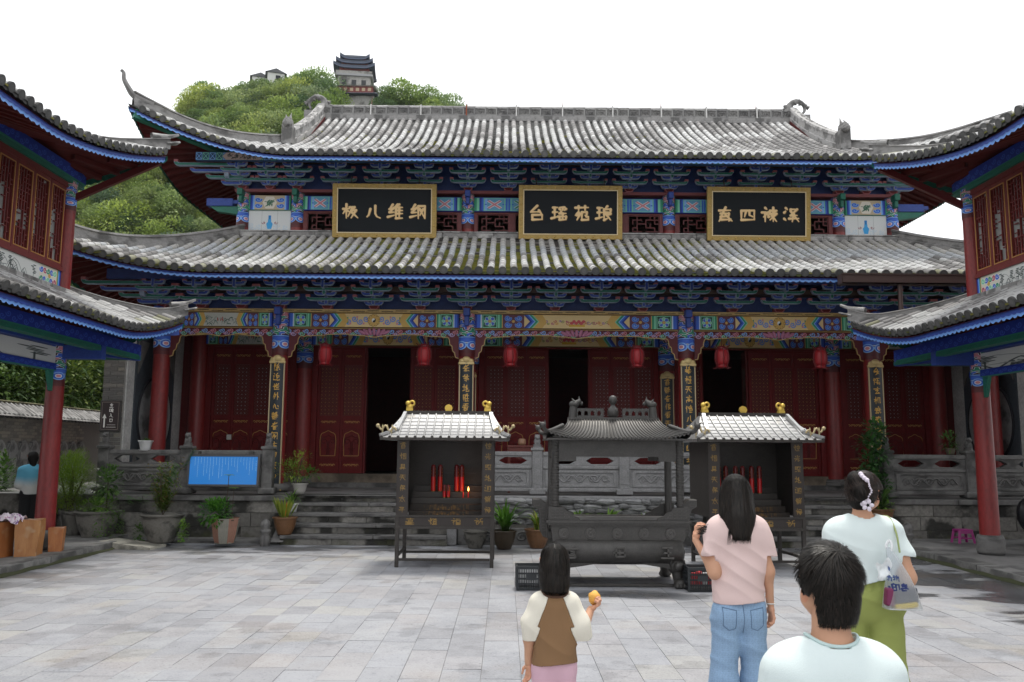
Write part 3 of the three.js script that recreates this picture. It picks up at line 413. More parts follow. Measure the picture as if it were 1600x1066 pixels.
// ---------- tiled roofs ----------
class Sink { constructor() { this.p = []; this.n = []; this.c = []; this.u = []; }
  tri(a, b, c, na, nb, nc, col) { const ux = b.x - a.x, uy = b.y - a.y, uz = b.z - a.z, vx = c.x - a.x, vy = c.y - a.y, vz = c.z - a.z; if ((uy * vz - uz * vy) * na.x + (uz * vx - ux * vz) * na.y + (ux * vy - uy * vx) * na.z < 0) { [b, c, nb, nc] = [c, b, nc, nb]; } for (const v of [a, b, c]) { this.p.push(v.x, v.y, v.z); this.c.push(...col); this.u.push(v.x * 1 + v.z * 0.3, v.y + v.z); } for (const v of [na, nb, nc]) this.n.push(v.x, v.y, v.z); }
  quad(a, b, c, d, na, nb, nc, nd, col) { this.tri(a, b, c, na, nb, nc, col); this.tri(a, c, d, na, nc, nd, col); }
  geo() { const g = new THREE.BufferGeometry(); g.setAttribute('position', new THREE.Float32BufferAttribute(this.p, 3)); g.setAttribute('normal', new THREE.Float32BufferAttribute(this.n, 3)); g.setAttribute('uv', new THREE.Float32BufferAttribute(this.u, 2)); g.setAttribute('color', new THREE.Float32BufferAttribute(this.c, 3)); return g; } }
function barrel(s, p0, p1, side, r0, r1, col, end) { // half-round tile from p0 (low end) to p1
  const t = p1.clone().sub(p0).normalize(), up = new THREE.Vector3().crossVectors(side, t).normalize(); if (up.y < 0) up.negate(); const K = 6, A = [], B = [], N = [];
  for (let k = 0; k <= K; k++) { const a = lerp(-0.25, PI + 0.25, k / K), n = side.clone().multiplyScalar(Math.cos(a)).addScaledVector(up, Math.sin(a)); N.push(n); A.push(p0.clone().addScaledVector(n, r0)); B.push(p1.clone().addScaledVector(n, r1)); }
  for (let k = 0; k < K; k++) s.quad(A[k], A[k + 1], B[k + 1], B[k], N[k], N[k + 1], N[k + 1], N[k], col);
  const back = t.clone().negate(), cc = end ?? col.map((c) => c * 0.8), m = p0.clone();
  if (end) { const F = [], q = p0.clone().addScaledVector(t, -0.03); for (let k = 0; k < 12; k++) { const a = k / 12 * 2 * PI; F.push(q.clone().addScaledVector(side, Math.cos(a) * r0 * 1.1).addScaledVector(up, Math.sin(a) * r0 * 1.1)); } for (let k = 0; k < 12; k++) { s.tri(q, F[(k + 1) % 12], F[k], back, back, back, cc); const n = F[k].clone().sub(q).normalize(), n2 = F[(k + 1) % 12].clone().sub(q).normalize(); s.quad(F[k], F[(k + 1) % 12], F[(k + 1) % 12].clone().addScaledVector(t, 0.034), F[k].clone().addScaledVector(t, 0.034), n, n2, n2, n, cc); }
    // boss on the end disc
    for (const rr of [0.55]) for (let k = 0; k < 8; k++) { const a = k / 8 * 2 * PI, b = (k + 1) / 8 * 2 * PI, f = q.clone().addScaledVector(t, -0.008); const P = (w) => q.clone().addScaledVector(side, Math.cos(w) * r0 * rr).addScaledVector(up, Math.sin(w) * r0 * rr); s.tri(f, P(b), P(a), back, back, back, cc.map((c) => c * 1.25)); } }
  else for (let k = 0; k < K; k++) s.tri(m, A[k + 1], A[k], back, back, back, cc);
}
function pan(s, p0, p1, side, w, col, lip) { // shallow concave tile course
  const t = p1.clone().sub(p0).normalize(), up = new THREE.Vector3().crossVectors(side, t).normalize(); if (up.y < 0) up.negate(); const K = 3, A = [], B = [], D = [], N = [];
  for (let k = 0; k <= K; k++) { const f = k / K * 2 - 1, h = 0.022 * f * f; A.push(p0.clone().addScaledVector(side, f * w / 2).addScaledVector(up, h + lip)); B.push(p1.clone().addScaledVector(side, f * w / 2).addScaledVector(up, h)); D.push(A[k].clone().addScaledVector(up, -lip - 0.006)); N.push(up.clone().addScaledVector(side, -f * 0.35).normalize()); }
  const back = t.clone().negate();
  for (let k = 0; k < K; k++) { s.quad(A[k], A[k + 1], B[k + 1], B[k], N[k], N[k + 1], N[k + 1], N[k], col); s.quad(A[k + 1], A[k], D[k], D[k + 1], back, back, back, back, col.map((c) => c * 0.75)); }
}
/* S: eaveZ, eaveY, topZ, a, b, hipO, hipZ, cornO, cornZ, up:[amp,start,pow], backZ, pitch, r, parts (how many single tiles), fresh (share of newer pale tiles near the top), moss, seed.
   Front slope faces +z; o = offset from the axis. */
function roofShape(S) {
  const span = S.cornO - S.up[1], up = (k) => S.up[0] * Math.pow(clamp(k), S.up[2]), fade = (d) => 1 / (1 + (Math.max(0, d) / 1.7) ** 2), kd = (S.cornZ - S.hipZ) / (S.cornO - S.hipO);
  const ze = (o) => { const u = clamp((Math.abs(o) - S.up[1]) / span); return S.eaveZ + (S.cornZ - S.eaveZ) * u * u; };
  const zt = (o) => { const A = Math.abs(o); return A <= S.hipO ? S.topZ : lerp(S.hipZ, S.cornZ, clamp((A - S.hipO) / (S.cornO - S.hipO))); };
  const y = (o, z) => { const d = ze(o) - z; return S.eaveY + S.a * d + S.b * d * Math.abs(d) + up((Math.abs(o) - S.up[1]) / span) * fade(d); };
  const ys = (o, z) => { const d = (S.cornO - Math.abs(o)) * kd; return S.eaveY + S.a * d + S.b * d * d + up((z - (S.cornZ - span)) / span) * fade(d); };  // side slope
  const oe = (z) => S.cornO;
  return { ze, zt, y, ys, kd };
}
function tiledRoof(S, parent, name) {
  const R = roofShape(S), rnd = RNG(S.seed), X = V(1, 0, 0), pitch = S.pitch ?? 0.212, r = S.r ?? 0.064;
  const sheet = (dy, n = 60) => { const rows = 14; return grid(n, rows, (u, v) => { const o = lerp(-S.cornO, S.cornO, u), z = lerp(R.ze(o), R.zt(o), v); return [o, R.y(o, z) + dy, z]; }); };
  const body = mesh(name, join([sheet(-0.02)]), mat([0.12, 0.118, 0.115], 0.9), parent);
  const sideSheet = (s, dy) => grid(10, 30, (u, v) => { const zb = S.backZ, k = v; /* hip or wall line */ const zi = lerp(S.cornZ, zb, k); const o0 = S.cornO, o1 = zi > S.hipZ ? lerp(S.hipO, S.cornO, clamp((zi - S.hipZ) / (S.cornZ - S.hipZ))) : S.hipO; const o = lerp(o0, o1, u); return [s * o, R.ys(o, zi) + dy, zi]; });
  mesh('side_slope', join([sideSheet(1, -0.02), sideSheet(-1, -0.02)]), mat([0.12, 0.118, 0.115], 0.9), body);
  // tiles
  const single = [], many = new Sink(), lo = S.from ?? -S.cornO + 0.1, hi = S.to ?? S.cornO - 0.1, n = Math.round((hi - lo) / pitch);
  const wh = (o, z) => fbm(o * 0.9 + S.seed, z * 0.9, 3, 0, S.seed);
  for (let i = 0; i <= n; i++) {
    const o = lerp(lo, hi, i / n), z0 = R.ze(o), z1 = R.zt(o), L = z0 - z1; if (L < 0.12) continue;
    const P = (z, h = 0) => V(o + 0.006 * Math.sin(z * 5 + i * 1.7), R.y(o, z) + h, z), m = Math.max(1, Math.round(L / 0.25)), white = rnd();
    for (let k = 0; k < m; k++) {
      const za = z0 - L * k / m, zb = z0 - L * (k + 1) / m - 0.03, fr = k / m, g = 0.215 + 0.14 * rnd();
      let col = [g * 1.02, g * 0.985, g * 0.97]; const w = wh(o, za) + 0.25 * (rnd() - 0.5) + 0.16 * (white - 0.5);
      if (w > 0.5) { const q = lerp(0.42, 0.62, rnd()); col = mixc(col, [q, q, q * 0.99], 0.75); } else if (w < 0.36) col = col.map((c) => c * 0.62);
      if (S.fresh && fr > 1 - S.fresh + 0.12 * (rnd() - 0.5)) { const q = 0.38 + 0.1 * rnd(); col = fr > 0.72 ? [q, q * 0.965, q * 0.92] : [q * 0.93, q * 0.96, q]; }
      if (k === 0 && rnd() < 0.25 * (S.moss ?? 0)) col = mixc(col, [0.20, 0.20, 0.06], 0.5);
      const sk = k === 0 ? new Sink() : k === 1 && single.length < 300 ? new Sink() : many;
      barrel(sk, P(za, 0.014 + 0.004 * rnd()), P(zb, 0.01), X, r * (1.02 + 0.05 * rnd()), r * 0.94, col, k === 0 ? mixc([0.055, 0.055, 0.054], [0.10, 0.098, 0.096], rnd()) : null);
      if (sk !== many) single.push({ sk, k, size: k });
    }
    if (i < n) { const o2 = o + (hi - lo) / n / 2, w = (hi - lo) / n - r * 1.2, z0b = R.ze(o2), z1b = R.zt(o2), Lb = z0b - z1b, mm = Math.max(1, Math.round(Lb / 0.105));
      for (let k = 0; k < mm; k++) { const za = z0b + 0.02 - Lb * k / mm, zb = z0b - Lb * (k + 1) / mm - 0.02, fr = k / mm, g = 0.08 + 0.10 * rnd(); let col = [g, g * 0.985, g * 0.96];
        const ms = fbm(o2 * 2.3 + S.seed * 3, za * 3.1, 3, 0, 5) + 0.2 * (rnd() - 0.5); if (S.moss && ms > 0.60 - 0.22 * S.moss + 0.5 * Math.max(0, fr - 0.1 - 0.3 * S.moss)) col = mixc([0.115, 0.135, 0.02], [0.26, 0.24, 0.045], rnd()); else if (S.fresh && fr > 1 - S.fresh) col = rnd() < 0.55 ? [0.30, 0.285, 0.265] : [0.07, 0.06, 0.055];
        pan(many, V(o2, R.y(o2, za) - 0.004, za), V(o2, R.y(o2, zb) - 0.012, zb), X, w + 0.05, col, 0.017); }
      // drip tile: tongue hanging at the eave
      const y0 = R.y(o2, z0b) + 0.0, zq = z0b - 0.005, col = rnd() < 0.35 * (S.moss ?? 0) ? [0.07, 0.08, 0.02] : [0.04, 0.039, 0.038], nf = V(0, 0, 1), T5 = [[-1, 0.028], [-0.92, -0.02], [-0.5, -0.058], [0, -0.085], [0.5, -0.058], [0.92, -0.02], [1, 0.028], [0, 0.01]].map(([a, b]) => [a, b * 0.85]).map(([a, b]) => V(o2 + a * (w + 0.04) / 2, y0 + b, zq + (b < 0 ? -b * 0.3 : 0)));
      for (let k = 0; k < 7; k++) many.tri(T5[7], T5[(k)], T5[(k + 1) % 7], nf, nf, nf, col);
    }
  }
  single.sort((a, b) => a.k - b.k);
  single.forEach((q, i) => { if (i < (S.parts ?? 150)) mesh(q.k ? 'barrel_tile' : 'eave_tile', q.sk.geo(), M.tile, body); else { many.p.push(...q.sk.p); many.n.push(...q.sk.n); many.c.push(...q.sk.c); many.u.push(...q.sk.u); } });
  stuff(mesh('roof_tiles', many.geo(), M.tile, body));
  // soffit, fascia, rafters
  const soff = (S.soffit ?? 2.2);
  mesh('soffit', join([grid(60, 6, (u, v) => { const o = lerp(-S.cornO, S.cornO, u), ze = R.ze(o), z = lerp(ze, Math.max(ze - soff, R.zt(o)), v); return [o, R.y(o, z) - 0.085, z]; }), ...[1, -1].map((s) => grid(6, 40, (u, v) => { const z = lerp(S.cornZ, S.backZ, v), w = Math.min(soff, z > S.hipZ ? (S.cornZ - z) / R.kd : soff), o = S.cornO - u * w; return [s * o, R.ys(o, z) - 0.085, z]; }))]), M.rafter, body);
  const wave = (pt, len, dir) => { // scalloped board: pt(s) -> top edge point
    const N = Math.round(len / 0.035), p = [], q = []; for (let i = 0; i <= N; i++) { const s = i / N; p.push(pt(s)); q.push(Math.abs(Math.sin(s * len / 0.12 * PI))); } return { p, q, N }; };
  const board = (W, h0, amp, off, dir) => { const s = new Sink(), nz = dir; for (let i = 0; i < W.N; i++) { const A = W.p[i].clone().addScaledVector(dir, off), B = W.p[i + 1].clone().addScaledVector(dir, off), A2 = A.clone(), B2 = B.clone(); A2.y -= h0 + amp * W.q[i]; B2.y -= h0 + amp * W.q[i + 1]; s.quad(A2, B2, B, A, nz, nz, nz, nz, [1, 1, 1]); } return s.geo(); };
  const front = wave((s) => { const o = lerp(-S.cornO, S.cornO, s); return V(o, R.y(o, R.ze(o)) - 0.075, R.ze(o) - 0.03); }, 2 * S.cornO, V(0, 0, 1));
  const fz = V(0, 0, 1), fh = S.fascia ?? 0.06;
  mesh('eave_fascia', board(front, fh * 0.35, 0.0, -0.012, fz), M.pink, body);
  mesh('eave_fascia', join([board(front, fh, 0.035, -0.006, fz)]), M.paleblue, body); mesh('eave_fascia', join([board(front, fh - 0.03, 0.02, 0.002, fz)]), M.blue, body);
  for (const s of [1, -1]) { const W = wave((t) => { const z = lerp(S.cornZ, S.backZ, t); return V(s * (S.cornO - 0.02), R.ys(S.cornO, z) - 0.075, z); }, S.cornZ - S.backZ, V(s, 0, 0)); mesh('eave_fascia', join([board(W, fh, 0.03, 0, V(s, 0, 0))]), s * (S.seeSide ?? 0) > 0 ? M.paleblue : M.green, body); }
  const rp = S.rafterPitch ?? 0.24;
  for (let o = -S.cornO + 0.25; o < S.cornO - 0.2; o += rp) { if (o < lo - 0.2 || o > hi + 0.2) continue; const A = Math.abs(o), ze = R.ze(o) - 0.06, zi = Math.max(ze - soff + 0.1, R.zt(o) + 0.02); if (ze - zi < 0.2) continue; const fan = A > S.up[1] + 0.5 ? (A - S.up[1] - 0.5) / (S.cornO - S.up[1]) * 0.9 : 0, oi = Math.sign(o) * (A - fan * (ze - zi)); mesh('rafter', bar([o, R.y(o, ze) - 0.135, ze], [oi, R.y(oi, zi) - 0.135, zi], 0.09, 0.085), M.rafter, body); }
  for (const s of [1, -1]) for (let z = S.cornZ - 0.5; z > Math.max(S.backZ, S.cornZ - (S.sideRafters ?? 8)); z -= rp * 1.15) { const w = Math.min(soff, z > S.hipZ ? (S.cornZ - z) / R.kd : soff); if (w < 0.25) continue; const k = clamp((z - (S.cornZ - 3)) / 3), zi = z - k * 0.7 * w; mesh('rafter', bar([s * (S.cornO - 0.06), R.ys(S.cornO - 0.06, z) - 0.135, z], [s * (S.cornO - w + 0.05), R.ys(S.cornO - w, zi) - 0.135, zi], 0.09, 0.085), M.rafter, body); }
  return { body, R };
}
// stacked ridge along a polyline, w wide, h high, with a rounded cap
function ridgeGeo(pts, w, h, seg = 24) {
  const cv = new THREE.CatmullRomCurve3(pts.map((p) => V(...p))), N = seg, prof = [[-w / 2, -0.12], [-w / 2, h * 0.24], [-w * 0.34, h * 0.28], [-w * 0.34, h * 0.74], [-w * 0.5, h * 0.78], [-w * 0.42, h * 0.94], [0, h], [w * 0.42, h * 0.94], [w * 0.5, h * 0.78], [w * 0.34, h * 0.74], [w * 0.34, h * 0.28], [w / 2, h * 0.24], [w / 2, -0.12]];
  const g = grid(prof.length - 1, N, (u, v) => { const p = cv.getPointAt(v), t = cv.getTangentAt(v), sd = V(-t.z, 0, t.x).normalize(), k = prof[Math.round(u * (prof.length - 1))]; return [p.x + sd.x * k[0], p.y + k[1], p.z + sd.z * k[0]]; });
  const a = grid(prof.length - 1, 1, (u, v) => { const p = cv.getPointAt(0), t = cv.getTangentAt(0), sd = V(-t.z, 0, t.x).normalize(), k = prof[Math.round(u * (prof.length - 1))]; return v ? [p.x + sd.x * k[0], p.y + k[1], p.z + sd.z * k[0]] : [p.x, p.y + h * 0.4, p.z]; });
  const b = grid(prof.length - 1, 1, (u, v) => { const p = cv.getPointAt(1), t = cv.getTangentAt(1), sd = V(-t.z, 0, t.x).normalize(), k = prof[Math.round(u * (prof.length - 1))]; return v ? [p.x + sd.x * k[0], p.y + k[1], p.z + sd.z * k[0]] : [p.x, p.y + h * 0.4, p.z]; });
  return uvm(toCreasedNormals(join([g, a, b]), 0.6));
}
function taperTube(pts, r0, r1, seg = 20, rad = 7) { const cv = new THREE.CatmullRomCurve3(pts.map((p) => V(...p))), fr = cv.computeFrenetFrames(seg, false); return flat(grid(rad, seg, (u, v) => { const i = Math.round(v * seg), p = cv.getPointAt(v), a = u * 2 * PI, r = lerp(r0, r1, v); const q = p.addScaledVector(fr.normals[i], Math.cos(a) * r).addScaledVector(fr.binormals[i], Math.sin(a) * r); return [q.x, q.y, q.z]; })); }
// bracket set: arms of alternating blue and green, pale edges, small blocks at the ends
const armGeo = (() => { const cache = new Map(); return (w, h, d) => { const key = [w, h, d].join(); if (!cache.has(key)) {
  const out = (W, H, dz) => [[-W / 2, H * 0.55], [-W / 2 + 0.005, H * 0.2], [-W / 2 + H * 0.4, -H * 0.3], [-W / 2 + H * 1.1, -H * 0.5], [W / 2 - H * 1.1, -H * 0.5], [W / 2 - H * 0.4, -H * 0.3], [W / 2 - 0.005, H * 0.2], [W / 2, H * 0.55], [W / 2 - H * 0.9, H * 0.5], [W / 2 - H * 1.15, H * 0.2], [-W / 2 + H * 1.15, H * 0.2], [-W / 2 + H * 0.9, H * 0.5]];
  const pale = extr(out(w, h), d), e = 0.013, inner = extr(out(w - 2 * e, h - 2 * e), 0.006).translate(0, -0.002, d); const blocks = join([-1, 1].map((s) => extr([[-h * 0.42, h * 0.35], [h * 0.42, h * 0.35], [h * 0.5, h * 0.02], [h * 0.36, -h * 0.25], [-h * 0.36, -h * 0.25], [-h * 0.5, h * 0.02]].map(([a, b]) => [a, b * 0.8]), d + 0.012, 0.004).translate(s * (w / 2 - h * 0.5), h * 0.66, -0.004)));
  cache.set(key, join([pale, inner, blocks], true)); } return cache.get(key); }; })();
function bracketProto(k = 1) {
  const g = new THREE.Group(); g.name = 'bracket_set';
  mesh('base_block', join([extr([[-0.1, 0.1], [0.1, 0.1], [0.1, 0.04], [0.06, 0], [-0.06, 0], [-0.1, 0.04]], 0.18)], true), M.pink, g).position.set(0, 0, -0.03);
  mesh('block_face', extr([[-0.082, 0.088], [0.082, 0.088], [0.082, 0.046], [0.05, 0.013], [-0.05, 0.013], [-0.082, 0.046]], 0.006), M.darkred, g).position.set(0, 0, 0.151);
  const rows = [[0.4, 'blue', 0.12, 0.1], [0.84, 'green', 0.2, 0.2], [0.46, 'blue', 0.285, 0.32], [0.84, 'green', 0.365, 0.44], [0.46, 'blue', 0.45, 0.56]];
  for (const [w, c, y, f] of rows) mesh(c === 'blue' ? 'short_arm' : 'long_arm', armGeo(w, 0.085, 0.09), [M.edge, M[c], M.pink], g).position.set(0, y * k, f);
  for (const [y, f, c] of [[0.16, 0.27, 'blue'], [0.325, 0.51, 'green'], [0.44, 0.66, 'blue']]) mesh('thrust_arm', join([extr([[-0.035, 0.09], [0.035, 0.09], [0.035, -0.06], [0.02, -0.085], [-0.02, -0.085], [-0.035, -0.06]], f + 0.1).translate(0, 0, -0.1), extr([[-0.024, 0.08], [0.024, 0.08], [0.024, -0.055], [0.014, -0.073], [-0.014, -0.073], [-0.024, -0.055]], 0.005).translate(0, 0, f)], true), [M.edge, M[c]], g).position.set(0, y * k, 0);
  return g;
}
// ---------- main hall ----------
const hall = thing('main_hall', 'two-tiered temple hall with blue bracketed eaves, red doors and grey tiled roofs', 'temple', [HX, 0, 0]);
const COL = [-8.67, -6.2, -2.3, 2.3, 6.2, 8.67], Z1 = -17.6, Z2 = -19.8, UCOL = [-7.82, -6.52, -2.42, 2.42, 6.52, 7.82];
const latticeCache = new Map();
function squareLattice(w, h, pitch, t, dep, diag = true) { // crossing bars in the x,y plane
  const key = [w, h, pitch, t, dep, diag].join(); if (latticeCache.has(key)) return latticeCache.get(key); const L = [];
  if (diag) { const n = Math.ceil((w + h) / pitch); for (let i = -n; i <= n; i++) for (const s of [1, -1]) { const c = i * pitch; // line y = s*x + c
    const pts = []; for (const x of [-w / 2, w / 2]) { const y = s * x + c; if (Math.abs(y) <= h / 2) pts.push([x, y]); } for (const y of [-h / 2, h / 2]) { const x = (y - c) / s; if (Math.abs(x) < w / 2) pts.push([x, y]); } if (pts.length > 1) L.push(bar([pts[0][0], pts[0][1], s * 0.002], [pts[1][0], pts[1][1], s * 0.002], t, dep)); } }
  else { for (let x = -w / 2 + pitch / 2; x < w / 2; x += pitch) L.push(box(t, h, dep, x, 0, 0)); for (let y = -h / 2 + pitch / 2; y < h / 2; y += pitch) L.push(box(w, t, dep * 0.8, 0, y, 0.002)); }
  const g = join(L); latticeCache.set(key, g); return g;
}
{
  const R1 = tiledRoof({ eaveZ: -15.9, eaveY: 5.1, topZ: -19.6, a: 0.33, b: 0.0265, hipO: 7.9, hipZ: -19.5, cornO: 10.6, cornZ: -15.55, up: [0.72, 7.1, 2.1], backZ: -30, pitch: 0.224, r: 0.068, parts: 150, fresh: 0.55, moss: 1, seed: 7, soffit: 2.0, fascia: 0.06 }, hall, 'lower_roof');
  const R2 = tiledRoof({ eaveZ: -18.15, eaveY: 8.24, topZ: -24, a: 0.36, b: 0.0302, hipO: 6.95, hipZ: -20.85, cornO: 9.85, cornZ: -17.85, up: [1.0, 6.3, 1.8], backZ: -30.4, pitch: 0.217, r: 0.068, parts: 150, moss: 0.35, seed: 3, soffit: 1.9, fascia: 0.06 }, hall, 'upper_roof');
  const ub = R2.body, lb = R1.body;
  mesh('rear_slope', grid(20, 8, (u, v) => { const o = lerp(-9.8, 9.8, u), d = lerp(0, 5.85, v); return [o * (v > 0.5 ? 0.72 : 1), 8.24 + 0.36 * d + 0.0302 * d * d, -29.85 + d]; }), mat([0.15, 0.148, 0.145], 0.9), ub);
  for (const s of [-1, 1]) mesh('gable', extr([[-24 + 3.2, 9.2], [-24, 11.5], [-24 - 3.2, 9.2]].map(([z, y]) => [-z, y]), 0.12).rotateY(PI / 2).translate(s * 6.9 - 0.06, 0, 0), M.darkred, ub);
  // main ridge: panels, cap, base, straps, rods
  mesh('ridge_base', bx(-7.0, 7.0, 11.3, 11.46, -24.17, -23.83), M.ridge, ub);
  mesh('ridge_core', bx(-7.0, 7.0, 11.46, 11.72, -24.09, -23.9), M.ridge, ub);
  const panelMats = [0, 1, 2].map((i) => mat([[0.25, 0.245, 0.24], [0.20, 0.197, 0.195], [0.30, 0.295, 0.285]][i], 0.9, { map: rep(T.weather, 1.3), ...bumpG(4, 0.01) }));
  const frameG = join([extr([[-0.155, -0.12], [0.155, -0.12], [0.155, 0.12], [-0.155, 0.12]], 0.03, 0.004, [[[-0.125, -0.09], [0.125, -0.09], [0.125, 0.09], [-0.125, 0.09]]]), tube([[-0.09, -0.03, 0.012], [-0.05, 0.05, 0.016], [0, -0.04, 0.016], [0.05, 0.05, 0.016], [0.09, -0.03, 0.012]], 0.013, 16, 4), tube([[-0.1, 0.05, 0.012], [0, 0.03, 0.014], [0.1, 0.05, 0.012]], 0.01, 8, 4)]);
  for (let i = 0; i < 43; i++) mesh('ridge_panel', frameG, panelMats[Math.floor(hash(i, 77) * 3)], ub).position.set(-6.83 + i * 0.325, 11.59, -23.9);
  for (let i = 0; i < 43; i++) mesh('ridge_cap', cyl(0.07, 0.066, 0.33, 10).rotateZ(PI / 2), hash(i, 5) > 0.5 ? M.ridgePale : M.ridge, ub).position.set(-6.66 + i * 0.325, 11.745, -24);
  const strap = mat([0.55, 0.54, 0.52], 0.7), rust = mat([0.25, 0.07, 0.035], 0.9);
  for (let i = 0; i < 9; i++) { const x = -5.55 + i * 1.42 + 0.1 * hash(i, 3); mesh('ridge_strap', join([bx(x - 0.018, x + 0.018, 11.36, 11.8, -23.86, -23.845), bx(x - 0.018, x + 0.018, 11.785, 11.8, -24.05, -23.845)]), i === 2 ? rust : strap, ub); if (i % 2 === 0) mesh('lightning_rod', rod([x, 11.8, -24], [x + 0.01, 12.1, -24], 0.008, 0.003, 5), rust, ub); }
  // end ornaments of the main ridge: coiled fish-dragons
  for (const s of [-1, 1]) { const parts = []; const pts = []; for (let k = 0; k <= 26; k++) { const a = k / 26 * 4.4 - 0.6, q = 0.36 - k * 0.0075; pts.push([s * (7.18) - s * Math.cos(a) * q * 0.9, 11.72 + Math.sin(a) * q + 0.06, -23.98]); } parts.push(taperTube(pts, 0.12, 0.035, 30, 7)); for (let k = 0; k < 7; k++) { const a = k / 7 * 3.0, q = 0.36 - 0.02 * k; parts.push(mv(new THREE.ConeGeometry(0.07, 0.22, 6), s * 7.18 - s * Math.cos(a) * q * 1.05, 11.76 + Math.sin(a) * q * 1.05, -23.98, 0, 0, s * (a - PI / 2))); } parts.push(bx(s * 7.18 - 0.3, s * 7.18 + 0.3, 11.3, 11.6, -24.12, -23.86)); mesh('ridge_ornament', join(parts), M.ridge, ub);
    // descending ridge with beast
    const yS = (z) => R2.R.y(6.95, z); const P = [[s * 6.98, 11.42, -23.9], [s * 6.98, yS(-23) + 0.05, -23], [s * 6.98, yS(-22) + 0.05, -22], [s * 6.98, yS(-21.2) + 0.05, -21.2], [s * 6.98, yS(-20.5) + 0.05, -20.5]];
    mesh('descending_ridge', ridgeGeo(P, 0.24, 0.42, 18), M.ridgePale, ub);
    for (let k = 0; k < 9; k++) { const z = -23.7 + k * 0.36; mesh('ridge_cap', cyl(0.06, 0.056, 0.34, 8).rotateX(PI / 2 + 0.52), hash(k, s) > 0.4 ? M.ridgePale : M.ridge, ub).position.set(s * 6.98, yS(z) + 0.41, z); }
    const yb = yS(-20.4); mesh('ridge_beast', join([box(0.26, 0.5, 0.34, s * 6.98, yb + 0.25, -20.4), mv(new THREE.IcosahedronGeometry(0.17, 1), s * 6.98, yb + 0.55, -20.34, 0, 0, 0, [0.8, 1, 1.1]), mv(new THREE.IcosahedronGeometry(0.1, 1), s * 6.98, yb + 0.5, -20.16), mv(new THREE.ConeGeometry(0.05, 0.26, 6), s * 6.94, yb + 0.78, -20.42, -0.4), mv(new THREE.ConeGeometry(0.05, 0.22, 6), s * 7.04, yb + 0.74, -20.38, -0.5, 0, 0.3), mv(new THREE.ConeGeometry(0.06, 0.2, 6), s * 6.98, yb + 0.7, -20.52, -1)]), M.ridge, ub);
    // hip ridges with horned tips
    const hip2 = []; for (let k = 0; k <= 8; k++) { const t = k / 8, o = lerp(6.95, 9.78, t), z = lerp(-20.6, -17.95, t); hip2.push([s * o, R2.R.y(o, Math.min(z, R2.R.ze(o) - 0.02)) + 0.03 + (s < 0 ? (t > 0.8 ? (t - 0.8) * 0.2 : 0) : -0.22 * t * t), z]); }
    mesh('hip_ridge', ridgeGeo(hip2, 0.18, 0.24, 26), M.ridge, ub);
    const e = hip2[8]; mesh('corner_horn', taperTube(s > 0 ? [[e[0] - 0.3, e[1] + 0.1, e[2] - 0.3], [e[0] + 0.05, e[1] + 0.12, e[2]], [e[0] + 0.35, e[1] + 0.3, e[2] + 0.15], [e[0] + 0.6, e[1] + 0.6, e[2] + 0.2]] : [[e[0] - s * 0.3, e[1] + 0.06, e[2] - 0.3], [e[0], e[1] + 0.14, e[2]], [e[0] + s * 0.1, e[1] + 0.3, e[2] + 0.1], [e[0] + s * 0.17, e[1] + 0.46, e[2] + 0.15], [e[0] + s * 0.18, e[1] + 0.6, e[2] + 0.16], [e[0] + s * 0.23, e[1] + 0.64, e[2] + 0.18]], 0.1, 0.035, 26, 8), M.ridge, ub);
    const hip1 = []; for (let k = 0; k <= 8; k++) { const t = k / 8, o = lerp(7.75, 10.5, t), z = lerp(-19.6, -15.65, t); hip1.push([s * o, R1.R.y(o, Math.min(z, R1.R.ze(o) - 0.02)) + 0.03 + (t > 0.8 ? (t - 0.8) * 0.4 : 0), z]); }
    mesh('hip_ridge', ridgeGeo(hip1, 0.2, 0.26, 26), M.ridge, lb);
    const f = hip1[8]; mesh('corner_horn', taperTube([[f[0] - s * 0.3, f[1] + 0.1, f[2] - 0.3], [f[0], f[1] + 0.24, f[2]], [f[0] + s * 0.15, f[1] + 0.5, f[2] + 0.14], [f[0] + s * 0.2, f[1] + 0.8, f[2] + 0.2]], 0.14, 0.03, 20, 8), M.ridge, lb);
    // corner beams under both eaves
    for (const [R, o0, z0, o1, z1, b] of [[R2.R, 7.82, -19.8, 9.75, -17.95, ub], [R1.R, 8.67, -17.6, 10.5, -15.65, lb]]) mesh('corner_beam', join([bar([s * o0, R.y(o0, z0) - 0.45, z0], [s * o1, R.y(o1, Math.min(z1, R.ze(o1))) - 0.2, z1], 0.16, 0.2)]), M.green, b);
  }
  // ridge where the lower roof meets the wall
  for (let i = 0; i < 26; i++) mesh('wall_ridge_tile', rbox(0.596, 0.13, 0.2, 0.02, -7.5 + i * 0.6, 6.70, -19.52), [M.ridgePale, M.ridge, M.plaster][Math.floor(hash(i, 9) * 2.4)], lb);
  mesh('wall_ridge_cap', bx(-7.85, 7.85, 6.765, 6.79, -19.66, -19.4), M.ridgePale, lb);

  // body: walls, floor sill, ceiling, back
  mesh('rear_wall', join([bx(-9.1, 9.1, TY, 8.6, -30.2, -29.9), bx(-9.1, -8.8, TY, 5.6, -29.9, -19.9), bx(8.8, 9.1, TY, 5.6, -29.9, -19.9), bx(-7.9, -7.7, 5.4, 8.6, -29.9, -19.95), bx(7.7, 7.9, 5.4, 8.6, -29.9, -19.95)]), M.darkred, hall);
  mesh('interior_floor', bx(-9.1, 9.1, TY, 0.93, -29.9, -19.62), M.carvedDark, hall);
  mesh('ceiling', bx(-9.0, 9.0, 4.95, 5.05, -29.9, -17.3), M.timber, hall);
  mesh('upper_ceiling', bx(-7.9, 7.9, 8.55, 8.6, -29.9, -19.9), M.timber, hall);
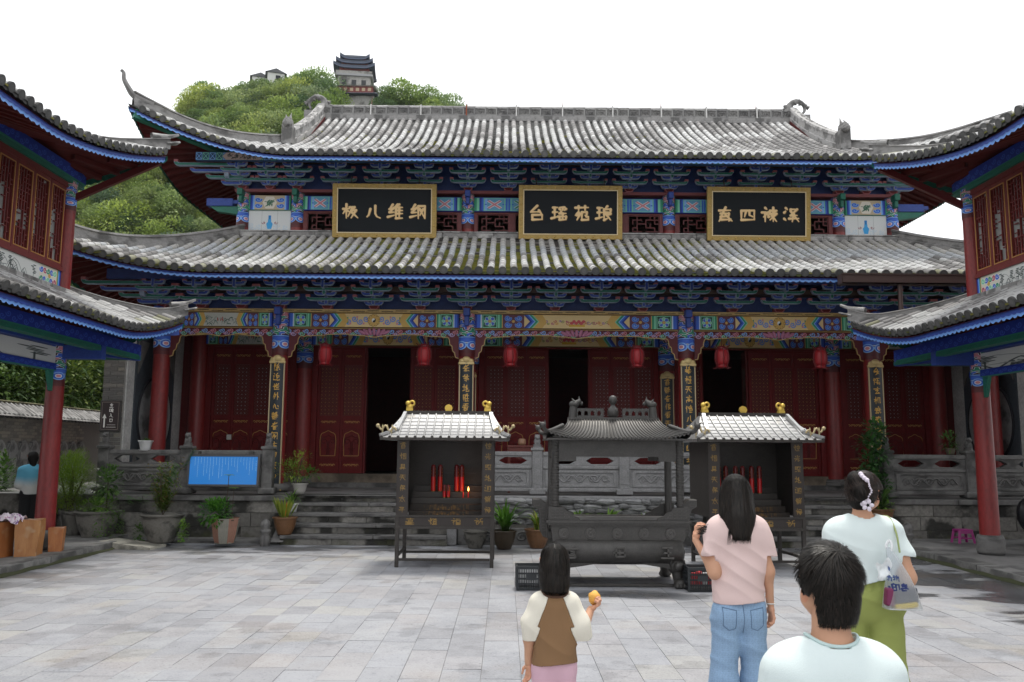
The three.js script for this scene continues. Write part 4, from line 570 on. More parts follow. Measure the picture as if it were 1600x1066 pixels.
  mesh('upper_partition', bx(-7.8, 7.8, 6.2, 8.5, -22.3, -22.2), M.timber, hall);
  // front row
  for (const [i, o] of COL.entries()) {
    mesh('column', cyl(0.175, 0.165, 3.62 - TY - 0.12, 20, o, TY + 0.12, Z1), M.column, hall);
    mesh('column_base', lathe([[0, 0], [0.27, 0], [0.27, 0.05], [0.3, 0.1], [0.25, 0.16], [0.2, 0.17], [0, 0.17]], 18).translate(o, TY, Z1), M.carvedDark, hall);
    const cp = new THREE.CylinderGeometry(0.178, 0.178, 0.96, 20, 1, true).translate(o, 4.1, Z1); mesh('column_paint', flat(cp), M.colPaint, hall);
    mesh('beam_end', join([rbox(0.14, 0.16, 0.2, 0.02, o, 4.52, Z1 + 0.3), rbox(0.1, 0.2, 0.14, 0.02, o, 4.34, Z1 + 0.27)]), M.blue, hall);
    mesh('column', cyl(0.19, 0.18, 4.9 - 0.93, 20, o, 0.93, Z2 + 0.02), M.column, hall);
    mesh('column_base', cyl(0.27, 0.24, 0.14, 16, o, 0.93, Z2 + 0.02), M.carvedDark, hall);
    if (o > -8 && o < 8) { const c2 = new THREE.CylinderGeometry(0.192, 0.192, 0.9, 20, 1, true).translate(o, 4.0, Z2 + 0.02); mesh('column_paint', flat(c2), M.colPaint, hall); }
    void i;
  }
  for (let i = 0; i < 5; i++) {
    const a = COL[i], b = COL[i + 1], w = b - a - 0.34, c = (a + b) / 2, kind = i === 2 ? M.beamFeast : i === 0 || i === 4 ? M.beamLand : M.beamSun;
    mesh('painted_beam', faceBox(c - w / 2, c + w / 2, 4.215, 4.515, Z1 - 0.12, Z1 + 0.12), kind, hall);
    mesh('inner_beam', faceBox(c - w / 2, c + w / 2, 4.1, 4.5, Z2 - 0.1, Z2 + 0.14), kind, hall);
    mesh('lintel', bx(c - w / 2 - 0.17, c + w / 2 + 0.17, 4.5, 5.0, Z2 - 0.12, Z2 + 0.1), M.darkred, hall);
    // carved fascia with stepped lower edge and drop brackets at the columns
    const h = w / 2, top = 4.208, st = [[-h, 0], [h, 0], [h, -0.62], [h - 0.07, -0.60], [h - 0.085, -0.5], [h - 0.13, -0.47], [h - 0.145, -0.36], [h - 0.19, -0.33], [h - 0.2, -0.24], [h - 0.22, -0.19], [h - 0.26, -0.17], [h - 0.32, -0.19], [h - 0.36, -0.17], [h - 0.75, -0.155], [h - 0.78, -0.135], [0.55, -0.125], [0.5, -0.145], [0.22, -0.155], [0, -0.19]];
    const full = [...st, ...st.slice(2, -1).reverse().map(([x, y]) => [-x, y])];
    const cg = extr(full, 0.05), uvA = cg.attributes.uv, pA = cg.attributes.position; for (let k = 0; k < pA.count; k++) uvA.setXY(k, (pA.getX(k) + h) / 2.6, (pA.getY(k) + 0.2) / 0.22);
    mesh('carved_fascia', cg.translate(c, top, Z1 - 0.02), M.carve, hall);
    const edge = full.slice(2).map(([x, y]) => [c + x, top + y, Z1 + 0.032]); for (let k = 0; k < edge.length - 1; k++) edge[k].push(0);
    mesh('gilt_edge', join([...edge.slice(0, -1).map((p, k) => bar(p.slice(0, 3), edge[k + 1].slice(0, 3), 0.022, 0.016)), bx(c - h, c + h, top - 0.012, top + 0.006, Z1 - 0.02, Z1 + 0.042)]), M.goldpaint, hall);
    const petal = []; for (let k = -3; k <= 3; k++) petal.push(mv(new THREE.SphereGeometry(0.075, 8, 6), c + k * 0.085, top - 0.09 - Math.abs(k) * 0.006 + 0.02, Z1 + 0.045, 0, 0, -k * 0.35, [0.5, 1.2, 0.35]));
    if (i > 0 && i < 4) mesh('lotus_carving', join(petal), mat([0.42, 0.16, 0.26], 0.6), hall);
  }
  // gilt key-fret strip and board above
  mesh('fret_strip', bx(-8.9, 8.9, 4.52, 4.585, Z1 - 0.16, Z1 + 0.19), M.goldpaint, hall);
  mesh('fret_line', join(Array.from({ length: 60 }, (_, i) => bx(-8.8 + i * 0.295, -8.8 + i * 0.295 + 0.24, 4.535 + (i % 2) * 0.014, 4.547 + (i % 2) * 0.014, Z1 + 0.19, Z1 + 0.196))), M.dark, hall);
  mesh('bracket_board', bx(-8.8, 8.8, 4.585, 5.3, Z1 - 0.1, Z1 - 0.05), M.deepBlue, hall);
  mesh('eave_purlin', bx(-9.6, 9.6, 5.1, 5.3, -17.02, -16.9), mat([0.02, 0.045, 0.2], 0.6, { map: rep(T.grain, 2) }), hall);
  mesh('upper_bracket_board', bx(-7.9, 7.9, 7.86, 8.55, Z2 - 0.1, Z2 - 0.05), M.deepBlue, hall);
  for (let i = 0; i < 5; i++) { const a = UCOL[i] - (i ? 0 : 0.9), b = UCOL[i + 1] + (i === 4 ? 0.9 : 0); mesh('painted_purlin', faceBox(a, b, 8.32, 8.52, -19.06, -18.96), M.purlin, hall); }
  // bracket sets
  const bp = bracketProto(1), spots = []; for (let i = 0; i < 5; i++) { const n = [3, 4, 5, 4, 3][i]; for (let k = 0; k < n; k++) spots.push(lerp(COL[i], COL[i + 1], k / n)); } spots.push(COL[5]);
  for (const o of spots) { const b = bp.clone(); b.position.set(o, 4.59, Z1 + 0.02); hall.add(b); }
  const us = []; for (let i = 0; i < 5; i++) { const n = [2, 4, 5, 4, 2][i]; for (let k = 0; k < n; k++) us.push(lerp(UCOL[i], UCOL[i + 1], k / n)); } us.push(UCOL[5]);
  for (const o of us) { const b = bp.clone(); b.scale.set(1.02, 0.98, 1); b.position.set(o, 7.86, Z2 + 0.02); hall.add(b); }
  for (const s of [-1, 1]) { // corner clusters: arms turned outwards
    for (const [o, y, z, L] of [[UCOL[5], 7.86, Z2, 0.9], [COL[5], 4.59, Z1, 0.9]]) for (const [k, c] of [[0, 'blue'], [1, 'green'], [2, 'blue'], [3, 'green']]) { const w = 0.6 + k * 0.34; mesh('corner_arm', armGeo(w, 0.1, 0.1), [M.edge, M[c], M.pink], hall).position.set(s * (o + 0.2 + k * 0.16), y + 0.13 + k * 0.11, z + 0.12 + k * 0.13); if (k > 1) continue; const q = mesh('corner_arm', armGeo(w, 0.1, 0.1), [M.edge, M[c], M.pink], hall); q.position.set(s * (o + 0.12 + k * 0.13), y + 0.13 + k * 0.11, z - 0.1 + k * 0.1); q.rotation.y = s * PI / 2; }
    mesh('beam_head', join([bx(0, 0.62, 7.44, 7.62, -0.12, 0.12), bx(0.62, 0.74, 7.5, 7.58, -0.1, 0.1)]).translate(s > 0 ? UCOL[5] + 0.1 : UCOL[0] - 0.84, 0, Z2 + 0.03), M.blue, hall); mesh('beam_head', extr([[0, 7.43], [0.66, 7.43], [0.5, 7.31], [0.2, 7.27], [0, 7.24]].map(([a, b]) => [s * a, b]), 0.18).translate(s * (UCOL[5] + 0.1), 0, Z2 - 0.06), M.green, hall);
  }
  // upper storey: columns, band, lattice windows, painted end panels
  for (const o of UCOL) { mesh('upper_column', cyl(0.15, 0.15, 1.2, 18, o, 6.66, Z2), M.column, hall); const cp = flat(new THREE.CylinderGeometry(0.153, 0.153, 0.86, 18, 1, true).translate(o, 7.36, Z2)); mesh('column_paint', cp, M.colPaint, hall); mesh('beam_end', join([rbox(0.13, 0.16, 0.24, 0.02, o, 7.74, Z2 + 0.25), rbox(0.09, 0.16, 0.16, 0.02, o, 7.58, Z2 + 0.22)]), Math.abs(o) > 6 ? M.green : M.blue, hall); }
  mesh('upper_lintel', bx(-8.0, 8.0, 7.785, 7.855, Z2 - 0.14, Z2 + 0.17), mat([0.2, 0.05, 0.055], 0.6), hall);
  const fret = (w, h, t, d) => { const L = []; const B = (x0, x1, y0, y1) => L.push(bx(x0 - t / 2, x1 + t / 2, y0 - t / 2, y1 + t / 2, -d / 2, d / 2)); const nx = Math.max(3, Math.round(w / 0.105)), ny = Math.round(h / 0.105), px = w / nx, py = h / ny, mid = [Math.floor((nx - 2) / 2), Math.floor((ny - 2) / 2)];
    for (let i = 0; i <= nx; i++) for (let j = 0; j < ny; j++) { const inside = i > mid[0] && i < mid[0] + 2 && j >= mid[1] && j < mid[1] + 2; if (!inside && (i === 0 || i === nx || hash(i, j, nx) > 0.42)) B(-w / 2 + i * px, -w / 2 + i * px, -h / 2 + j * py, -h / 2 + (j + 1) * py); }
    for (let j = 0; j <= ny; j++) for (let i = 0; i < nx; i++) { const inside = j > mid[1] && j < mid[1] + 2 && i >= mid[0] && i < mid[0] + 2; if (!inside && (j === 0 || j === ny || hash(i, j, nx + 50) > 0.42)) B(-w / 2 + i * px, -w / 2 + (i + 1) * px, -h / 2 + j * py, -h / 2 + j * py); } return join(L); };
  const f1 = fret(0.74, 0.58, 0.022, 0.03), redFrame = mat([0.17, 0.028, 0.028], 0.55, { map: rep(T.grain, 1.2) });
  for (let i = 1; i < 4; i++) {
    const a = UCOL[i] + 0.15, b = UCOL[i + 1] - 0.15, n = i === 2 ? 5 : 4, w = (b - a) / n;
    for (let k = 0; k < n; k++) { const c = a + w * (k + 0.5); const f = mesh('window_frame', extr([[-w / 2, -0.34], [w / 2, -0.34], [w / 2, 0.34], [-w / 2, 0.34]], 0.07, 0, [[[-0.38, -0.3], [0.38, -0.3], [0.38, 0.3], [-0.38, 0.3]]]), redFrame, hall); f.position.set(c, 7.02, Z2 - 0.035); mesh('window_lattice', f1, redFrame, f).position.set(0, 0, 0.03); }
    mesh('painted_band', faceBox(a, (a + b) / 2, 7.365, 7.715, Z2 - 0.08, Z2 + 0.1), M.band, hall); mesh('painted_band', faceBox((a + b) / 2, b, 7.365, 7.715, Z2 - 0.08, Z2 + 0.1), M.band, hall);
  }
  for (const s of [-1, 1]) { const a = s > 0 ? UCOL[4] + 0.15 : UCOL[0] + 0.15, b = a + UCOL[5] - UCOL[4] - 0.3; mesh('painted_panel', faceBox(a, b, 6.68, 7.36, Z2 - 0.06, Z2 + 0.04), M.vase, hall); mesh('painted_band', faceBox(a, b, 7.365, 7.715, Z2 - 0.08, Z2 + 0.1), M.facePanel, hall); }

  // door wall
  const sill = mat([0.19, 0.15, 0.11], 0.8, { map: rep(T.weather, 0.5), ...bumpG(2, 0.004) });
  const doorRed = phys([0.155, 0.015, 0.016], 0.55, { specularIntensity: 0.3, map: rep(T.grain, 1.4) }), doorGold = mat([0.55, 0.32, 0.09], 0.5), backing = mat([0.11, 0.05, 0.04], 0.7);
  const carvedSpray = (w, h) => { const L = []; for (let k = 0; k < 6; k++) { const s = k % 2 ? 1 : -1, pts = []; for (let q = 0; q <= 10; q++) { const a = q / 10 * 5, r = 0.035 * (1 - q / 13); pts.push([(k - 2.5) * w / 6.4 + s * Math.cos(a) * r, Math.sin(a) * r * h / 0.07, 0]); } L.push(tube(pts, 0.007, 18, 4)); } return join(L); };
  const tree = join([tube([[0, -0.26, 0], [0, 0.05, 0]], 0.012, 8, 5), ...[-1, 1].flatMap((s) => [tube([[s * 0.03, -0.27, 0], [s * 0.025, 0, 0], [s * 0.05, 0.08, 0], [s * 0.12, 0.09, 0], [s * 0.15, 0.03, 0], [s * 0.1, 0, 0], [s * 0.07, 0.04, 0]], 0.009, 24, 4), tube([[0, 0.2, 0], [s * 0.06, 0.15, 0], [s * 0.12, 0.14, 0], [s * 0.16, 0.08, 0], [s * 0.17, -0.02, 0]], 0.009, 20, 4), tube([[s * 0.02, -0.1, 0], [s * 0.06, -0.13, 0], [s * 0.08, -0.1, 0]], 0.007, 10, 4)])]);
  const arch = (() => { const pts = [[-0.17, -0.29, 0], [-0.18, 0.1, 0], [-0.15, 0.22, 0], [-0.08, 0.25, 0], [0, 0.29, 0], [0.08, 0.25, 0], [0.15, 0.22, 0], [0.18, 0.1, 0], [0.17, -0.29, 0]]; return join([tube(pts, 0.007, 40, 4), bar([-0.17, -0.29, 0], [0.17, -0.29, 0], 0.012, 0.01)]); })();
  const spray1 = carvedSpray(0.36, 0.07);
  function leaf(o, w, lit) { // one door leaf, floor 1.13 to 4.08
    const d = new THREE.Group(); d.name = 'door_leaf'; hall.add(d); d.position.set(o, 1.135, Z2 - 0.1); const h = 2.93, q = w / 2 - 0.004, st = 0.055;
    mesh('stile', join([bx(-q, -q + st, 0, h, 0, 0.06), bx(q - st, q, 0, h, 0, 0.06), ...[[0, 0.06], [0.3, 0.36], [1.02, 1.08], [1.27, 1.33], [2.52, 2.58], [h - 0.06, h]].map(([a, b]) => bx(-q + st, q - st, a, b, 0.002, 0.058))]), doorRed, d);
    for (const [y0, y1] of [[0.06, 0.3], [0.36, 1.02], [1.08, 1.27], [2.58, h - 0.06]]) mesh('panel', bx(-q + st, q - st, y0, y1, 0.01, 0.03), doorRed, d);
    mesh('lattice_backing', bx(-q + st, q - st, 1.33, 2.52, 0.008, 0.014), backing, d);
    mesh('lattice', squareLattice(w - 2 * st - 0.01, 1.19, 0.062, 0.013, 0.014), doorRed, d).position.set(0, 1.925, 0.034);
    const studs = []; for (let y = -0.55; y < 0.56; y += 0.0875) for (let x = -Math.floor((w / 2 - 0.09) / 0.0875) * 0.0875; x < w / 2 - 0.07; x += 0.0875) studs.push(mv(new THREE.OctahedronGeometry(0.013), x, y, 0.012)); const sd = stuff(mesh('lattice_studs', join(studs), lit, d)); sd.position.set(0, 1.925, 0.034);
    mesh('carving', spray1, doorGold, d).position.set(0, 0.18, 0.034); mesh('carving', spray1, doorGold, d).position.set(0, 1.175, 0.034); mesh('carving', tree, M.darkred, d).position.set(0, 0.68, 0.036); mesh('carving', arch, doorGold, d).position.set(0, 0.69, 0.036);
    mesh('carving', spray1, doorGold, d).position.set(0, 2.72, 0.034);
    return d;
  }
  const litA = mat([0.5, 0.3, 0.1], 0.6), litB = mat([0.44, 0.47, 0.48], 0.6);
  const bays = [[COL[0], COL[1], null], [COL[1], COL[2], 0.5], [COL[2], COL[3], 0.47], [COL[3], COL[4], 0.56], [COL[4], COL[5], null]];
  for (const [bi, [a0, b0, open]] of bays.entries()) {
    const a = a0 + 0.19, b = b0 - 0.19, w = b - a;
    mesh('door_sill', bx(a, b, 0.93, 1.13, Z2 - 0.16, Z2 + 0.06), sill, hall);
    mesh('jamb', bx(a, a + 0.12, 1.13, 4.5, Z2 - 0.13, Z2 + 0.02), doorRed, hall); mesh('jamb', bx(b - 0.12, b, 1.13, 4.5, Z2 - 0.13, Z2 + 0.02), doorRed, hall); mesh('transom', bx(a + 0.12, b - 0.12, 4.07, 4.5, Z2 - 0.13, Z2 + 0.0), doorRed, hall);
    const n = bi === 2 ? 8 : bi === 0 || bi === 4 ? 4 : 6, lw = (w - 0.24) / n, lit = bi === 1 || bi === 3 ? litA : litB;
    for (let k = 0; k < n; k++) { if (open && (n === 8 ? (k === 3 || k === 4) : bi === 1 ? k === 2 || k === 3 : k === 1 || k === 2)) { const s = k % 2 ? 1 : -1; void s; continue; } leaf(a + 0.12 + lw * (k + 0.5), lw, lit); }
    if (open) for (const s of [-1, 1]) { const k = n === 8 ? 4 : bi === 1 ? 3 : 2, c = a + 0.12 + lw * k; const d = leaf(0, lw, lit); d.position.set(c + s * lw * 0.98, 1.135, Z2 - 0.13 - lw / 2); d.rotation.y = s * (PI / 2 - 0.1); }
  }
  // porch end walls: brick pier, plaster strips, slate panel with round medallion
  for (const s of [-1, 1]) {
    const xw = s * 9.1, w = s * 9.34;
    mesh('side_wall', s < 0 ? bx(-9.48, -9.1, TY, 4.5, -19.9, -17.02) : bx(9.1, 9.48, TY, 4.5, -19.9, -17.02), M.plaster, hall);
    const P = (z0, z1, y0, y1, d, m, nm) => mesh(nm, s < 0 ? bx(xw, xw + d, y0, y1, z0, z1) : bx(xw - d, xw, y0, y1, z0, z1), m, hall);
    P(-19.35, -17.35, TY + 0.1, 4.6, 0.03, M.slate, 'slate_panel');
    mesh('medallion_rim', mv(new THREE.TorusGeometry(0.84, 0.03, 8, 48), xw - s * 0.04, 2.35, -18.35, 0, PI / 2, 0), M.dark, hall); mesh('medallion', mv(new THREE.CylinderGeometry(0.82, 0.82, 0.03, 40), xw - s * 0.04, 2.35, -18.35, 0, 0, PI / 2), mat([0.32, 0.33, 0.33], 0.8, { map: rep(T.weather, 1) }), hall);
    for (const [y, q] of [[0.98, 1], [3.9, -1]]) for (const zz of [-19.3, -17.4]) mesh('corner_carving', s < 0 ? mv(extr([[0, 0], [0.5, 0], [0, 0.7]], 0.02), xw + 0.03, y, zz, 0, PI / 2 * 1, 0, [zz < -18 ? -1 : 1, q, 1]) : mv(extr([[0, 0], [0.5, 0], [0, 0.7]], 0.02), xw - 0.05, y, zz, 0, PI / 2, 0, [zz < -18 ? -1 : 1, q, 1]), M.carvedDark, hall);
    mesh('pier_core', bx(w - 0.21, w + 0.21, TY, 4.1, -17.4, -16.98), M.mortar, hall);
    for (let r = 0; r < 39; r++) for (let k = 0; k < 2; k++) { const L = r % 2 ? (k ? 0.14 : 0.28) : k ? 0.28 : 0.14, x0 = k ? (r % 2 ? 0.28 : 0.14) : 0; mesh('brick', box(L - 0.012, 0.07, 0.2), M.brick[Math.floor(hash(r, k, s + 3) * 4)], hall).position.set(w - 0.215 + x0 + L / 2, TY + 0.045 + r * 0.0825, -17.068 + 0.008 * hash(r, k, 9)); }
  }
}
// ---------- side halls: open ground floor, latticed upper storey, two tiled roofs ----------
const inkPanel = canvasTex(1024, 96, (x, w, h) => { x.fillStyle = '#d4d6d3'; x.fillRect(0, 0, w, h); const r = RNG(21); x.lineCap = 'round';
  for (let k = 0; k < 26; k++) { const X = r() * w, p = 20 + r() * 50; x.strokeStyle = ['#4a4f50', '#787d7d', '#9a9e9d'][k % 3]; x.lineWidth = 2 + r() * 3; x.beginPath(); x.moveTo(X - p, h); x.quadraticCurveTo(X - p * 0.3, h - p * 1.3, X, h - 20 - p * 0.7); x.quadraticCurveTo(X + p * 0.4, h - p, X + p, h); x.stroke(); for (let j = 0; j < 5; j++) { x.beginPath(); x.moveTo(X + (r() - 0.5) * p, h - r() * p); x.lineTo(X + (r() - 0.5) * p, h - r() * 0.5 * p); x.stroke(); } }
  for (let k = 0; k < 16; k++) { const X = r() * w; x.fillStyle = '#3c4644'; for (let j = 0; j < 6; j++) { x.beginPath(); x.ellipse(X + (r() - 0.5) * 26, h - 34 - j * 8, 14, 3, 0, 0, 7); x.fill(); } x.fillRect(X - 2, h - 40, 3, 40); } });
const curlPanel = canvasTex(256, 128, (x, w, h) => { x.fillStyle = '#d5d2c4'; x.fillRect(0, 0, w, h); const S = [PAL.deep, PAL.blue, PAL.sky, PAL.green, PAL.gold]; S.forEach((c, k) => { x.fillStyle = c; x.fillRect(w - 10 * (k + 1), 0, 10, h); }); for (let k = 0; k < 5; k++) for (const v of [0.26, 0.74]) { const X = 24 + k * 40, c = [PAL.blue, PAL.rose, PAL.green, PAL.blue, PAL.mint][(k + (v > 0.5 ? 2 : 0)) % 5]; scrollCurl(x, X, v * h, 22, k % 2 ? 1 : -1, '#f0efe6', 17, 1.2); scrollCurl(x, X, v * h, 22, k % 2 ? 1 : -1, c, 12, 1.2); } x.fillStyle = PAL.gold; x.beginPath(); x.arc(120, h / 2, 16, 0, 7); x.fill(); });
M.ink = mat([1, 1, 1], 0.75, { map: inkPanel }); M.curl = mat([1, 1, 1], 0.7, { map: curlPanel });
const wingLattice = (w, h, seed) => { const t = 0.016, L = [], nx = 5, px = w / nx; for (let i = 0; i <= nx; i++) { if (i === 0 || i === nx) { L.push(bx(-w / 2 + i * px - t / 2, -w / 2 + i * px + t / 2, -h / 2, h / 2, 0, 0.03)); continue; } let y = -h / 2; for (let j = 0; y < h / 2; j++) { const len = 0.14 + 0.2 * hash(i, j, seed); if (hash(i, j, seed + 1) > 0.2) L.push(bx(-w / 2 + i * px - t / 2, -w / 2 + i * px + t / 2, y, Math.min(h / 2, y + len), 0, 0.03)); y += len; } } const ny = 17, py = h / ny; for (let j = 0; j <= ny; j++) for (let i = 0; i < nx; i++) if (j === 0 || j === ny || hash(i, j, seed + 2) > 0.55) L.push(bx(-w / 2 + i * px - t / 2, -w / 2 + (i + 1) * px + t / 2, -h / 2 + j * py - t / 2, -h / 2 + j * py + t / 2, 0.004, 0.026)); return join(L); };
function sideHall(X, turn, far, label) { // far: +1 or -1, the local side of the end next to the main hall
  const g = thing('side_hall', label, 'pavilion', [X, 0, -4.55], turn), f = far;
  const span = f > 0 ? { from: 2.2, to: 10.45 } : { from: -10.45, to: -2.2 }, span2 = f > 0 ? { from: 2.2, to: 9.24 } : { from: -9.24, to: -2.2 };
  const A = tiledRoof({ eaveZ: 1.32, eaveY: 3.57, topZ: -0.02, a: 0.42, b: 0.02, hipO: 9.05, hipZ: -0.05, cornO: 10.6, cornZ: 1.4, up: [0.45, 8.3, 1.8], backZ: -3.6, pitch: 0.2, r: 0.058, parts: 110, moss: 0.45, seed: X < 0 ? 13 : 17, soffit: 1.25, fascia: 0.085, rafterPitch: 0.26, sideRafters: 4, ...span }, g, 'skirt_roof');
  const B = tiledRoof({ eaveZ: 1.32, eaveY: 5.9, topZ: -2.6, a: 0.27, b: 0.04, hipO: 6.5, hipZ: -1.45, cornO: 9.38, cornZ: 1.42, up: [0.8, 5.9, 1.6], backZ: -6, pitch: 0.2, r: 0.058, parts: 110, moss: 0.4, seed: X < 0 ? 19 : 23, soffit: 1.5, fascia: 0.08, rafterPitch: 0.26, sideRafters: 4, ...span2 }, g, 'upper_roof');
  for (const s of [f]) { const hp = (R, o0, z0, o1, z1) => { const P = []; for (let k = 0; k <= 8; k++) { const t = k / 8, o = lerp(o0, o1, t), z = lerp(z0, z1, t); P.push([s * o, R.y(o, Math.min(z, R.ze(o) - 0.02)) + 0.02 + (t > 0.8 ? (t - 0.8) * 0.7 : 0), z]); } return P; };
    const h1 = hp(A.R, 9.0, -0.05, 10.6, 1.42), h2 = hp(B.R, 6.5, -1.4, 9.4, 1.42);
    mesh('hip_ridge', ridgeGeo(h1, 0.12, 0.11, 20), M.ridge, A.body); mesh('hip_ridge', ridgeGeo(h2, 0.11, 0.09, 24), M.ridge, B.body);
    for (const [h, b] of [[h1, A.body], [h2, B.body]]) { const e = h[8]; mesh('corner_tip', taperTube([[e[0] - s * 0.25, e[1] + 0.04, e[2] - 0.2], [e[0], e[1] + 0.12, e[2]], [e[0] + s * 0.12, e[1] + 0.19, e[2] + 0.1]], 0.05, 0.025, 12, 7), M.ridgePale, b); mesh('corner_pan', mv(rbox(0.24, 0.035, 0.16, 0.015), e[0] + s * 0.02, e[1] - 0.0, e[2] + 0.04, 0, -s * 0.8, s * 0.3), M.ridgePale, b); }
    mesh('corner_beam', bar([s * 9, 5.72, 0], [s * 9.35, B.R.y(9.35, B.R.ze(9.35)) - 0.17, 1.3], 0.1, 0.1), M.darkred, B.body); mesh('corner_beam', bar([s * 9, 3.5, 0], [s * 10.5, A.R.y(10.5, A.R.ze(10.5)) - 0.2, 1.3], 0.15, 0.18), M.blue, A.body); }
  mesh('rear_slope', grid(8, 6, (u, v) => [lerp(-9.9, 9.9, u), lerp(5.9, 8.1, v), lerp(-6.4, -2.6, v)]), M.ridge, B.body);
  for (let i = 0; i < 24; i++) mesh('wall_ridge_tile', rbox(0.396, 0.1, 0.13, 0.02, f * (9.0 - i * 0.4), 4.17, 0.1), hash(i, 3) > 0.5 ? M.ridge : M.ridgePale, A.body);
  // upper storey
  const U = [9, 5.0, 1.0, -3.0, -7.0, -9].map((o) => o * f);
  for (const o of U.slice(0, 4)) { mesh('upper_column', cyl(0.13, 0.125, 1.9, 16, o, 4.1, -0.02), M.column, g); mesh('column_paint', flat(new THREE.CylinderGeometry(0.134, 0.134, 0.5, 16, 1, true).translate(o, 5.79, -0.02)), M.colPaint, g); }
  mesh('back_wall', join([bx(-9, 9, 4.1, 6.2, -4.3, -4.2), bx(-9.05, -8.95, 4.1, 6.2, -4.2, -0.2), bx(8.95, 9.05, 4.1, 6.2, -4.2, -0.2)]), M.column, g);
  mesh('upper_ceiling', bx(-9, 9, 6.25, 6.3, -4.3, 0), M.darkred, g);
  mesh('upper_floor', bx(-9.1, 9.1, 3.45, 3.66, -4.3, -0.05), M.darkred, g);
  mesh('head_beam', faceBox(-9.3, 9.3, 6.06, 6.27, -0.1, 0.1), M.cloudBlueLong, g); mesh('head_strip', bx(-9.3, 9.3, 5.985, 6.058, -0.08, 0.085), M.green, g);
  const gilt = mat([0.45, 0.22, 0.06], 0.55), redL = mat([0.19, 0.024, 0.022], 0.5, { map: rep(T.grain, 1.3) }), pale = mat([0.30, 0.31, 0.30], 0.35);
  for (let b = 0; b < 2; b++) { const a0 = U[b], b0 = U[b + 1], n = 8, lo = Math.min(a0, b0) + 0.14, w = (Math.abs(b0 - a0) - 0.28) / n;
    mesh('head_rail', bx(lo, lo + w * n, 5.9, 5.985, -0.06, 0.04), redL, g); mesh('sill_rail', bx(lo, lo + w * n, 4.5, 4.565, -0.06, 0.06), redL, g);
    for (let k = 0; k < n; k++) { const c = lo + w * (k + 0.5), fr = mesh('shutter', extr([[-w / 2 + 0.004, 4.565], [w / 2 - 0.004, 4.565], [w / 2 - 0.004, 5.9], [-w / 2 + 0.004, 5.9]], 0.05, 0, [[[-w / 2 + 0.05, 4.63], [w / 2 - 0.05, 4.63], [w / 2 - 0.05, 5.83], [-w / 2 + 0.05, 5.83]]]).translate(0, 0, -0.03), redL, g); fr.position.x = c;
      mesh('gilt_edge', extr([[-w / 2 + 0.042, 4.622], [w / 2 - 0.042, 4.622], [w / 2 - 0.042, 5.838], [-w / 2 + 0.042, 5.838]], 0.008, 0, [[[-w / 2 + 0.058, 4.638], [w / 2 - 0.058, 4.638], [w / 2 - 0.058, 5.822], [-w / 2 + 0.058, 5.822]]]).translate(0, 0, 0.02), gilt, fr); mesh('lattice', wingLattice(w - 0.1, 1.2, (k % 3) + 60).translate(0, 5.23, -0.02), redL, fr); mesh('pane', bx(-w / 2 + 0.05, w / 2 - 0.05, 4.63, 5.83, -0.034, -0.03), pale, fr); }
    mesh('painted_panel', faceBox(lo + (f > 0 ? 0 : 0.62), lo + w * n - (f > 0 ? 0.62 : 0), 4.215, 4.5, -0.05, 0.03), M.ink, g);
    const cx = f > 0 ? lo + w * n - 0.62 : lo; const cp = faceBox(cx, cx + 0.62, 4.215, 4.5, -0.05, 0.03); if (f < 0) { const uv = cp.attributes.uv; for (let i = 0; i < uv.count; i++) uv.setX(i, 1 - uv.getX(i)); } mesh('painted_panel', cp, M.curl, g); }
  // ground floor: columns on drums, beams, hanging panels
  for (const o of U.slice(0, 4)) for (const z of o === U[0] ? [0, -3.9] : [0]) { mesh('column', cyl(0.15, 0.128, 3.05, 18, o, 0.42, z), M.column, g); mesh('column_base', lathe([[0, 0], [0.19, 0], [0.205, 0.06], [0.205, 0.24], [0.185, 0.3], [0, 0.3]], 18).translate(o, 0.118, z), M.carvedDark, g); mesh('column_paint', flat(new THREE.CylinderGeometry(0.136, 0.136, 0.66, 16, 1, true).translate(o, 2.99, z)), M.colPaint, g); mesh('bracket', mv(extr([[0, 0], [0.42, 0.02], [0.2, -0.24], [0.05, -0.66], [0, -0.68]], 0.06), o + (f > 0 ? -0.12 : 0.12), 3.25, z - 0.03, 0, 0, 0, [-f, 1, 1]), M.green, g); }
  const L0 = -9.2, L1 = 9.2;
  mesh('eave_beam', faceBox(-10.42, 10.42, 3.3, 3.5, 0.58, 0.72), M.cloudBlueLong, g); mesh('eave_strip', bx(-10.42, 10.42, 3.235, 3.298, 0.57, 0.73), M.green, g);
  mesh('end_beam', join([bx(f * 10.38 - 0.07, f * 10.38 + 0.07, 3.3, 3.5, -4.2, 0.575)]), M.blue, g); mesh('end_strip', bx(f * 10.38 - 0.08, f * 10.38 + 0.08, 3.235, 3.298, -4.2, 0.565), M.green, g);
  for (const o of U.slice(0, 3)) mesh('tie_beam', bx(o - 0.07, o + 0.07, 3.1, 3.32, 0.1, 0.74), M.blue, g);
  mesh('diagonal_tie', bar([f * 9, 3.3, 0], [f * 10.4, 3.3, 0.68], 0.12, 0.16), M.blue, g);
  mesh('floor_beam', bx(L0, L1, 3.3, 3.48, -0.12, 0.12), M.blue, g); mesh('painted_panel', faceBox(L0, L1, 3.02, 3.28, -0.04, 0.04), M.ink, g); mesh('scroll_band', faceBox(L0, L1, 2.9, 3.015, -0.05, 0.06), M.cloudBlueLong, g);
  return g;
}
{ const t = rep(cloudBlue, 9, 1); t.wrapS = THREE.RepeatWrapping; M.cloudBlueLong = mat([1, 1, 1], 0.6, { map: t }); }
sideHall(-7.2, PI / 2, 1, 'two-storey red latticed side hall above the wooden stumps');
sideHall(7.67, -PI / 2, -1, 'two-storey red latticed side hall beside the magenta stool');
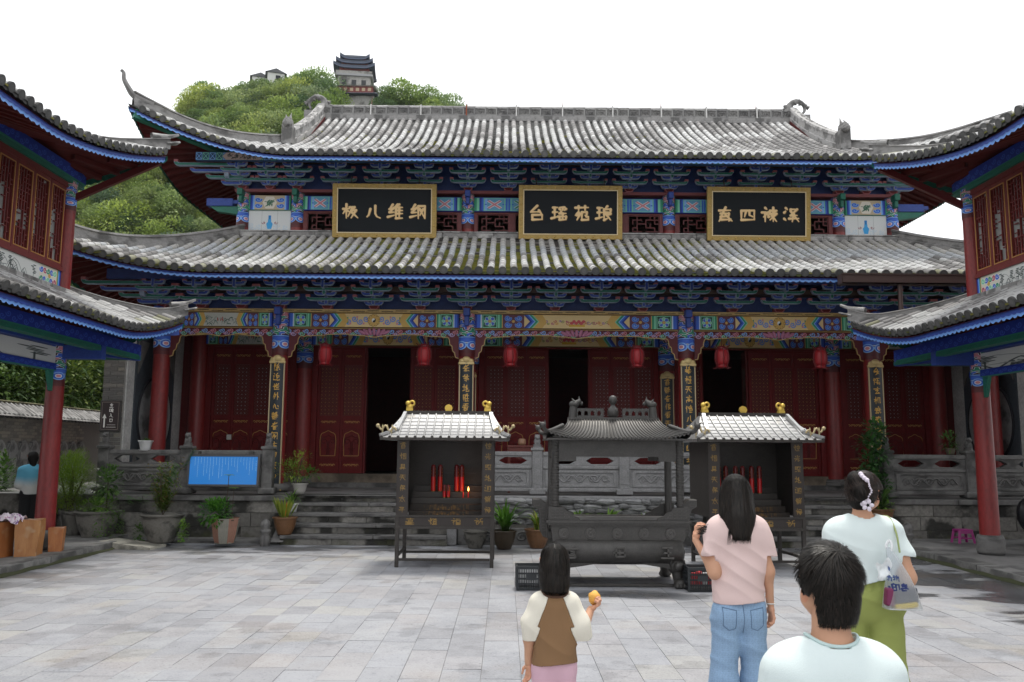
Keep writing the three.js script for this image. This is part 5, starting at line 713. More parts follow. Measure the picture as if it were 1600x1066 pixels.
// gutter and downpipe fixed under the lower eave of the main hall, where it meets the side hall
{ const g = thing('rain_gutter', 'brown metal gutter with downpipe under the main hall eave', 'gutter', [0, 0, 0]); const m = mat([0.085, 0.055, 0.05], 0.45, { metalness: 0.3 });
  mesh('trough', join([bx(6.35, 9.6, 4.86, 4.88, -15.82, -15.62), bx(6.35, 9.6, 4.86, 5.04, -15.64, -15.62), bx(6.35, 9.6, 4.86, 5.06, -15.84, -15.82), bx(6.35, 9.6, 5.03, 5.05, -15.64, -15.60), bx(6.34, 6.36, 4.86, 5.04, -15.83, -15.62)]), m, g);
  mesh('downpipe', join([cyl(0.045, 0.045, 1.0, 12, 7.48, 3.9, -15.72)]), m, g); }
// ---------- hanging boards ----------
function plaque(x, chars, label, i) {
  const g = thing('name_plaque', label, 'plaque', [x, 7.235, -19.28]); g.rotation.x = 0.1; const w = 2.42, h = 1.26, b = 0.105;
  const face = canvasTex(768, 384, (c, W, H) => { c.fillStyle = '#12161a'; c.fillRect(0, 0, W, H); const r = RNG(i + 3); for (let k = 0; k < 500; k++) { c.fillStyle = r() > 0.5 ? 'rgba(70,80,84,0.05)' : 'rgba(0,0,0,0.06)'; c.fillRect(r() * W, r() * H, 60 * r(), 2); } chars.forEach((ch, k) => { glyph(c, ch, 110 + k * 182, H / 2 + 8, 132, 1.32, '#8a6c40', 0.03); glyph(c, ch, 108 + k * 182, H / 2 + 5, 132, 1.1, '#dcbd8c', 0.03); }); });
  mesh('board', faceBox(-w / 2 + b, w / 2 - b, -h / 2 + b, h / 2 - b, -0.05, 0.01), phys([1, 1, 1], 0.6, { map: face, specularIntensity: 0.35 }), g);
  const fr = mesh('frame', extr([[-w / 2, -h / 2], [w / 2, -h / 2], [w / 2, h / 2], [-w / 2, h / 2]], 0.075, 0.008, [[[-w / 2 + b, -h / 2 + b], [w / 2 - b, -h / 2 + b], [w / 2 - b, h / 2 - b], [-w / 2 + b, h / 2 - b]]]).translate(0, 0, -0.04), mat([0.40, 0.27, 0.075], 0.45, { metalness: 0.3, map: rep(T.grain, 3), ...bumpG(4, 0.004) }), g);
  const st = []; for (let k = 0; k < 13; k++) for (const s of [-1, 1]) st.push([(-w / 2 + 0.12) + k * (w - 0.24) / 12, s * (h / 2 - b / 2)]); for (let k = 1; k < 6; k++) for (const s of [-1, 1]) st.push([s * (w / 2 - b / 2), -h / 2 + 0.1 + k * (h - 0.2) / 6]);
  mesh('frame_bosses', join(st.map(([a, c]) => mv(new THREE.SphereGeometry(0.019, 6, 4), a, c, 0.045))), M.gold, fr); mesh('inner_bead', extr([[-w / 2 + b - 0.004, -h / 2 + b - 0.004], [w / 2 - b + 0.004, -h / 2 + b - 0.004], [w / 2 - b + 0.004, h / 2 - b + 0.004], [-w / 2 + b - 0.004, h / 2 - b + 0.004]], 0.02, 0, [[[-w / 2 + b + 0.016, -h / 2 + b + 0.016], [w / 2 - b - 0.016, -h / 2 + b + 0.016], [w / 2 - b - 0.016, h / 2 - b - 0.016], [-w / 2 + b + 0.016, h / 2 - b - 0.016]]]).translate(0, 0, 0.03), mat([0.62, 0.5, 0.3], 0.5), fr);
  for (const s of [-1, 1]) mesh('hanger', rod([s * 0.8, h / 2, -0.02], [s * 0.8, h / 2 + 0.2, -0.1], 0.015), M.iron, g);
}
plaque(-2.86, ['极', '八', '维', '纲'], 'black plaque with gold characters beginning with the tree radical, over the bay facing the steps', 1);
plaque(1.5, ['台', '瑶', '苑', '琅'], 'central black plaque with gold characters, over the incense burner axis', 2);
plaque(5.93, ['夷', '四', '被', '泽'], 'black plaque with four gold characters, second from top reading a boxed sign', 3);
function couplet(x, z, chars, label, h = 2.62, top = 3.5) {
  const g = thing('couplet_board', label, 'couplet board', [x, top, z]), w = 0.29, N = 13;
  const t = canvasTex(128, 1024, (c, W, H) => { c.fillStyle = '#18222a'; c.fillRect(0, 0, W, H); chars.forEach((ch, k) => glyph(c, ch, W / 2, H * (0.055 + k * 0.0765), 62, 1.0, '#c79a45', 0.05)); c.strokeStyle = '#b59c68'; c.lineWidth = 5; c.strokeRect(3, 3, W - 6, H - 6); });
  // board curved to the column
  const b = grid(6, 1, (u, v) => { const a = (u - 0.5) * 1.25; return [Math.sin(a) * 0.235, -v * h, Math.cos(a) * 0.235 - 0.035]; }), uv = b.attributes.uv; for (let i = 0; i < uv.count; i++) uv.setY(i, 1 - uv.getY(i)); mesh('board', flat(b), mat([1, 1, 1], 0.45, { map: t, side: THREE.DoubleSide }), g);
  mesh('board_edge', join([bx(-0.15, -0.132, -h, 0, 0.13, 0.165), bx(0.132, 0.15, -h, 0, 0.13, 0.165)]), mat([0.5, 0.4, 0.24], 0.5), g);
  const cap = join([mv(new THREE.SphereGeometry(0.075, 10, 8), 0, 0.05, 0.17, 0, 0, 0, [1.2, 0.9, 0.6]), ...[-1, 1].map((s) => mv(new THREE.SphereGeometry(0.06, 10, 8), s * 0.085, 0.02, 0.165, 0, 0, 0, [1.2, 0.9, 0.6])), rbox(0.34, 0.06, 0.07, 0.02, 0, -0.03, 0.165)]), foot = join([rbox(0.36, 0.05, 0.07, 0.02, 0, -h - 0.02, 0.165), ...[-1, 1].map((s) => mv(new THREE.SphereGeometry(0.05, 8, 6), s * 0.12, -h + 0.02, 0.165, 0, 0, 0, [0.8, 1.4, 0.6])), rbox(0.26, 0.07, 0.06, 0.02, 0, -h - 0.08, 0.165)]);
  mesh('cloud_cap', cap, mat([0.58, 0.44, 0.20], 0.42, { metalness: 0.25 }), g); mesh('cloud_foot', foot, mat([0.50, 0.36, 0.13], 0.42, { metalness: 0.25 }), g); void w; void N;
}
const cz = Z1 + 0.02;
couplet(HX - 6.2, cz, [...'隐逸世外心静者闹市即深山'], 'black vertical couplet board on the column beside the blue notice board');
couplet(HX - 2.3, cz, [...'煮茶地胜看五千文昔山意'], 'black vertical couplet board rising behind the candle stand nearer the steps with pots');
couplet(HX + 2.3, cz, [...'攀桂天高憶八百孤峰到修昔'], 'black vertical couplet board beside the burner roof corner');
couplet(HX + 6.2, cz, [...'参悟玄机意寿测疑难化山'], 'black vertical couplet board above the climbing potted plant');
couplet(HX + 2.3 - 0.02, Z2 + 0.04, [...'香静者修看天山外意到昔'], 'shaded black couplet board on the inner column behind the burner', 2.5, 3.42);
couplet(HX - 2.3 - 0.02, Z2 + 0.04, [...'心静即深山五千文天高'], 'shaded black couplet board on the inner column behind the candle stand', 2.5, 3.42);
// ---------- lanterns ----------
const lantern = (() => {
  const g = thing('red_lantern', 'red ribbed palace lantern hanging under the carved beam', 'lantern', [0, 0, 0], 0, 'lanterns under the porch beam'); const red = phys([0.42, 0.012, 0.02], 0.5, { transmission: 0.25, thickness: 0 }), dk = mat([0.16, 0.008, 0.012], 0.5);
  mesh('body', lathe([[0.06, -0.2], [0.12, -0.185], [0.15, -0.1], [0.155, 0], [0.15, 0.1], [0.12, 0.175], [0.06, 0.19]], 24), red, g);
  mesh('collar', lathe([[0.1, 0.17], [0.12, 0.2], [0.12, 0.24], [0.06, 0.27], [0, 0.27]], 6), dk, g); mesh('collar', lathe([[0, -0.27], [0.12, -0.26], [0.13, -0.22], [0.1, -0.18]], 6), red, g);
  for (let k = 0; k < 6; k++) { const a = k / 6 * 2 * PI + 0.2; const P = (r, y) => [Math.cos(a) * r, y, Math.sin(a) * r]; mesh('rib', tube([P(0.2, 0.285), P(0.15, 0.24), P(0.135, 0.19), P(0.165, 0.08), P(0.17, 0), P(0.165, -0.1), P(0.13, -0.2), P(0.16, -0.265), P(0.215, -0.26)], 0.011, 26, 5), dk, g); }
  mesh('cord', rod([0, 0.27, 0], [0, 0.48, 0], 0.008), dk, g); g.scale.setScalar(0.86); return g;
})();
{ const spots = [-3.72, -1.68, 0.1, 2.72, 4.48, 6.52]; lantern.position.set(spots[0], 3.63, -17.35); lantern.userData.label = 'red lantern beside the couplet board next to the notice board'; ['red lantern over the candle stand, on the side of the open stair door', 'red lantern between the candle stand and the burner, in the middle bay', 'red lantern in the middle bay next to the inner couplet board', 'red lantern above the stand behind the woman in pink', 'red lantern beside the couplet board with the climbing plant'].forEach((t, i) => copyOf(lantern, [spots[i + 1], 3.63, -17.35], 0.4 * spots[i + 1], t)); }
// ---------- blue notice board on the balustrade ----------
{ const g = thing('notice_board', 'blue lit notice board with columns of white text on the stone balustrade', 'notice board', [-5.25, 1.28, -16.02]); g.rotation.x = -0.06; const t = canvasTex(768, 320, (c, W, H) => { const gr = '#2f8ae0'; c.fillStyle = gr; c.fillRect(0, 0, W, H); const r = RNG(8); c.fillStyle = '#bcdcf8'; for (let k = 0; k < 21; k++) { const x = W - 30 - k * 34, L = k === 0 ? 90 : 60 + r() * 200, s = k === 0 ? 16 : 6; for (let y = k === 0 ? 50 : 14; y < L + (k === 0 ? 60 : 0); y += s * 1.5) { c.fillRect(x, y, s, 1.4); c.fillRect(x + s * 0.2, y + s * 0.4, s * 0.7, 1.4); c.fillRect(x + s * 0.45, y, 1.4, s); if (r() > 0.5) c.fillRect(x, y + s * 0.8, s, 1.2); } } });
  mesh('screen', faceBox(-0.64, 0.64, -0.265, 0.265, 0.0, 0.03), mat([0.16, 0.16, 0.16], 0.3, { map: t, emissive: new THREE.Color(0.36, 0.36, 0.36), emissiveMap: t }), g);
  mesh('frame', extr([[-0.67, -0.295], [0.67, -0.295], [0.67, 0.295], [-0.67, 0.295]], 0.08, 0.004, [[[-0.635, -0.26], [0.635, -0.26], [0.635, 0.26], [-0.635, 0.26]]]).translate(0, 0, -0.03), mat([0.1, 0.1, 0.105], 0.4, { metalness: 0.5 }), g); mesh('back_plate', bx(-0.66, 0.66, -0.285, 0.285, -0.05, -0.034), M.iron, g); for (const s of [-1, 1]) mesh('hook', bx(s * 0.5 - 0.02, s * 0.5 + 0.02, 0.28, 0.36, -0.1, -0.03), M.iron, g); }
// ---------- direction sign on the brick pier ----------
{ const g = thing('direction_sign', 'dark brown sign with white arrow and characters on the brick pier', 'sign', [-7.86, 2.32, -16.94]); const t = canvasTex(192, 288, (c, W, H) => { c.fillStyle = '#2a1a1a'; c.fillRect(0, 0, W, H); c.strokeStyle = '#a49a90'; c.lineWidth = 3; c.strokeRect(10, 10, W - 20, H - 20); [...'主峰入口'].forEach((ch, k) => glyph(c, ch, 108, 44 + k * 48, 42, 1.3, '#e4e2dc')); c.fillStyle = '#e4e2dc'; c.fillRect(32, 160, 16, 100); c.beginPath(); c.moveTo(18, 168); c.lineTo(40, 124); c.lineTo(62, 168); c.fill(); c.fillRect(70, 232, 86, 3); c.fillRect(60, 254, 100, 4); });
  mesh('panel', faceBox(-0.185, 0.185, -0.29, 0.29, -0.02, 0.02), mat([1, 1, 1], 0.45, { map: t }), g); mesh('border', extr([[-0.2, -0.305], [0.2, -0.305], [0.2, 0.305], [-0.2, 0.305]], 0.03, 0.004, [[[-0.184, -0.289], [0.184, -0.289], [0.184, 0.289], [-0.184, 0.289]]]).translate(0, 0, -0.02), M.iron, g); }
// small plates on the door wall
for (const [x, y, c, lab] of [[-6.4 , 1.95, [0.5, 0.5, 0.48], 'white switch plate on the red door post near the brick pier'], [8.72, 2.12, [0.5, 0.5, 0.48], 'white switch plate on the red door wall near the pale plaster strip']]) tag(mesh('switch_plate', rbox(0.11, 0.12, 0.03, 0.008, x, y, Z2 + 0.035), mat(c, 0.5)), lab, 'switch');
{ const g = thing('no_smoking_sign', 'small dark sign with a round red mark on the red door post', 'sign', [6.78, 2.13, Z2 + 0.045]); mesh('plate', rbox(0.26, 0.13, 0.012, 0.004), mat([0.02, 0.02, 0.05], 0.4), g); mesh('disc', mv(new THREE.CylinderGeometry(0.042, 0.042, 0.006, 20), -0.07, 0, 0.008, PI / 2), mat([0.7, 0.7, 0.7], 0.5), g); mesh('ring', mv(new THREE.TorusGeometry(0.038, 0.007, 6, 20), -0.07, 0, 0.012), mat([0.5, 0.02, 0.03], 0.5), g); mesh('bar', mv(new THREE.BoxGeometry(0.07, 0.008, 0.004), -0.07, 0, 0.013, 0, 0, -0.8), mat([0.5, 0.02, 0.03], 0.5), g); mesh('text_line', join([box(0.09, 0.014, 0.004, 0.05, 0.01, 0.008), box(0.07, 0.007, 0.004, 0.05, -0.02, 0.008)]), mat([0.5, 0.5, 0.5], 0.5), g); }
// ---------- candle stands ----------
const standMat = mat([0.05, 0.043, 0.038], 0.5, { metalness: 0.2, map: rep(T.grain, 1.6), ...bumpG(3, 0.002) }), standGold = mat([0.42, 0.29, 0.08], 0.45, { metalness: 0.4 }), roofMetal = mat([0.52, 0.515, 0.51], 0.3, { metalness: 0.55, map: rep(T.grain, 2) });
function textStrip(chars, w, h, size, vertical, bg = '#2c2522', col = '#86692f') { return canvasTex(w, h, (c, W, H) => { c.fillStyle = bg; c.fillRect(0, 0, W, H); const r = RNG(chars.length); for (let k = 0; k < 80; k++) { c.fillStyle = 'rgba(90,70,50,0.12)'; c.fillRect(r() * W, r() * H, 12 * r(), 3); } chars.forEach((ch, k) => vertical ? glyph(c, ch, W / 2, H * (k + 0.5) / chars.length, size, 0.95, col) : glyph(c, ch, W * (k + 0.5) / chars.length, H / 2, size, 0.95, col)); }); }
const sideA = mat([1, 1, 1], 0.5, { map: textStrip([...'香烟昇天保太平'], 80, 512, 44, true) }), sideB = mat([1, 1, 1], 0.5, { map: textStrip([...'烛光照地迎群禄'], 80, 512, 44, true) }), frontText = mat([1, 1, 1], 0.5, { map: textStrip([...'臺燈福祈'], 560, 80, 56, false) });
const goldLion = mat([0.62, 0.42, 0.08], 0.4, { metalness: 0.5 });
function candleStand(x, z, turn, label) {
  const g = thing('candle_stand', label, 'candle stand', [x, 0, z], turn), W = 0.72, D = 0.5, F = D; // local: front face at z = +0.5
  for (const sx of [-1, 1]) for (const sz of [-1, 1]) mesh('leg', rbox(0.055, 0.6, 0.06, 0.006, sx * (W - 0.03), 0.3, sz * (D - 0.03)), standMat, g);
  for (const s of [-1, 1]) { mesh('stretcher', box(2 * W - 0.12, 0.035, 0.035, 0, 0.11, s * (D - 0.03)), standMat, g); mesh('stretcher', box(0.035, 0.035, 2 * D - 0.12, s * (W - 0.03), 0.16, 0), standMat, g); }
  mesh('tray', box(2 * W + 0.03, 0.03, 2 * D + 0.03, 0, 0.565, 0), standMat, g);
  mesh('front_panel', faceBox(-W + 0.05, W - 0.05, 0.585, 0.725, F - 0.03, F - 0.005), frontText, g); mesh('panel_frame', extr([[-W, 0.575], [W, 0.575], [W, 0.745], [-W, 0.745]], 0.012, 0.003, [[[-W + 0.05, 0.59], [W - 0.05, 0.59], [W - 0.05, 0.722], [-W + 0.05, 0.722]]]).translate(0, 0, F - 0.006), standMat, g);
  for (const s of [-1, 1]) { mesh('side_wall', box(0.03, 1.12, 2 * D - 0.02, s * (W - 0.02), 1.3, 0), standMat, g); mesh('text_post', faceBox(s * (W - 0.095) - 0.085, s * (W - 0.095) + 0.085, 0.745, 1.83, F - 0.035, F - 0.003), s < 0 ? sideA : sideB, g); }
  mesh('back_wall', box(2 * W - 0.08, 1.12, 0.02, 0, 1.3, -D + 0.02), standMat, g); mesh('inner_ceiling', box(2 * W + 0.05, 0.03, 2 * D + 0.05, 0, 1.855, 0), standMat, g);
  const wax = mat([1, 1, 1], 0.7, { map: canvasTex(256, 64, (c, w, h) => { c.fillStyle = '#241d18'; c.fillRect(0, 0, w, h); const r = RNG(12); for (let k = 0; k < 240; k++) { const X = w / 2 + (r() + r() - 1) * w * 0.42; c.fillStyle = ['#8a5f22', '#6b4a1e', '#9a7430', '#3c2c1c'][k % 4]; c.globalAlpha = 0.4; c.fillRect(X, r() * h, 2 + r() * 7, 3 + r() * 16); } c.globalAlpha = 1; }) });
  [0, 1, 2, 3, 4].forEach((k) => mesh('shelf_step', faceBox(-W + 0.18, W - 0.18, 0.6, 0.80 + k * 0.085, 0.36 - k * 0.16 - 0.15, 0.36 - k * 0.16), k < 2 ? wax : standMat, g));
  mesh('inner_bar', box(2 * W - 0.36, 0.02, 0.02, 0, 1.33, -0.3), standMat, g);
  // roof: tiled slopes, ridge, hips
  const ez = 0.74, ew = 0.94, ey = 1.87, ry = 2.23, rw = 0.66, rz = 0.06, yy = (v) => ey + (ry - ey) * (0.75 * v + 0.25 * v * v);
  const top = mesh('roof', join([1, -1].map((s) => grid(14, 6, (u, v) => [lerp(-1, 1, u) * lerp(ew, rw + 0.03, v), yy(v), s * lerp(ez, rz, v)])).concat([1, -1].map((s) => grid(6, 6, (u, v) => [s * lerp(ew, rw + 0.03, v), yy(v), lerp(-1, 1, u) * lerp(ez, rz, v)])), [box(2 * ew - 0.02, 0.03, 2 * ez - 0.02, 0, ey - 0.02, 0)])), roofMetal, g);
  for (let i = 0; i <= 15; i++) { const xe = lerp(-ew + 0.02, ew - 0.02, i / 15), vt = clamp((ew - Math.abs(xe)) / (ew - rw)); const P = []; for (let k = 0; k <= 4; k++) { const v = Math.min(vt, 1) * k / 4; P.push([xe, yy(v) + 0.008, lerp(ez, rz, v)]); } if (vt > 0.05) { mesh('roof_roll', tube(P, 0.013, 6, 6), roofMetal, top); mesh('roll_end', mv(new THREE.CylinderGeometry(0.022, 0.022, 0.016, 10), xe, ey + 0.004, ez + 0.004, PI / 2), standMat, top); } }
  for (let k = 1; k < 7; k++) { const v = k / 7, w = lerp(ew, rw + 0.03, v); mesh('tile_lip', box(2 * w - 0.04, 0.006, 0.012, 0, yy(v) + 0.004, lerp(ez, rz, v)), roofMetal, top); }
  for (const s of [-1, 1]) mesh('eave_board', box(2 * ew, 0.035, 0.015, 0, ey - 0.02, s * ez), standMat, top);
  mesh('ridge', box(2 * rw + 0.06, 0.07, 0.1, 0, ry + 0.02, 0), standMat, top);
  for (const s of [-1, 1]) { mesh('gable_bar', bar([s * (rw - 0.01), ry + 0.02, 0.1], [s * (rw + 0.06), yy(0.36), 0.52], 0.05, 0.05), roofMetal, top); mesh('hip_bar', bar([s * (rw + 0.05), yy(0.42), 0.5], [s * ew, ey + 0.03, ez], 0.035, 0.04), roofMetal, top);
    mesh('gilt_lion', join([mv(new THREE.SphereGeometry(0.055, 8, 6), s * 0.6, ry + 0.11, 0, 0, 0, 0, [1, 1.1, 0.7]), mv(new THREE.SphereGeometry(0.04, 8, 6), s * 0.6 + s * 0.025, ry + 0.17, 0.01), mv(new THREE.TorusGeometry(0.035, 0.018, 6, 12), s * 0.6 - s * 0.035, ry + 0.17, 0), box(0.1, 0.05, 0.07, s * 0.6, ry + 0.07, 0)]), goldLion, top);
    const dr = []; for (let k = 0; k <= 14; k++) dr.push([s * (ew - 0.22 + k * 0.018), ey + 0.1 + 0.035 * Math.sin(k * 0.9) + k * 0.004, ez - 0.12]); mesh('dragon_finial', join([tube(dr, 0.016, 28, 5), mv(new THREE.IcosahedronGeometry(0.03, 1), s * (ew + 0.05), ey + 0.17, ez - 0.12), rod([s * (ew - 0.15), ey + 0.04, ez - 0.12], [s * (ew - 0.15), ey + 0.12, ez - 0.12], 0.012), rod([s * (ew - 0.02), ey + 0.0, ez - 0.12], [s * (ew - 0.02), ey + 0.14, ez - 0.12], 0.012), ...[0, 1, 2].map((k) => mv(new THREE.ConeGeometry(0.016, 0.05, 5), s * (ew - 0.16 + k * 0.07), ey + 0.17, ez - 0.12))]), mat([0.45, 0.36, 0.2], 0.45, { metalness: 0.4 }), top); }
  mesh('gilt_disc', join([mv(new THREE.CylinderGeometry(0.06, 0.06, 0.05, 8), 0, ry + 0.1, 0.0, PI / 2), mv(new THREE.CylinderGeometry(0.036, 0.036, 0.07, 8), 0, ry + 0.1, 0.0, PI / 2)]), goldLion, top);
  return g;
}
candleStand(-0.87, -13.05, 0, 'dark metal candle stand with silver tiled roof beside the stairs with the tan glazed pot');
candleStand(3.66, -13.0, 0.06, 'dark metal candle stand with silver tiled roof behind the woman in pink');
const candleTex = canvasTex(64, 256, (c, w, h) => { c.fillStyle = '#b50f14'; c.fillRect(0, 0, w, h); c.fillStyle = '#5c0a0c'; c.fillRect(0, 0, w, h * 0.42); c.strokeStyle = '#d8a848'; c.lineWidth = 3; for (let k = 0; k < 5; k++) { scrollCurl(c, w * (0.25 + 0.5 * (k % 2)), 24 + k * 18, 7, k % 2 ? 1 : -1, '#d8a848', 3, 1.1); } for (let k = 0; k < 5; k++) scrollCurl(c, w * (0.25 + 0.5 * (k % 2)), 150 + k * 22, 6, 1, '#c98a30', 2, 1); });
const candleMat = mat([1, 1, 1], 0.35, { map: candleTex });
function candle(x, y, z, r, h, label, group) { const g = thing('prayer_candle', label, 'candle', [x, y, z], 0, group); mesh('body', flat(new THREE.CylinderGeometry(r, r * 0.96, h, 14).translate(0, h / 2 + 0.015, 0)), candleMat, g); mesh('foot', cyl(r * 0.55, r * 0.9, 0.02, 12), goldLion, g); mesh('cap', lathe([[r * 0.9, h + 0.014], [r * 0.8, h + 0.03], [r * 0.4, h + 0.045], [0, h + 0.046]], 12), mat([0.2, 0.02, 0.02], 0.4), g); }
{ const z0 = -13.05, zA = z0 - 0.2, y = 1.052; for (const x of [-0.23, -0.125, 0.13, 0.21]) candle(-0.87 + x, y, z0 - 0.16, 0.036, 0.37, 'tall red and gold candle standing in the stand by the stairs', 'tall candles in the stand by the stairs'); for (const x of [-0.045, 0.015]) candle(-0.87 + x, 0.967, z0 + 0.0, 0.026, 0.155, 'short red and gold candle paired in the stand by the stairs', 'short candle pair'); void zA;
  for (const x of [-0.36, -0.25, -0.1, 0.01, 0.15, 0.27]) candle(3.66 + x, 1.052, -13.16, 0.036, 0.38, 'tall red and gold candle in the stand behind the woman in pink', 'tall candles in the stand behind the woman');
  const thin = mat([0.4, 0.012, 0.015], 0.5); for (const [x, lit] of [[0.24, 0], [0.32, 1]]) { const g = thing('thin_candle', lit ? 'thin red candle burning with a small flame' : 'thin unlit red candle beside the burning one', 'candle', [-0.87 + x, 0.967, z0]); mesh('body', cyl(0.012, 0.011, 0.095, 10), thin, g); mesh('wick', rod([0, 0.09, 0], [0.002, 0.11, 0], 0.002, 0.002, 5), M.dark, g); if (lit) { mesh('flame', lathe([[0, 0.1], [0.009, 0.115], [0.011, 0.13], [0.006, 0.155], [0, 0.175]], 10), mat([0.2, 0.1, 0.02], 1, { emissive: new THREE.Color(6, 2.6, 0.5) }), g); const pl = new THREE.PointLight(0xffa040, 0.06); pl.position.set(0, 0.14, 0.02); pl.castShadow = true; pl.name = 'candle_flame_light'; g.add(pl); } } }

// ---------- incense burner ----------
{
  const g = thing('incense_burner', 'large black cast-iron incense burner with roof, handles and lion-paw legs', 'incense burner', [1.44, 0, -11.3]), m = M.iron, D = 0.46, wide = g.scale.set(0.96, 1, 1), keyM = mat([0.09, 0.085, 0.08], 0.45, { metalness: 0.3 });
  const prof = []; for (let k = 0; k <= 9; k++) { const a = PI / 2 - k / 9 * PI; prof.push([0.37 + 0.15 * Math.cos(a), 0.44 + 0.128 * Math.sin(a)]); } for (let k = 0; k <= 9; k++) { const a = -PI / 2 - k / 9 * PI; prof.push([-0.37 + 0.15 * Math.cos(a), 0.44 + 0.128 * Math.sin(a)]); } // z,y section of the belly
  const belly = extr(prof, 1.62, 0.04).rotateY(PI / 2).translate(-0.81, 0, 0); mesh('belly', toCreasedNormals(belly, 0.9), m, g);
  for (const s of [-1, 1]) mesh('belly_end', mv(new THREE.SphereGeometry(0.135, 12, 10), s * 0.83, 0.43, 0.0, 0, 0, 0, [0.7, 1, 3.6]), m, g);
  mesh('trough', join([extr([[-0.86, 0.56], [0.86, 0.56], [0.89, 0.775], [-0.89, 0.775]], 2 * D).translate(0, 0, -D)]), m, g);
  mesh('rim', join([box(1.9, 0.035, 0.1, 0, 0.81, D), box(1.9, 0.035, 0.1, 0, 0.81, -D), box(0.1, 0.035, 2 * D, 0.9, 0.81, 0), box(0.1, 0.035, 2 * D, -0.9, 0.81, 0), box(1.86, 0.035, 2 * D + 0.06, 0, 0.782, 0)]), m, g); mesh('ash', box(1.7, 0.02, 2 * D - 0.1, 0, 0.805, 0), mat([0.2, 0.19, 0.18], 1, bumpG(3, 0.02)), g);
  for (let i = 0; i < 5; i++) mesh('medallion', join([mv(new THREE.CylinderGeometry(0.068, 0.072, 0.02, 8), 0, 0, 0, PI / 2), mv(new THREE.TorusGeometry(0.045, 0.008, 6, 16), 0, 0, 0.012), mv(new THREE.SphereGeometry(0.016, 8, 6), 0, 0, 0.012), ...[0, 1, 2, 3].map((k) => mv(new THREE.BoxGeometry(0.012, 0.03, 0.012), Math.cos(k * 1.57 + 0.78) * 0.028, Math.sin(k * 1.57 + 0.78) * 0.028, 0.012, 0, 0, k * 1.57 - 0.78))]), keyM, g).position.set(-0.72 + i * 0.35, 0.665, D + 0.012);
  ['宫', '母', '王'].forEach((ch, i) => { const L = []; for (const t of GLYPH[ch].split(' ')) { const p = []; for (let k = 0; k + 1 < t.length; k += 2) p.push([(+t[k] - 4.7) * 0.0185, -(+t[k + 1] - 4.7) * 0.0155, 0]); for (let k = 0; k < p.length - 1; k++) if (Math.hypot(p[k][0] - p[k + 1][0], p[k][1] - p[k + 1][1]) > 0.001) L.push(bar(p[k], p[k + 1], 0.02, 0.02)); } const o = mesh('raised_character', join(L), keyM, g); o.position.set(-0.62 + i * 0.62, 0.445, D + 0.118); });
  mesh('apron', extr([[-0.86, 0.3], [0.86, 0.3], [0.8, 0.24], [0.66, 0.24], [0.5, 0.26], [0.34, 0.285], [0.22, 0.3], [-0.22, 0.3], [-0.34, 0.285], [-0.5, 0.26], [-0.66, 0.24], [-0.8, 0.24]], 0.04).translate(0, 0, D - 0.02), m, g);
  for (const sx of [-1, 1]) for (const sz of [-1, 1]) mesh('paw_leg', join([mv(new THREE.SphereGeometry(0.125, 14, 10), sx * 0.76, 0.27, sz * (D - 0.04), 0, 0, 0, [0.95, 0.9, 0.95]), mv(new THREE.IcosahedronGeometry(0.06, 1), sx * 0.76, 0.27, sz * (D + 0.07)), mv(new THREE.TorusGeometry(0.085, 0.02, 6, 14), sx * 0.76, 0.3, sz * (D + 0.03), 0.3), rod([sx * 0.76, 0.24, sz * (D - 0.03)], [sx * 0.78, 0.07, sz * (D - 0.02)], 0.085, 0.06, 10), mv(new THREE.SphereGeometry(0.085, 12, 8), sx * 0.79, 0.06, sz * (D + 0.02), 0, 0, 0, [1, 0.72, 1.2]), ...[-1, 0, 1].map((k) => mv(new THREE.SphereGeometry(0.034, 8, 6), sx * 0.79 + k * 0.05, 0.035, sz * (D + 0.09)))]), m, g);
  mesh('base_bar', box(1.5, 0.03, 0.04, 0, 0.025, D - 0.06), m, g);
  // stepped key-fret corner plates on the rim
  const plate = [[0, 0], [0.42, 0], [0.4, 0.03], [0.33, 0.05], [0.3, 0.09], [0.22, 0.12], [0.2, 0.155], [0.02, 0.17], [0, 0.17]];
  for (const sx of [-1, 1]) for (const sz of [-1, 1]) { const p = mesh('corner_plate', mv(extr(plate, 0.035), -sx * 0.0 + sx * 0.92, 0.825, sz * D - 0.018, 0, 0, 0, [-sx, 1, 1]), m, g); const L = []; for (let r = 0; r < 3; r++) for (let c = 0; c < 5 - r; c++) L.push(box(0.045, 0.008, 0.008, sx * (0.9 - c * 0.06 - 0.03), 0.85 + r * 0.042, sz * D + sz * 0.02), box(0.008, 0.03, 0.008, sx * (0.9 - c * 0.06 - 0.01), 0.862 + r * 0.042, sz * D + sz * 0.02)); stuff(mesh('key_fret', join(L), keyM, p)); }
  for (const s of [-1, 1]) { const o = [[0, 0], [0.1, 0.03], [0.14, 0.1], [0.145, 0.3], [0.17, 0.38], [0.24, 0.42], [0.24, 0.5], [0.14, 0.5], [0.06, 0.44], [0.04, 0.36], [0.045, 0.14], [0.02, 0.09], [-0.06, 0.07]].map(([a, b]) => [s * a, b]); const e = mesh('handle', extr(o, 0.22, 0.008).translate(s * 0.87, 0.56, -0.11), m, g); const L = []; for (let k = 0; k < 9; k++) L.push(box(0.05, 0.007, 0.006, s * (0.965 + (k > 6 ? (k - 6) * 0.04 : 0)), 0.66 + k * 0.04, 0.122), box(0.007, 0.025, 0.006, s * (0.945 + (k > 6 ? (k - 6) * 0.04 : 0)), 0.675 + k * 0.04, 0.122)); stuff(mesh('key_fret', join(L), keyM, e)); }
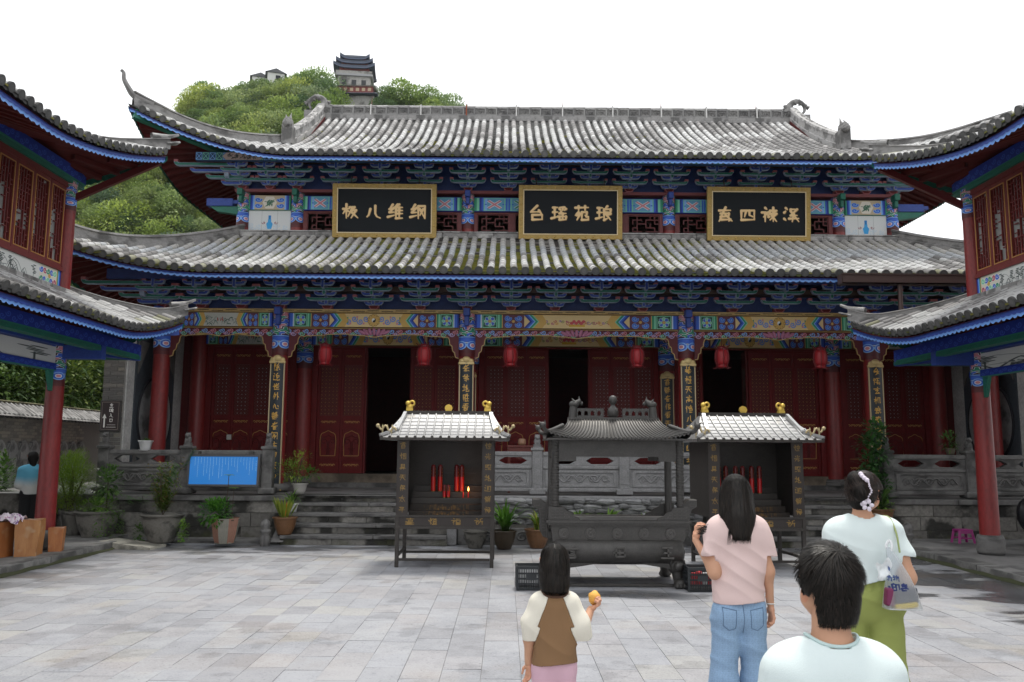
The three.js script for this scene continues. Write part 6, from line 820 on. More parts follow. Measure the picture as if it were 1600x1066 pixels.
  // posts: front pair spiral
  for (const sx of [-1, 1]) for (const sz of [-1, 1]) { const x = sx * 0.83, z = sz * (D - 0.06); mesh('post', cyl(0.05, 0.05, 1.05, 14, x, 0.8, z), m, g); if (sz > 0) { const P = []; for (let k = 0; k <= 200; k++) { const a = k / 200 * 26 * 2 * PI; P.push([x + Math.cos(a) * 0.05, 0.84 + k / 200 * 0.98, z + Math.sin(a) * 0.05]); } mesh('post_spiral', tube(P, 0.009, 420, 4), m, g); } }
  const band = [[-0.88, 1.86], [0.88, 1.86], [0.88, 1.5], [0.8, 1.5], [0.78, 1.56], [0.55, 1.56], [0.55, 1.62], [-0.55, 1.62], [-0.55, 1.56], [-0.78, 1.56], [-0.8, 1.5], [-0.88, 1.5]];
  for (const s of [-1, 1]) mesh('frieze', extr(band, 0.03).translate(0, 0, s * (D - 0.06) - 0.015), m, g); mesh('frieze', join([box(0.03, 0.25, 2 * D - 0.1, 0.85, 1.73, 0), box(0.03, 0.25, 2 * D - 0.1, -0.85, 1.73, 0)]), m, g);
  // swept roof
  const ew = 0.95, ez = 0.66, rw = 0.62, rz = 0.05, ey = 1.85, ry = 2.11, Y = (v, u) => ey + (ry - ey) * (0.45 * v + 0.55 * v * v) + 0.09 * Math.pow(Math.abs(u), 5) * (1 - v) ** 2, EW = (v) => lerp(ew, rw, 1 - (1 - v) ** 1.5);
  const roofM = mat([0.085, 0.08, 0.075], 0.36, { metalness: 0.45, map: rep(T.grain, 1.5) });
  const rf = mesh('roof', join([1, -1].flatMap((s) => [grid(24, 8, (u, v) => { const a = u * 2 - 1; return [a * EW(v), Y(v, a), s * lerp(ez, rz, v)]; }), grid(10, 8, (u, v) => { const a = u * 2 - 1; return [s * EW(v), Y(v, a), a * lerp(ez, rz, v)]; })]).concat([box(1.9, 0.02, 1.25, 0, ey - 0.01, 0)])), roofM, g);
  for (let i = 0; i <= 34; i++) { const a = (i / 34) * 2 - 1, P = []; for (let k = 0; k <= 5; k++) { const v = k / 5; P.push([a * EW(v), Y(v, a) + 0.004, lerp(ez, rz, v)]); } mesh('roof_rib', tube(P, 0.011, 8, 5), roofM, rf); mesh('rib_end', mv(new THREE.CylinderGeometry(0.018, 0.018, 0.02, 8), a * ew, Y(0, a), ez + 0.005, PI / 2), m, rf); }
  mesh('ridge', box(2 * rw + 0.02, 0.03, 0.14, 0, ry + 0.01, 0), m, rf);
  for (const s of [-1, 1]) { mesh('ridge_fence', extr([[0.13, 0], [0.53, 0], [0.53, 0.12], [0.13, 0.12]].map(([a, b]) => [s * a, b]), 0.03, 0, [0, 1, 2, 3].map((k) => [[0.17 + k * 0.09, 0.025], [0.22 + k * 0.09, 0.025], [0.22 + k * 0.09, 0.07], [0.195 + k * 0.09, 0.09], [0.17 + k * 0.09, 0.07]].map(([a, b]) => [s * a, b]))).translate(0, ry + 0.025, -0.015), m, rf);
    mesh('ridge_dragon', join([rod([s * 0.56, ry + 0.02, 0], [s * 0.55, ry + 0.17, 0], 0.06, 0.05, 10), mv(new THREE.SphereGeometry(0.06, 10, 8), s * 0.54, ry + 0.2, 0, 0, 0, 0, [1.2, 0.8, 0.8]), rod([s * 0.52, ry + 0.2, 0], [s * 0.45, ry + 0.25, 0], 0.045, 0.03, 8), mv(new THREE.ConeGeometry(0.018, 0.06, 5), s * 0.47, ry + 0.29, 0), mv(new THREE.ConeGeometry(0.02, 0.07, 5), s * 0.56, ry + 0.26, 0.02, 0, 0, -s * 0.7), mv(new THREE.IcosahedronGeometry(0.03, 0), s * 0.44, ry + 0.21, 0)]), m, rf);
    for (const q of [1, -1]) mesh('corner_dragon', join([taperTube([[s * 0.72, ry - 0.09, q * 0.3], [s * 0.88, ey + 0.1, q * 0.52], [s * 0.97, ey + 0.09, q * 0.67], [s * 1.01, ey + 0.16, q * 0.7]], 0.028, 0.03, 14, 7), mv(new THREE.SphereGeometry(0.042, 8, 6), s * 1.01, ey + 0.16, q * 0.7), mv(new THREE.ConeGeometry(0.02, 0.07, 5), s * 0.98, ey + 0.2, q * 0.69), mv(new THREE.ConeGeometry(0.02, 0.07, 5), s * 1.04, ey + 0.19, q * 0.71, 0, 0, -s * 1)]), m, rf); }
  mesh('gourd_finial', lathe([[0, 0], [0.05, 0.0], [0.075, 0.04], [0.08, 0.09], [0.06, 0.13], [0.03, 0.16], [0.03, 0.18], [0.05, 0.2], [0.06, 0.24], [0.05, 0.28], [0.02, 0.3], [0, 0.3]], 14).translate(0, ry + 0.02, 0), m, rf);
  mesh('chain', join([tube([[-0.86, 1.75, 0.42], [-0.9, 1.4, 0.46], [-0.95, 0.95, 0.47], [-0.94, 0.6, 0.48]], 0.007, 16, 4), tube([[-0.84, 1.75, 0.44], [-0.93, 1.2, 0.47], [-0.92, 0.75, 0.48]], 0.006, 16, 4)]), m, g);
}
// ---------- plastic crates ----------
function crate(x, z, turn, label, fill) {
  const g = thing('plastic_crate', label, 'crate', [x, 0.002, z], turn), m = mat([0.016, 0.019, 0.022], 0.45), w = 0.37, d = 0.3, h = 0.29;
  mesh('base', box(w - 0.04, 0.015, d - 0.04, 0, 0.02, 0), m, g); mesh('rim', extr([[-w / 2, -d / 2], [w / 2, -d / 2], [w / 2, d / 2], [-w / 2, d / 2]], 0.035, 0.002, [[[-w / 2 + 0.02, -d / 2 + 0.02], [w / 2 - 0.02, -d / 2 + 0.02], [w / 2 - 0.02, d / 2 - 0.02], [-w / 2 + 0.02, d / 2 - 0.02]]]).rotateX(-PI / 2).translate(0, h - 0.035, 0), m, g);
  for (let k = 0; k < 4; k++) mesh('band', extr([[-w / 2 + 0.008, -d / 2 + 0.008], [w / 2 - 0.008, -d / 2 + 0.008], [w / 2 - 0.008, d / 2 - 0.008], [-w / 2 + 0.008, d / 2 - 0.008]], 0.022, 0, [[[-w / 2 + 0.016, -d / 2 + 0.016], [w / 2 - 0.016, -d / 2 + 0.016], [w / 2 - 0.016, d / 2 - 0.016], [-w / 2 + 0.016, d / 2 - 0.016]]]).rotateX(-PI / 2).translate(0, 0.005 + k * 0.062, 0), m, g);
  const bars = []; for (let k = 0; k <= 12; k++) { if (k > 3 && k < 9 && false) continue; for (const s of [-1, 1]) bars.push(box(0.009, h - 0.03, 0.008, lerp(-w / 2 + 0.014, w / 2 - 0.014, k / 12), h / 2 - 0.01, s * (d / 2 - 0.012))); } for (let k = 1; k < 10; k++) for (const s of [-1, 1]) bars.push(box(0.008, h - 0.03, 0.009, s * (w / 2 - 0.012), h / 2 - 0.01, lerp(-d / 2 + 0.014, d / 2 - 0.014, k / 10))); stuff(mesh('side_bars', join(bars), m, g));
  for (const sx of [-1, 1]) for (const sz of [-1, 1]) mesh('corner_post', box(0.03, h - 0.02, 0.03, sx * (w / 2 - 0.016), h / 2 - 0.006, sz * (d / 2 - 0.016)), m, g);
  mesh('name_plate', box(0.13, 0.07, 0.006, 0, 0.16, d / 2 - 0.002), m, g);
  fill(g); return g;
}
crate(0.33, -10.72, 0.03, 'black plastic crate holding white packs and a grey tube', () => {}); crate(2.42, -10.68, 0.0, 'black plastic crate with red packets beside the burner leg', () => {});
{ const r = RNG(3), wm = mat([0.55, 0.55, 0.55], 0.6); for (let k = 0; k < 4; k++) tag(mesh('paper_pack', rbox(0.075, 0.19 + 0.03 * r(), 0.05, 0.006, 0.215 + k * 0.08, 0.15, -10.74 + 0.03 * r()), wm), 'white paper pack standing in the crate with the grey tube', 'pack', 'packs in the crate');
  tag(mesh('grey_tube', rod([0.42, 0.08, -10.72], [0.53, 0.42, -10.66], 0.017, 0.017, 10), mat([0.5, 0.52, 0.54], 0.5)), 'pale grey tube leaning out of the black crate', 'tube');
  for (let k = 0; k < 4; k++) tag(mesh('red_packet', mv(rbox(0.07, 0.16, 0.05, 0.008), 2.33 + k * 0.07, 0.13 + 0.03 * r(), -10.66 + 0.03 * r(), 0, r(), 0.2 * (r() - 0.5)), k === 2 ? wm : mat([0.5, 0.03, 0.04], 0.5)), k === 2 ? 'white packet among the red ones in the crate' : 'red packet lying in the crate beside the burner leg', 'packet', k === 2 ? undefined : 'red packets in the crate'); }
// ---------- stumps, stools, bench, bag ----------
function stump(name, x, z, w, h, d, turn, label, tone) { const g = new THREE.BoxGeometry(w, h, d, 10, 10, 10).translate(0, h / 2, 0); displace(g, (v) => { const n = noise3(v.x * 5 + x * 7, v.y * 2, v.z * 5); v.x *= 1 + 0.16 * (n - 0.5) + 0.08 * Math.sin(v.y * 9 + x * 3); v.z *= 1 + 0.14 * (noise3(v.x * 4, v.y * 3 + 5, v.z * 4 + x) - 0.5); if (v.y > h * 0.9) v.y += 0.02 * (noise3(v.x * 9, 3, v.z * 9) - 0.5); }); g.computeVertexNormals(); const o = mesh(name, uvm(g, 1), mat(tone, 0.4, { map: woodMap, bumpMap: woodMap, bumpScale: 0.01 })); at(o, x, 0.118, z, turn); tag(o, label, 'stump'); return o; }
const woodMap = texData(256, (u, v) => { const k = fbm(u * 14, v * 3 + fbm(u * 3, v * 3, 2, 3, 4), 4, 0, 6), s = fbm(u * 4, v * 4, 3, 4, 8); return mixc(mixc([0.40, 0.15, 0.045], [0.66, 0.36, 0.15], k), [0.62, 0.48, 0.32], sstep(0.5, 0.7, s) * 0.7); }, true);
woodMap.repeat.set(1.4, 1.4);
stump('log_stump', -6.98, -12.75, 0.31, 0.52, 0.33, 0.25, 'large squared orange wood stump with a cloth on it', [0.8, 0.75, 0.7]); stump('log_stump', -7.36, -12.55, 0.34, 0.5, 0.36, -0.1, 'dark orange wood stump pushed against the large squared one', [0.5, 0.36, 0.28]); stump('log_stool', -6.84, -13.25, 0.2, 0.36, 0.2, 0.3, 'small reddish wood stump in front of the red column', [0.78, 0.6, 0.5]);
{ const g = grid(26, 26, (u, v) => { const a = u * 2 - 1, b = v * 2 - 1; return [a * 0.2, 0.66 + 0.07 * noise3(u * 5, v * 5, 2) + 0.05 * noise3(u * 13, v * 13, 5) - 0.06 * (a * a + b * b), b * 0.16]; }); g.computeVertexNormals(); const t = canvasTex(128, 128, (c, w, h) => { c.fillStyle = '#d9cdd6'; c.fillRect(0, 0, w, h); const r = RNG(2); for (let k = 0; k < 60; k++) { c.fillStyle = ['#a87aa8', '#7a5a8a', '#e8dfe6', '#c08aa0'][k % 4]; c.beginPath(); c.ellipse(r() * w, r() * h, 5, 3, r() * 6, 0, 7); c.fill(); } }); tag(mesh('patterned_cloth', flat(g).translate(-7.2, 0.0, -12.6), mat([1, 1, 1], 0.9, { map: t, side: THREE.DoubleSide })), 'crumpled pink and white patterned cloth on the large stump', 'cloth'); }
{ const g = thing('plastic_stool', 'magenta plastic stool standing on the side platform', 'stool', [8.12, 0.118, -15.2], 0.1), m = mat([0.27, 0.012, 0.15], 0.4); g.scale.setScalar(0.88); mesh('seat', rbox(0.30, 0.035, 0.24, 0.015, 0, 0.255, 0), m, g); for (const sx of [-1, 1]) for (const sz of [-1, 1]) mesh('leg', bar([sx * 0.125, 0.25, sz * 0.095], [sx * 0.165, 0, sz * 0.13], 0.045, 0.045), m, g); for (const s of [-1, 1]) { mesh('apron', box(0.26, 0.05, 0.02, 0, 0.215, s * 0.105), m, g); mesh('rail', box(0.26, 0.03, 0.02, 0, 0.1, s * 0.118), m, g); } }
{ const g = thing('stone_bench', 'low stone bench on the platform beside the red column', 'bench', [8.85, 0.118, -13.6], 0); mesh('slab', rbox(0.95, 0.06, 0.34, 0.015, 0, 0.25, 0), M.carvedDark, g); for (const s of [-1, 1]) mesh('support', extr([[-0.08, 0], [0.08, 0], [0.05, 0.1], [0.08, 0.22], [-0.08, 0.22], [-0.05, 0.1]], 0.24, 0.008).translate(s * 0.27, 0, -0.12), M.carvedDark, g); }
{ // covered scooter at the end of the platform
  const g = thing('covered_scooter', 'motor scooter under a black cover with dark red panel', 'scooter', [9.72, 0.118, -15.1], 0.2); g.scale.setScalar(0.8); const c = new THREE.SphereGeometry(1, 24, 16); displace(c, (v) => { const n = noise3(v.x * 3, v.y * 3, v.z * 3); v.set(v.x * (0.85 + 0.1 * n), Math.max(0.12, (v.y * 0.5 + 0.5) * (0.95 + 0.15 * n) * (1 - 0.25 * v.x)), v.z * (0.34 + 0.08 * n)); }); c.computeVertexNormals(); mesh('cover', flat(c), mat([0.012, 0.012, 0.015], 0.4), g); mesh('side_panel', mv(new THREE.SphereGeometry(0.3, 14, 8), -0.1, 0.42, 0.2, 0, 0, 0.3, [1.3, 0.6, 0.6]), mat([0.06, 0.006, 0.01], 0.3), g); for (const s of [-0.55, 0.55]) mesh('wheel', mv(new THREE.TorusGeometry(0.19, 0.05, 8, 24), s, 0.24, 0), mat([0.015, 0.015, 0.015], 0.8), g); mesh('handlebar', tube([[-0.6, 0.86, -0.28], [-0.62, 0.94, 0], [-0.6, 0.86, 0.28]], 0.016, 12, 6), M.iron, g); }
{ // flat stone ramp block at the platform end
  tag(mesh('ramp_slab', extr([[0, 0], [0.9, 0], [0.9, 0.03], [0.05, 0.12], [0, 0.12]], 0.5, 0.01).rotateY(-0.12).translate(-6.75, 0.002, -15.1), mat([0.42, 0.40, 0.34], 0.85, { map: rep(T.weather, 0.8), ...bumpG(2, 0.006) })), 'pale sloping stone slab bridging the platform edge and terrace', 'ramp'); }
// small offerings on the terrace behind the central balustrade
{ const g = thing('offering_table', 'carved dark red offering table behind the pale balustrade', 'table', [0.42, TY, -17.9]), m = mat([0.16, 0.03, 0.02], 0.4, { map: rep(T.grain, 2) }); mesh('top', rbox(0.75, 0.05, 0.42, 0.01, 0, 0.95, 0), m, g); for (const sx of [-1, 1]) for (const sz of [-1, 1]) mesh('leg', rbox(0.06, 0.93, 0.06, 0.01, sx * 0.33, 0.465, sz * 0.17), m, g); mesh('carved_apron', join([box(0.62, 0.16, 0.03, 0, 0.84, 0.18), tube([[-0.25, 0.76, 0.19], [-0.1, 0.7, 0.19], [0, 0.76, 0.19], [0.1, 0.7, 0.19], [0.25, 0.76, 0.19]], 0.02, 20, 5)]), m, g); tag(mesh('offering_jar', lathe([[0, 0], [0.07, 0], [0.09, 0.05], [0.08, 0.12], [0.05, 0.14], [0, 0.14]], 14).translate(0.36, TY + 0.976, -17.9), mat([0.35, 0.2, 0.12], 0.5)), 'small brown jar on the carved offering table', 'jar'); }
// ---------- plants and pots ----------
function leafQuads(list) { // list of {p, d (unit dir), l, w, c, droop} -> bent two-piece leaves
  const s = new Sink(), up = V(0, 1, 0);
  for (const { p, d, l, w, c, droop = 0.3 } of list) { const sd = new THREE.Vector3().crossVectors(d, up); if (sd.lengthSq() < 1e-4) sd.set(1, 0, 0); sd.normalize(); const n = new THREE.Vector3().crossVectors(sd, d).normalize(), m = p.clone().addScaledVector(d, l * 0.5), e = p.clone().addScaledVector(d, l); e.y -= droop * l * 0.5; const a = m.clone().addScaledVector(sd, w / 2), b = m.clone().addScaledVector(sd, -w / 2); m.y += 0; s.tri(p, a, b, n, n, n, c); s.tri(a, e, b, n, n, n, c); } return s.geo();
}
const leafMat = phys([1.3, 1.3, 1.25], 0.55, { vertexColors: true, side: THREE.DoubleSide, transmission: 0.45, thickness: 0, specularIntensity: 0.22 });
const dirOf = (r, lo = -0.2, hi = 1) => { const a = r() * 2 * PI, y = lerp(lo, hi, r()), q = Math.sqrt(Math.max(0, 1 - y * y)); return V(Math.cos(a) * q, y, Math.sin(a) * q); };
function bush(r, cx, cy, cz, rx, ry, rz, n, l, w, cols, shell = 0.5) { const out = []; for (let i = 0; i < n; i++) { const d = dirOf(r, -0.9, 1), k = Math.pow(r(), shell) * (0.75 + 0.35 * noise3(d.x * 3 + cx, d.y * 3, d.z * 3)); const dd = d.clone().add(V((r() - 0.5), (r() - 0.2) * 0.8, (r() - 0.5))).normalize(); out.push({ p: V(cx + d.x * rx * k, cy + d.y * ry * k, cz + d.z * rz * k), d: dd, l: l * (0.6 + 0.7 * r()), w: w * (0.7 + 0.5 * r()), c: mixc(cols[0], cols[1], r()), droop: 0.3 }); } return out; }
function blades(r, cx, cy, cz, n, len, w, cols, spread = 0.8) { // arching strap leaves
  const s = new Sink(); for (let i = 0; i < n; i++) { const a = r() * 2 * PI, L = len * (0.55 + 0.6 * r()), k = spread * (0.35 + 0.8 * r()), c = mixc(cols[0], cols[1], r()), D = V(Math.cos(a), 0, Math.sin(a)), sd = V(-D.z, 0, D.x); let pa, pb; const o = V(cx + (r() - 0.5) * 0.1, cy, cz + (r() - 0.5) * 0.1); for (let q = 0; q <= 6; q++) { const t = q / 6, p = o.clone().addScaledVector(D, L * k * t * (0.5 + 0.7 * t)); p.y += L * (t * (1.15 - 0.2 * k) - t * t * t * 0.75 * k); const ww = w * (1 - t ** 3) * (0.6 + 0.6 * Math.sin(t * PI)); const A = p.clone().addScaledVector(sd, ww / 2), B = p.clone().addScaledVector(sd, -ww / 2), n2 = V(-D.x * t, 1, -D.z * t).normalize(); if (pa) s.quad(pa, pb, B, A, n2, n2, n2, n2, c); pa = A; pb = B; } } return s.geo(); }
const potProfile = { round: [[0, 0], [0.6, 0], [0.62, 0.06], [0.85, 0.4], [0.98, 0.75], [1, 0.9], [1.1, 0.93], [1.1, 1], [0.95, 1], [0.9, 0.88], [0, 0.86]], taper: [[0, 0], [0.62, 0], [0.72, 0.3], [0.92, 0.86], [1.04, 0.88], [1.06, 1], [0.95, 1], [0.9, 0.9], [0, 0.88]] };
function pot(name, x, y, z, r, h, m, label, kind = 'round', seg = 24) { const o = mesh(name, lathe(potProfile[kind].map(([a, b]) => [a * r, b * h]), seg), m); o.position.set(x, y, z); tag(o, label, 'plant pot'); return o; }
const clay = mat([0.20, 0.095, 0.04], 0.4, { map: rep(T.grain, 3), ...bumpG(3, 0.004) }), greyPot = mat([0.18, 0.17, 0.15], 0.9, { map: rep(T.weather, 2), ...bumpG(4, 0.01) }), brownGlaze = mat([0.055, 0.038, 0.022], 0.3, { map: rep(T.grain, 3) }), whitePot = mat([0.62, 0.62, 0.62], 0.4);
function plant(name, label, category, geo, at0, parts) { const g = thing(name, label, category, at0); stuff(mesh('foliage', geo, leafMat, g)); for (const [n, ge, m] of parts ?? []) mesh(n, ge, m, g); return g; }
const G1 = [[0.08, 0.18, 0.03], [0.21, 0.34, 0.07]], G2 = [[0.05, 0.115, 0.028], [0.13, 0.23, 0.06]], G3 = [[0.16, 0.22, 0.03], [0.30, 0.34, 0.06]], stem = mat([0.06, 0.045, 0.03], 0.9), juniper = [[0.10, 0.18, 0.025], [0.27, 0.38, 0.06]];
{
  const r = RNG(101);
  // feathery conifer in its pots
  { const L = bush(r, 0, 0.6, 0, 0.5, 0.66, 0.42, 9500, 0.062, 0.012, juniper, 0.4); L.forEach((q) => { q.droop = 0; q.d.y = Math.abs(q.d.y) * 0.8 + 0.25; q.d.normalize(); });
    plant('juniper_shrub', 'dense feathery bright green conifer shrub beside the stone balustrade end', 'shrub', leafQuads(L), [-8.05, 0.42, -15.95], [['stem', join([rod([0, -0.1, 0], [0.03, 0.9, 0], 0.05, 0.02), rod([0, 0.1, 0], [0.25, 0.7, 0.05], 0.03, 0.01), rod([0, 0.1, 0], [-0.22, 0.75, -0.05], 0.03, 0.01)]), stem]]); }
  pot('tall_pot', -7.82, 0.05, -15.75, 0.3, 0.5, greyPot, 'weathered grey pot half hidden behind the round one, under the conifer shrub', 'taper', 4); pot('stone_pot', -7.3, 0.05, -15.5, 0.36, 0.52, greyPot, 'wide weathered round pot with trailing creeper', 'round');
  { const L = bush(r, 0, 0.1, 0, 0.4, 0.16, 0.3, 500, 0.07, 0.035, G1); for (let k = 0; k < 260; k++) { const a = -0.6 + r() * 1.9; L.push({ p: V(Math.cos(a) * 0.42, 0.05 - 0.5 * r(), Math.sin(a) * 0.4), d: V(Math.cos(a) + (r() - 0.5), -0.5 * r(), Math.sin(a) + (r() - 0.5)).normalize(), l: 0.04, w: 0.03, c: mixc([0.07, 0.16, 0.02], [0.13, 0.25, 0.05], r()) }); } plant('trailing_creeper', 'bright green creeper spilling over the wide round pot', 'plant', leafQuads(L), [-7.3, 0.55, -15.5]); plant('gardenia', 'dark glossy plant with white flowers above the round pot', 'plant', leafQuads([...bush(r, 0, 0.5, 0, 0.28, 0.34, 0.25, 420, 0.1, 0.05, G2), ...bush(r, -0.1, 0.55, 0.12, 0.25, 0.28, 0.1, 14, 0.05, 0.05, [[0.6, 0.6, 0.55], [0.75, 0.75, 0.7]])]), [-7.2, 0.55, -15.6], [['stem', rod([0, 0, 0], [0, 0.6, 0], 0.015, 0.008), stem]]); }
  // weedy pot
  pot('stone_pot', -6.0, 0.05, -15.15, 0.34, 0.5, greyPot, 'dark mossy round pot with straggling weeds, next to the octagonal pot', 'round');
  { const L = []; for (let k = 0; k < 64; k++) { const a = r() * 2 * PI, H = 0.35 + 0.65 * r(), t = V(Math.cos(a) * 0.35 * r(), H, Math.sin(a) * 0.25 * r()); for (let j = 0; j < 30; j++) { const q = 0.2 + 0.8 * r(); L.push({ p: V(t.x * q, t.y * q, t.z * q), d: dirOf(r, -0.2, 0.8), l: 0.07 + 0.07 * r(), w: 0.03, c: r() < 0.25 ? mixc([0.22, 0.14, 0.05], [0.26, 0.22, 0.07], r()) : mixc(G1[0], G3[0], r()) }); } } for (let k = 0; k < 30; k++) { const q = k / 30; L.push({ p: V(0.15 + 0.3 * q, 0.5 + 0.62 * q, 0.05), d: V(q > 0.5 ? 0.8 : -0.5, 0.5, 0.3 * (r() - 0.5)).normalize(), l: 0.22, w: 0.05, c: mixc([0.05, 0.15, 0.02], [0.1, 0.24, 0.04], r()) }); } for (let k = 0; k < 40; k++) L.push({ p: V(-0.2 - 0.42 * r(), 0.18 + 0.16 * r(), 0.1 * r()), d: V(-0.8, 0.1 + 0.3 * r(), 0.3 * (r() - 0.5)).normalize(), l: 0.16, w: 0.03, c: [0.08, 0.22, 0.03] }); L.push(...bush(r, 0.4, -0.25, 0.1, 0.12, 0.22, 0.14, 260, 0.045, 0.035, G1)); L.push(...bush(r, -0.38, -0.3, 0, 0.12, 0.22, 0.14, 200, 0.045, 0.035, G2));
    plant('weedy_plant', 'straggling brown and green weeds with one tall fern frond', 'plant', leafQuads(L), [-6.0, 0.52, -15.15], Array.from({ length: 9 }, (_, k) => ['stem', rod([0, 0, 0], [0.3 * Math.sin(k * 2.1), 0.5 + 0.4 * hash(k, 4), 0.22 * Math.cos(k * 2.1)], 0.006, 0.003, 5), stem])); }
  // octagonal pot
  { const om = mat([0.26, 0.25, 0.21], 0.8, { map: rep(T.grain, 2) }), g = thing('octagonal_pot', 'octagonal pot with alternating grey-green and pink sides', 'plant pot', [-4.86, 0.05, -15.05]); for (let k = 0; k < 8; k++) { const a0 = k / 8 * 2 * PI + 0.25, a1 = (k + 1) / 8 * 2 * PI + 0.25; const prof = [[0.17, 0.02], [0.2, 0.12], [0.245, 0.4], [0.25, 0.44]]; mesh('side_panel', grid(1, 3, (u, v) => { const [rr, y] = prof[Math.round(v * 3)], a = u ? a0 : a1; return [Math.cos(a) * rr, y, Math.sin(a) * rr]; }), k % 2 ? om : mat([0.33, 0.17, 0.12], 0.8, { map: rep(T.grain, 2) }), g); } mesh('foot', lathe([[0, 0], [0.17, 0], [0.17, 0.03], [0, 0.03]], 8), om, g); mesh('soil', cyl(0.24, 0.24, 0.02, 8, 0, 0.4, 0), mat([0.07, 0.05, 0.035], 1), g);
    const L = bush(r, -0.16, 0.1, 0.05, 0.3, 0.24, 0.26, 520, 0.1, 0.05, [[0.04, 0.13, 0.015], [0.09, 0.24, 0.03]]); for (const [x, y] of [[0.12, 0.5], [0.02, 0.72]]) for (let k = 0; k < 12; k++) { const a = k / 12 * 2 * PI; L.push({ p: V(x, y, 0), d: V(Math.cos(a), 0.25, Math.sin(a)).normalize(), l: 0.13, w: 0.03, c: mixc([0.10, 0.2, 0.03], [0.16, 0.28, 0.06], r()), droop: 0.5 }); }
    plant('leafy_plant', 'lush green leafy plant with two thin palm-like shoots in the octagonal pot', 'plant', leafQuads(L), [-4.86, 0.5, -15.05], [['stem', rod([0.1, -0.05, 0], [0.12, 0.5, 0], 0.006), stem], ['stem', rod([0.0, -0.05, 0], [0.02, 0.72, 0], 0.006), stem]]); }
  // glazed pot on the first step, and the pots above it
  pot('glazed_pot', -3.92, 0.174, -15.42, 0.2, 0.31, clay, 'tan glazed pot standing on the lowest stair', 'round'); { const L = []; for (let k = 0; k < 46; k++) { const a = r() * 2 * PI, h = 0.28 + 0.2 * r(); L.push({ p: V(Math.cos(a) * 0.1 * r(), 0, Math.sin(a) * 0.1 * r()), d: V(Math.cos(a) * 0.5, 1, Math.sin(a) * 0.5).normalize(), l: h, w: 0.055, c: mixc([0.11, 0.2, 0.03], [0.28, 0.30, 0.05], r()), droop: 0.1 }); } L.push({ p: V(0.02, 0.02, 0.1), d: V(0.1, 1, 0.05).normalize(), l: 0.3, w: 0.06, c: [0.5, 0.17, 0.015], droop: 0 }); plant('yellow_green_plant', 'upright yellow-green plant with one orange leaf in the glazed pot', 'plant', leafQuads(L), [-3.92, 0.46, -15.42]); }
  pot('white_pot', -3.95, 0.52, -16.0, 0.12, 0.16, whitePot, 'white pot under the grey one at the stair head', 'taper'); pot('grey_flowerpot', -3.9, 0.84, -16.35, 0.15, 0.2, mat([0.4, 0.38, 0.36], 0.8), 'pale grey flowerpot with the nandina bush', 'taper');
  plant('strap_leaf_plant', 'thin arching strap-leaf plant in the white pot at the stair head', 'plant', blades(r, 0, 0, 0, 26, 0.4, 0.02, G1, 1.1), [-3.95, 0.66, -16.0]);
  plant('nandina', 'airy yellow-green bush in the grey flowerpot beside the notice board', 'plant', leafQuads([...bush(r, -0.05, 0.26, 0, 0.42, 0.24, 0.3, 460, 0.07, 0.032, [[0.10, 0.19, 0.03], [0.27, 0.31, 0.06]]), ...bush(r, 0.08, 0.5, 0, 0.24, 0.16, 0.2, 120, 0.07, 0.03, G3), ...bush(r, 0.3, 0.22, 0.05, 0.22, 0.12, 0.15, 120, 0.08, 0.035, [[0.05, 0.14, 0.02], [0.1, 0.22, 0.04]])]), [-3.98, 1.02, -16.3], [['stem', join([rod([0, -0.05, 0], [-0.1, 0.4, 0], 0.008), rod([0, -0.05, 0], [0.12, 0.5, 0], 0.008)]), stem]]);
  // white pot on the balustrade
  { const g = thing('white_square_pot', 'white patterned pot standing on the stone balustrade rail', 'plant pot', [-6.85, 1.645, -16.28]); mesh('body', lathe([[0, 0], [0.09, 0], [0.1, 0.06], [0.125, 0.16], [0.14, 0.165], [0.14, 0.185], [0.11, 0.18], [0, 0.16]], 6), whitePot, g); mesh('saucer', cyl(0.12, 0.13, 0.02, 6, 0, -0.004, 0), whitePot, g); plant('small_grass', 'little dark green tuft in the white pot on the rail', 'plant', blades(r, 0, 0, 0, 40, 0.12, 0.014, G2, 1.2), [-6.85, 1.81, -16.28]); }
  // pots in front of the carved front
  const lilies = [[-0.52, -15.15, 'clay'], [0.0, -15.02, 'glaze'], [0.56, -15.15, 'glaze']];
  pot('brown_pot', -1.15, 0.3, -15.7, 0.2, 0.26, mat([0.16, 0.15, 0.11], 0.6), 'greenish pot behind the legs of the candle stand, on the stair', 'round'); pot('brown_pot', -0.5, 0, -15.02, 0.2, 0.3, greyPot, 'grey-brown pot seen under the candle stand', 'round'); pot('brown_pot', 0.0, 0, -14.9, 0.2, 0.32, brownGlaze, 'dark brown pot with lily leaves between the stand and the crate', 'round'); pot('brown_pot', 0.58, 0, -15.08, 0.21, 0.33, clay, 'reddish brown pot beside the burner handle', 'round'); void lilies;
  plant('lily_plant', 'arching bright green lily leaves beside the candle stand', 'plant', blades(r, 0, 0, 0, 46, 0.66, 0.045, [[0.05, 0.14, 0.02], [0.14, 0.28, 0.04]], 0.75), [0.02, 0.28, -14.9]); plant('lily_plant', 'yellow-tipped lily leaves next to the burner handle', 'plant', blades(r, 0, 0, 0, 26, 0.5, 0.04, [[0.07, 0.16, 0.02], [0.28, 0.30, 0.05]], 0.8), [0.58, 0.3, -15.08]);
  for (const [x, s, lab] of [[1.35, 1, 'clump of lily leaves in the rock bed near the chain of the burner'], [1.95, 1.1, 'clump of lily leaves in the rock bed seen through the middle of the burner'], [2.65, 0.8, 'small clump of lily leaves in the rock bed near the burner end'], [0.75, 0.7, 'lily leaves in the rock bed behind the burner handle']]) plant('bed_lily', lab, 'plant', blades(r, 0, 0, 0, 34, 0.42 * s, 0.04, G1, 0.8), [x, 0.3, -15.9]);
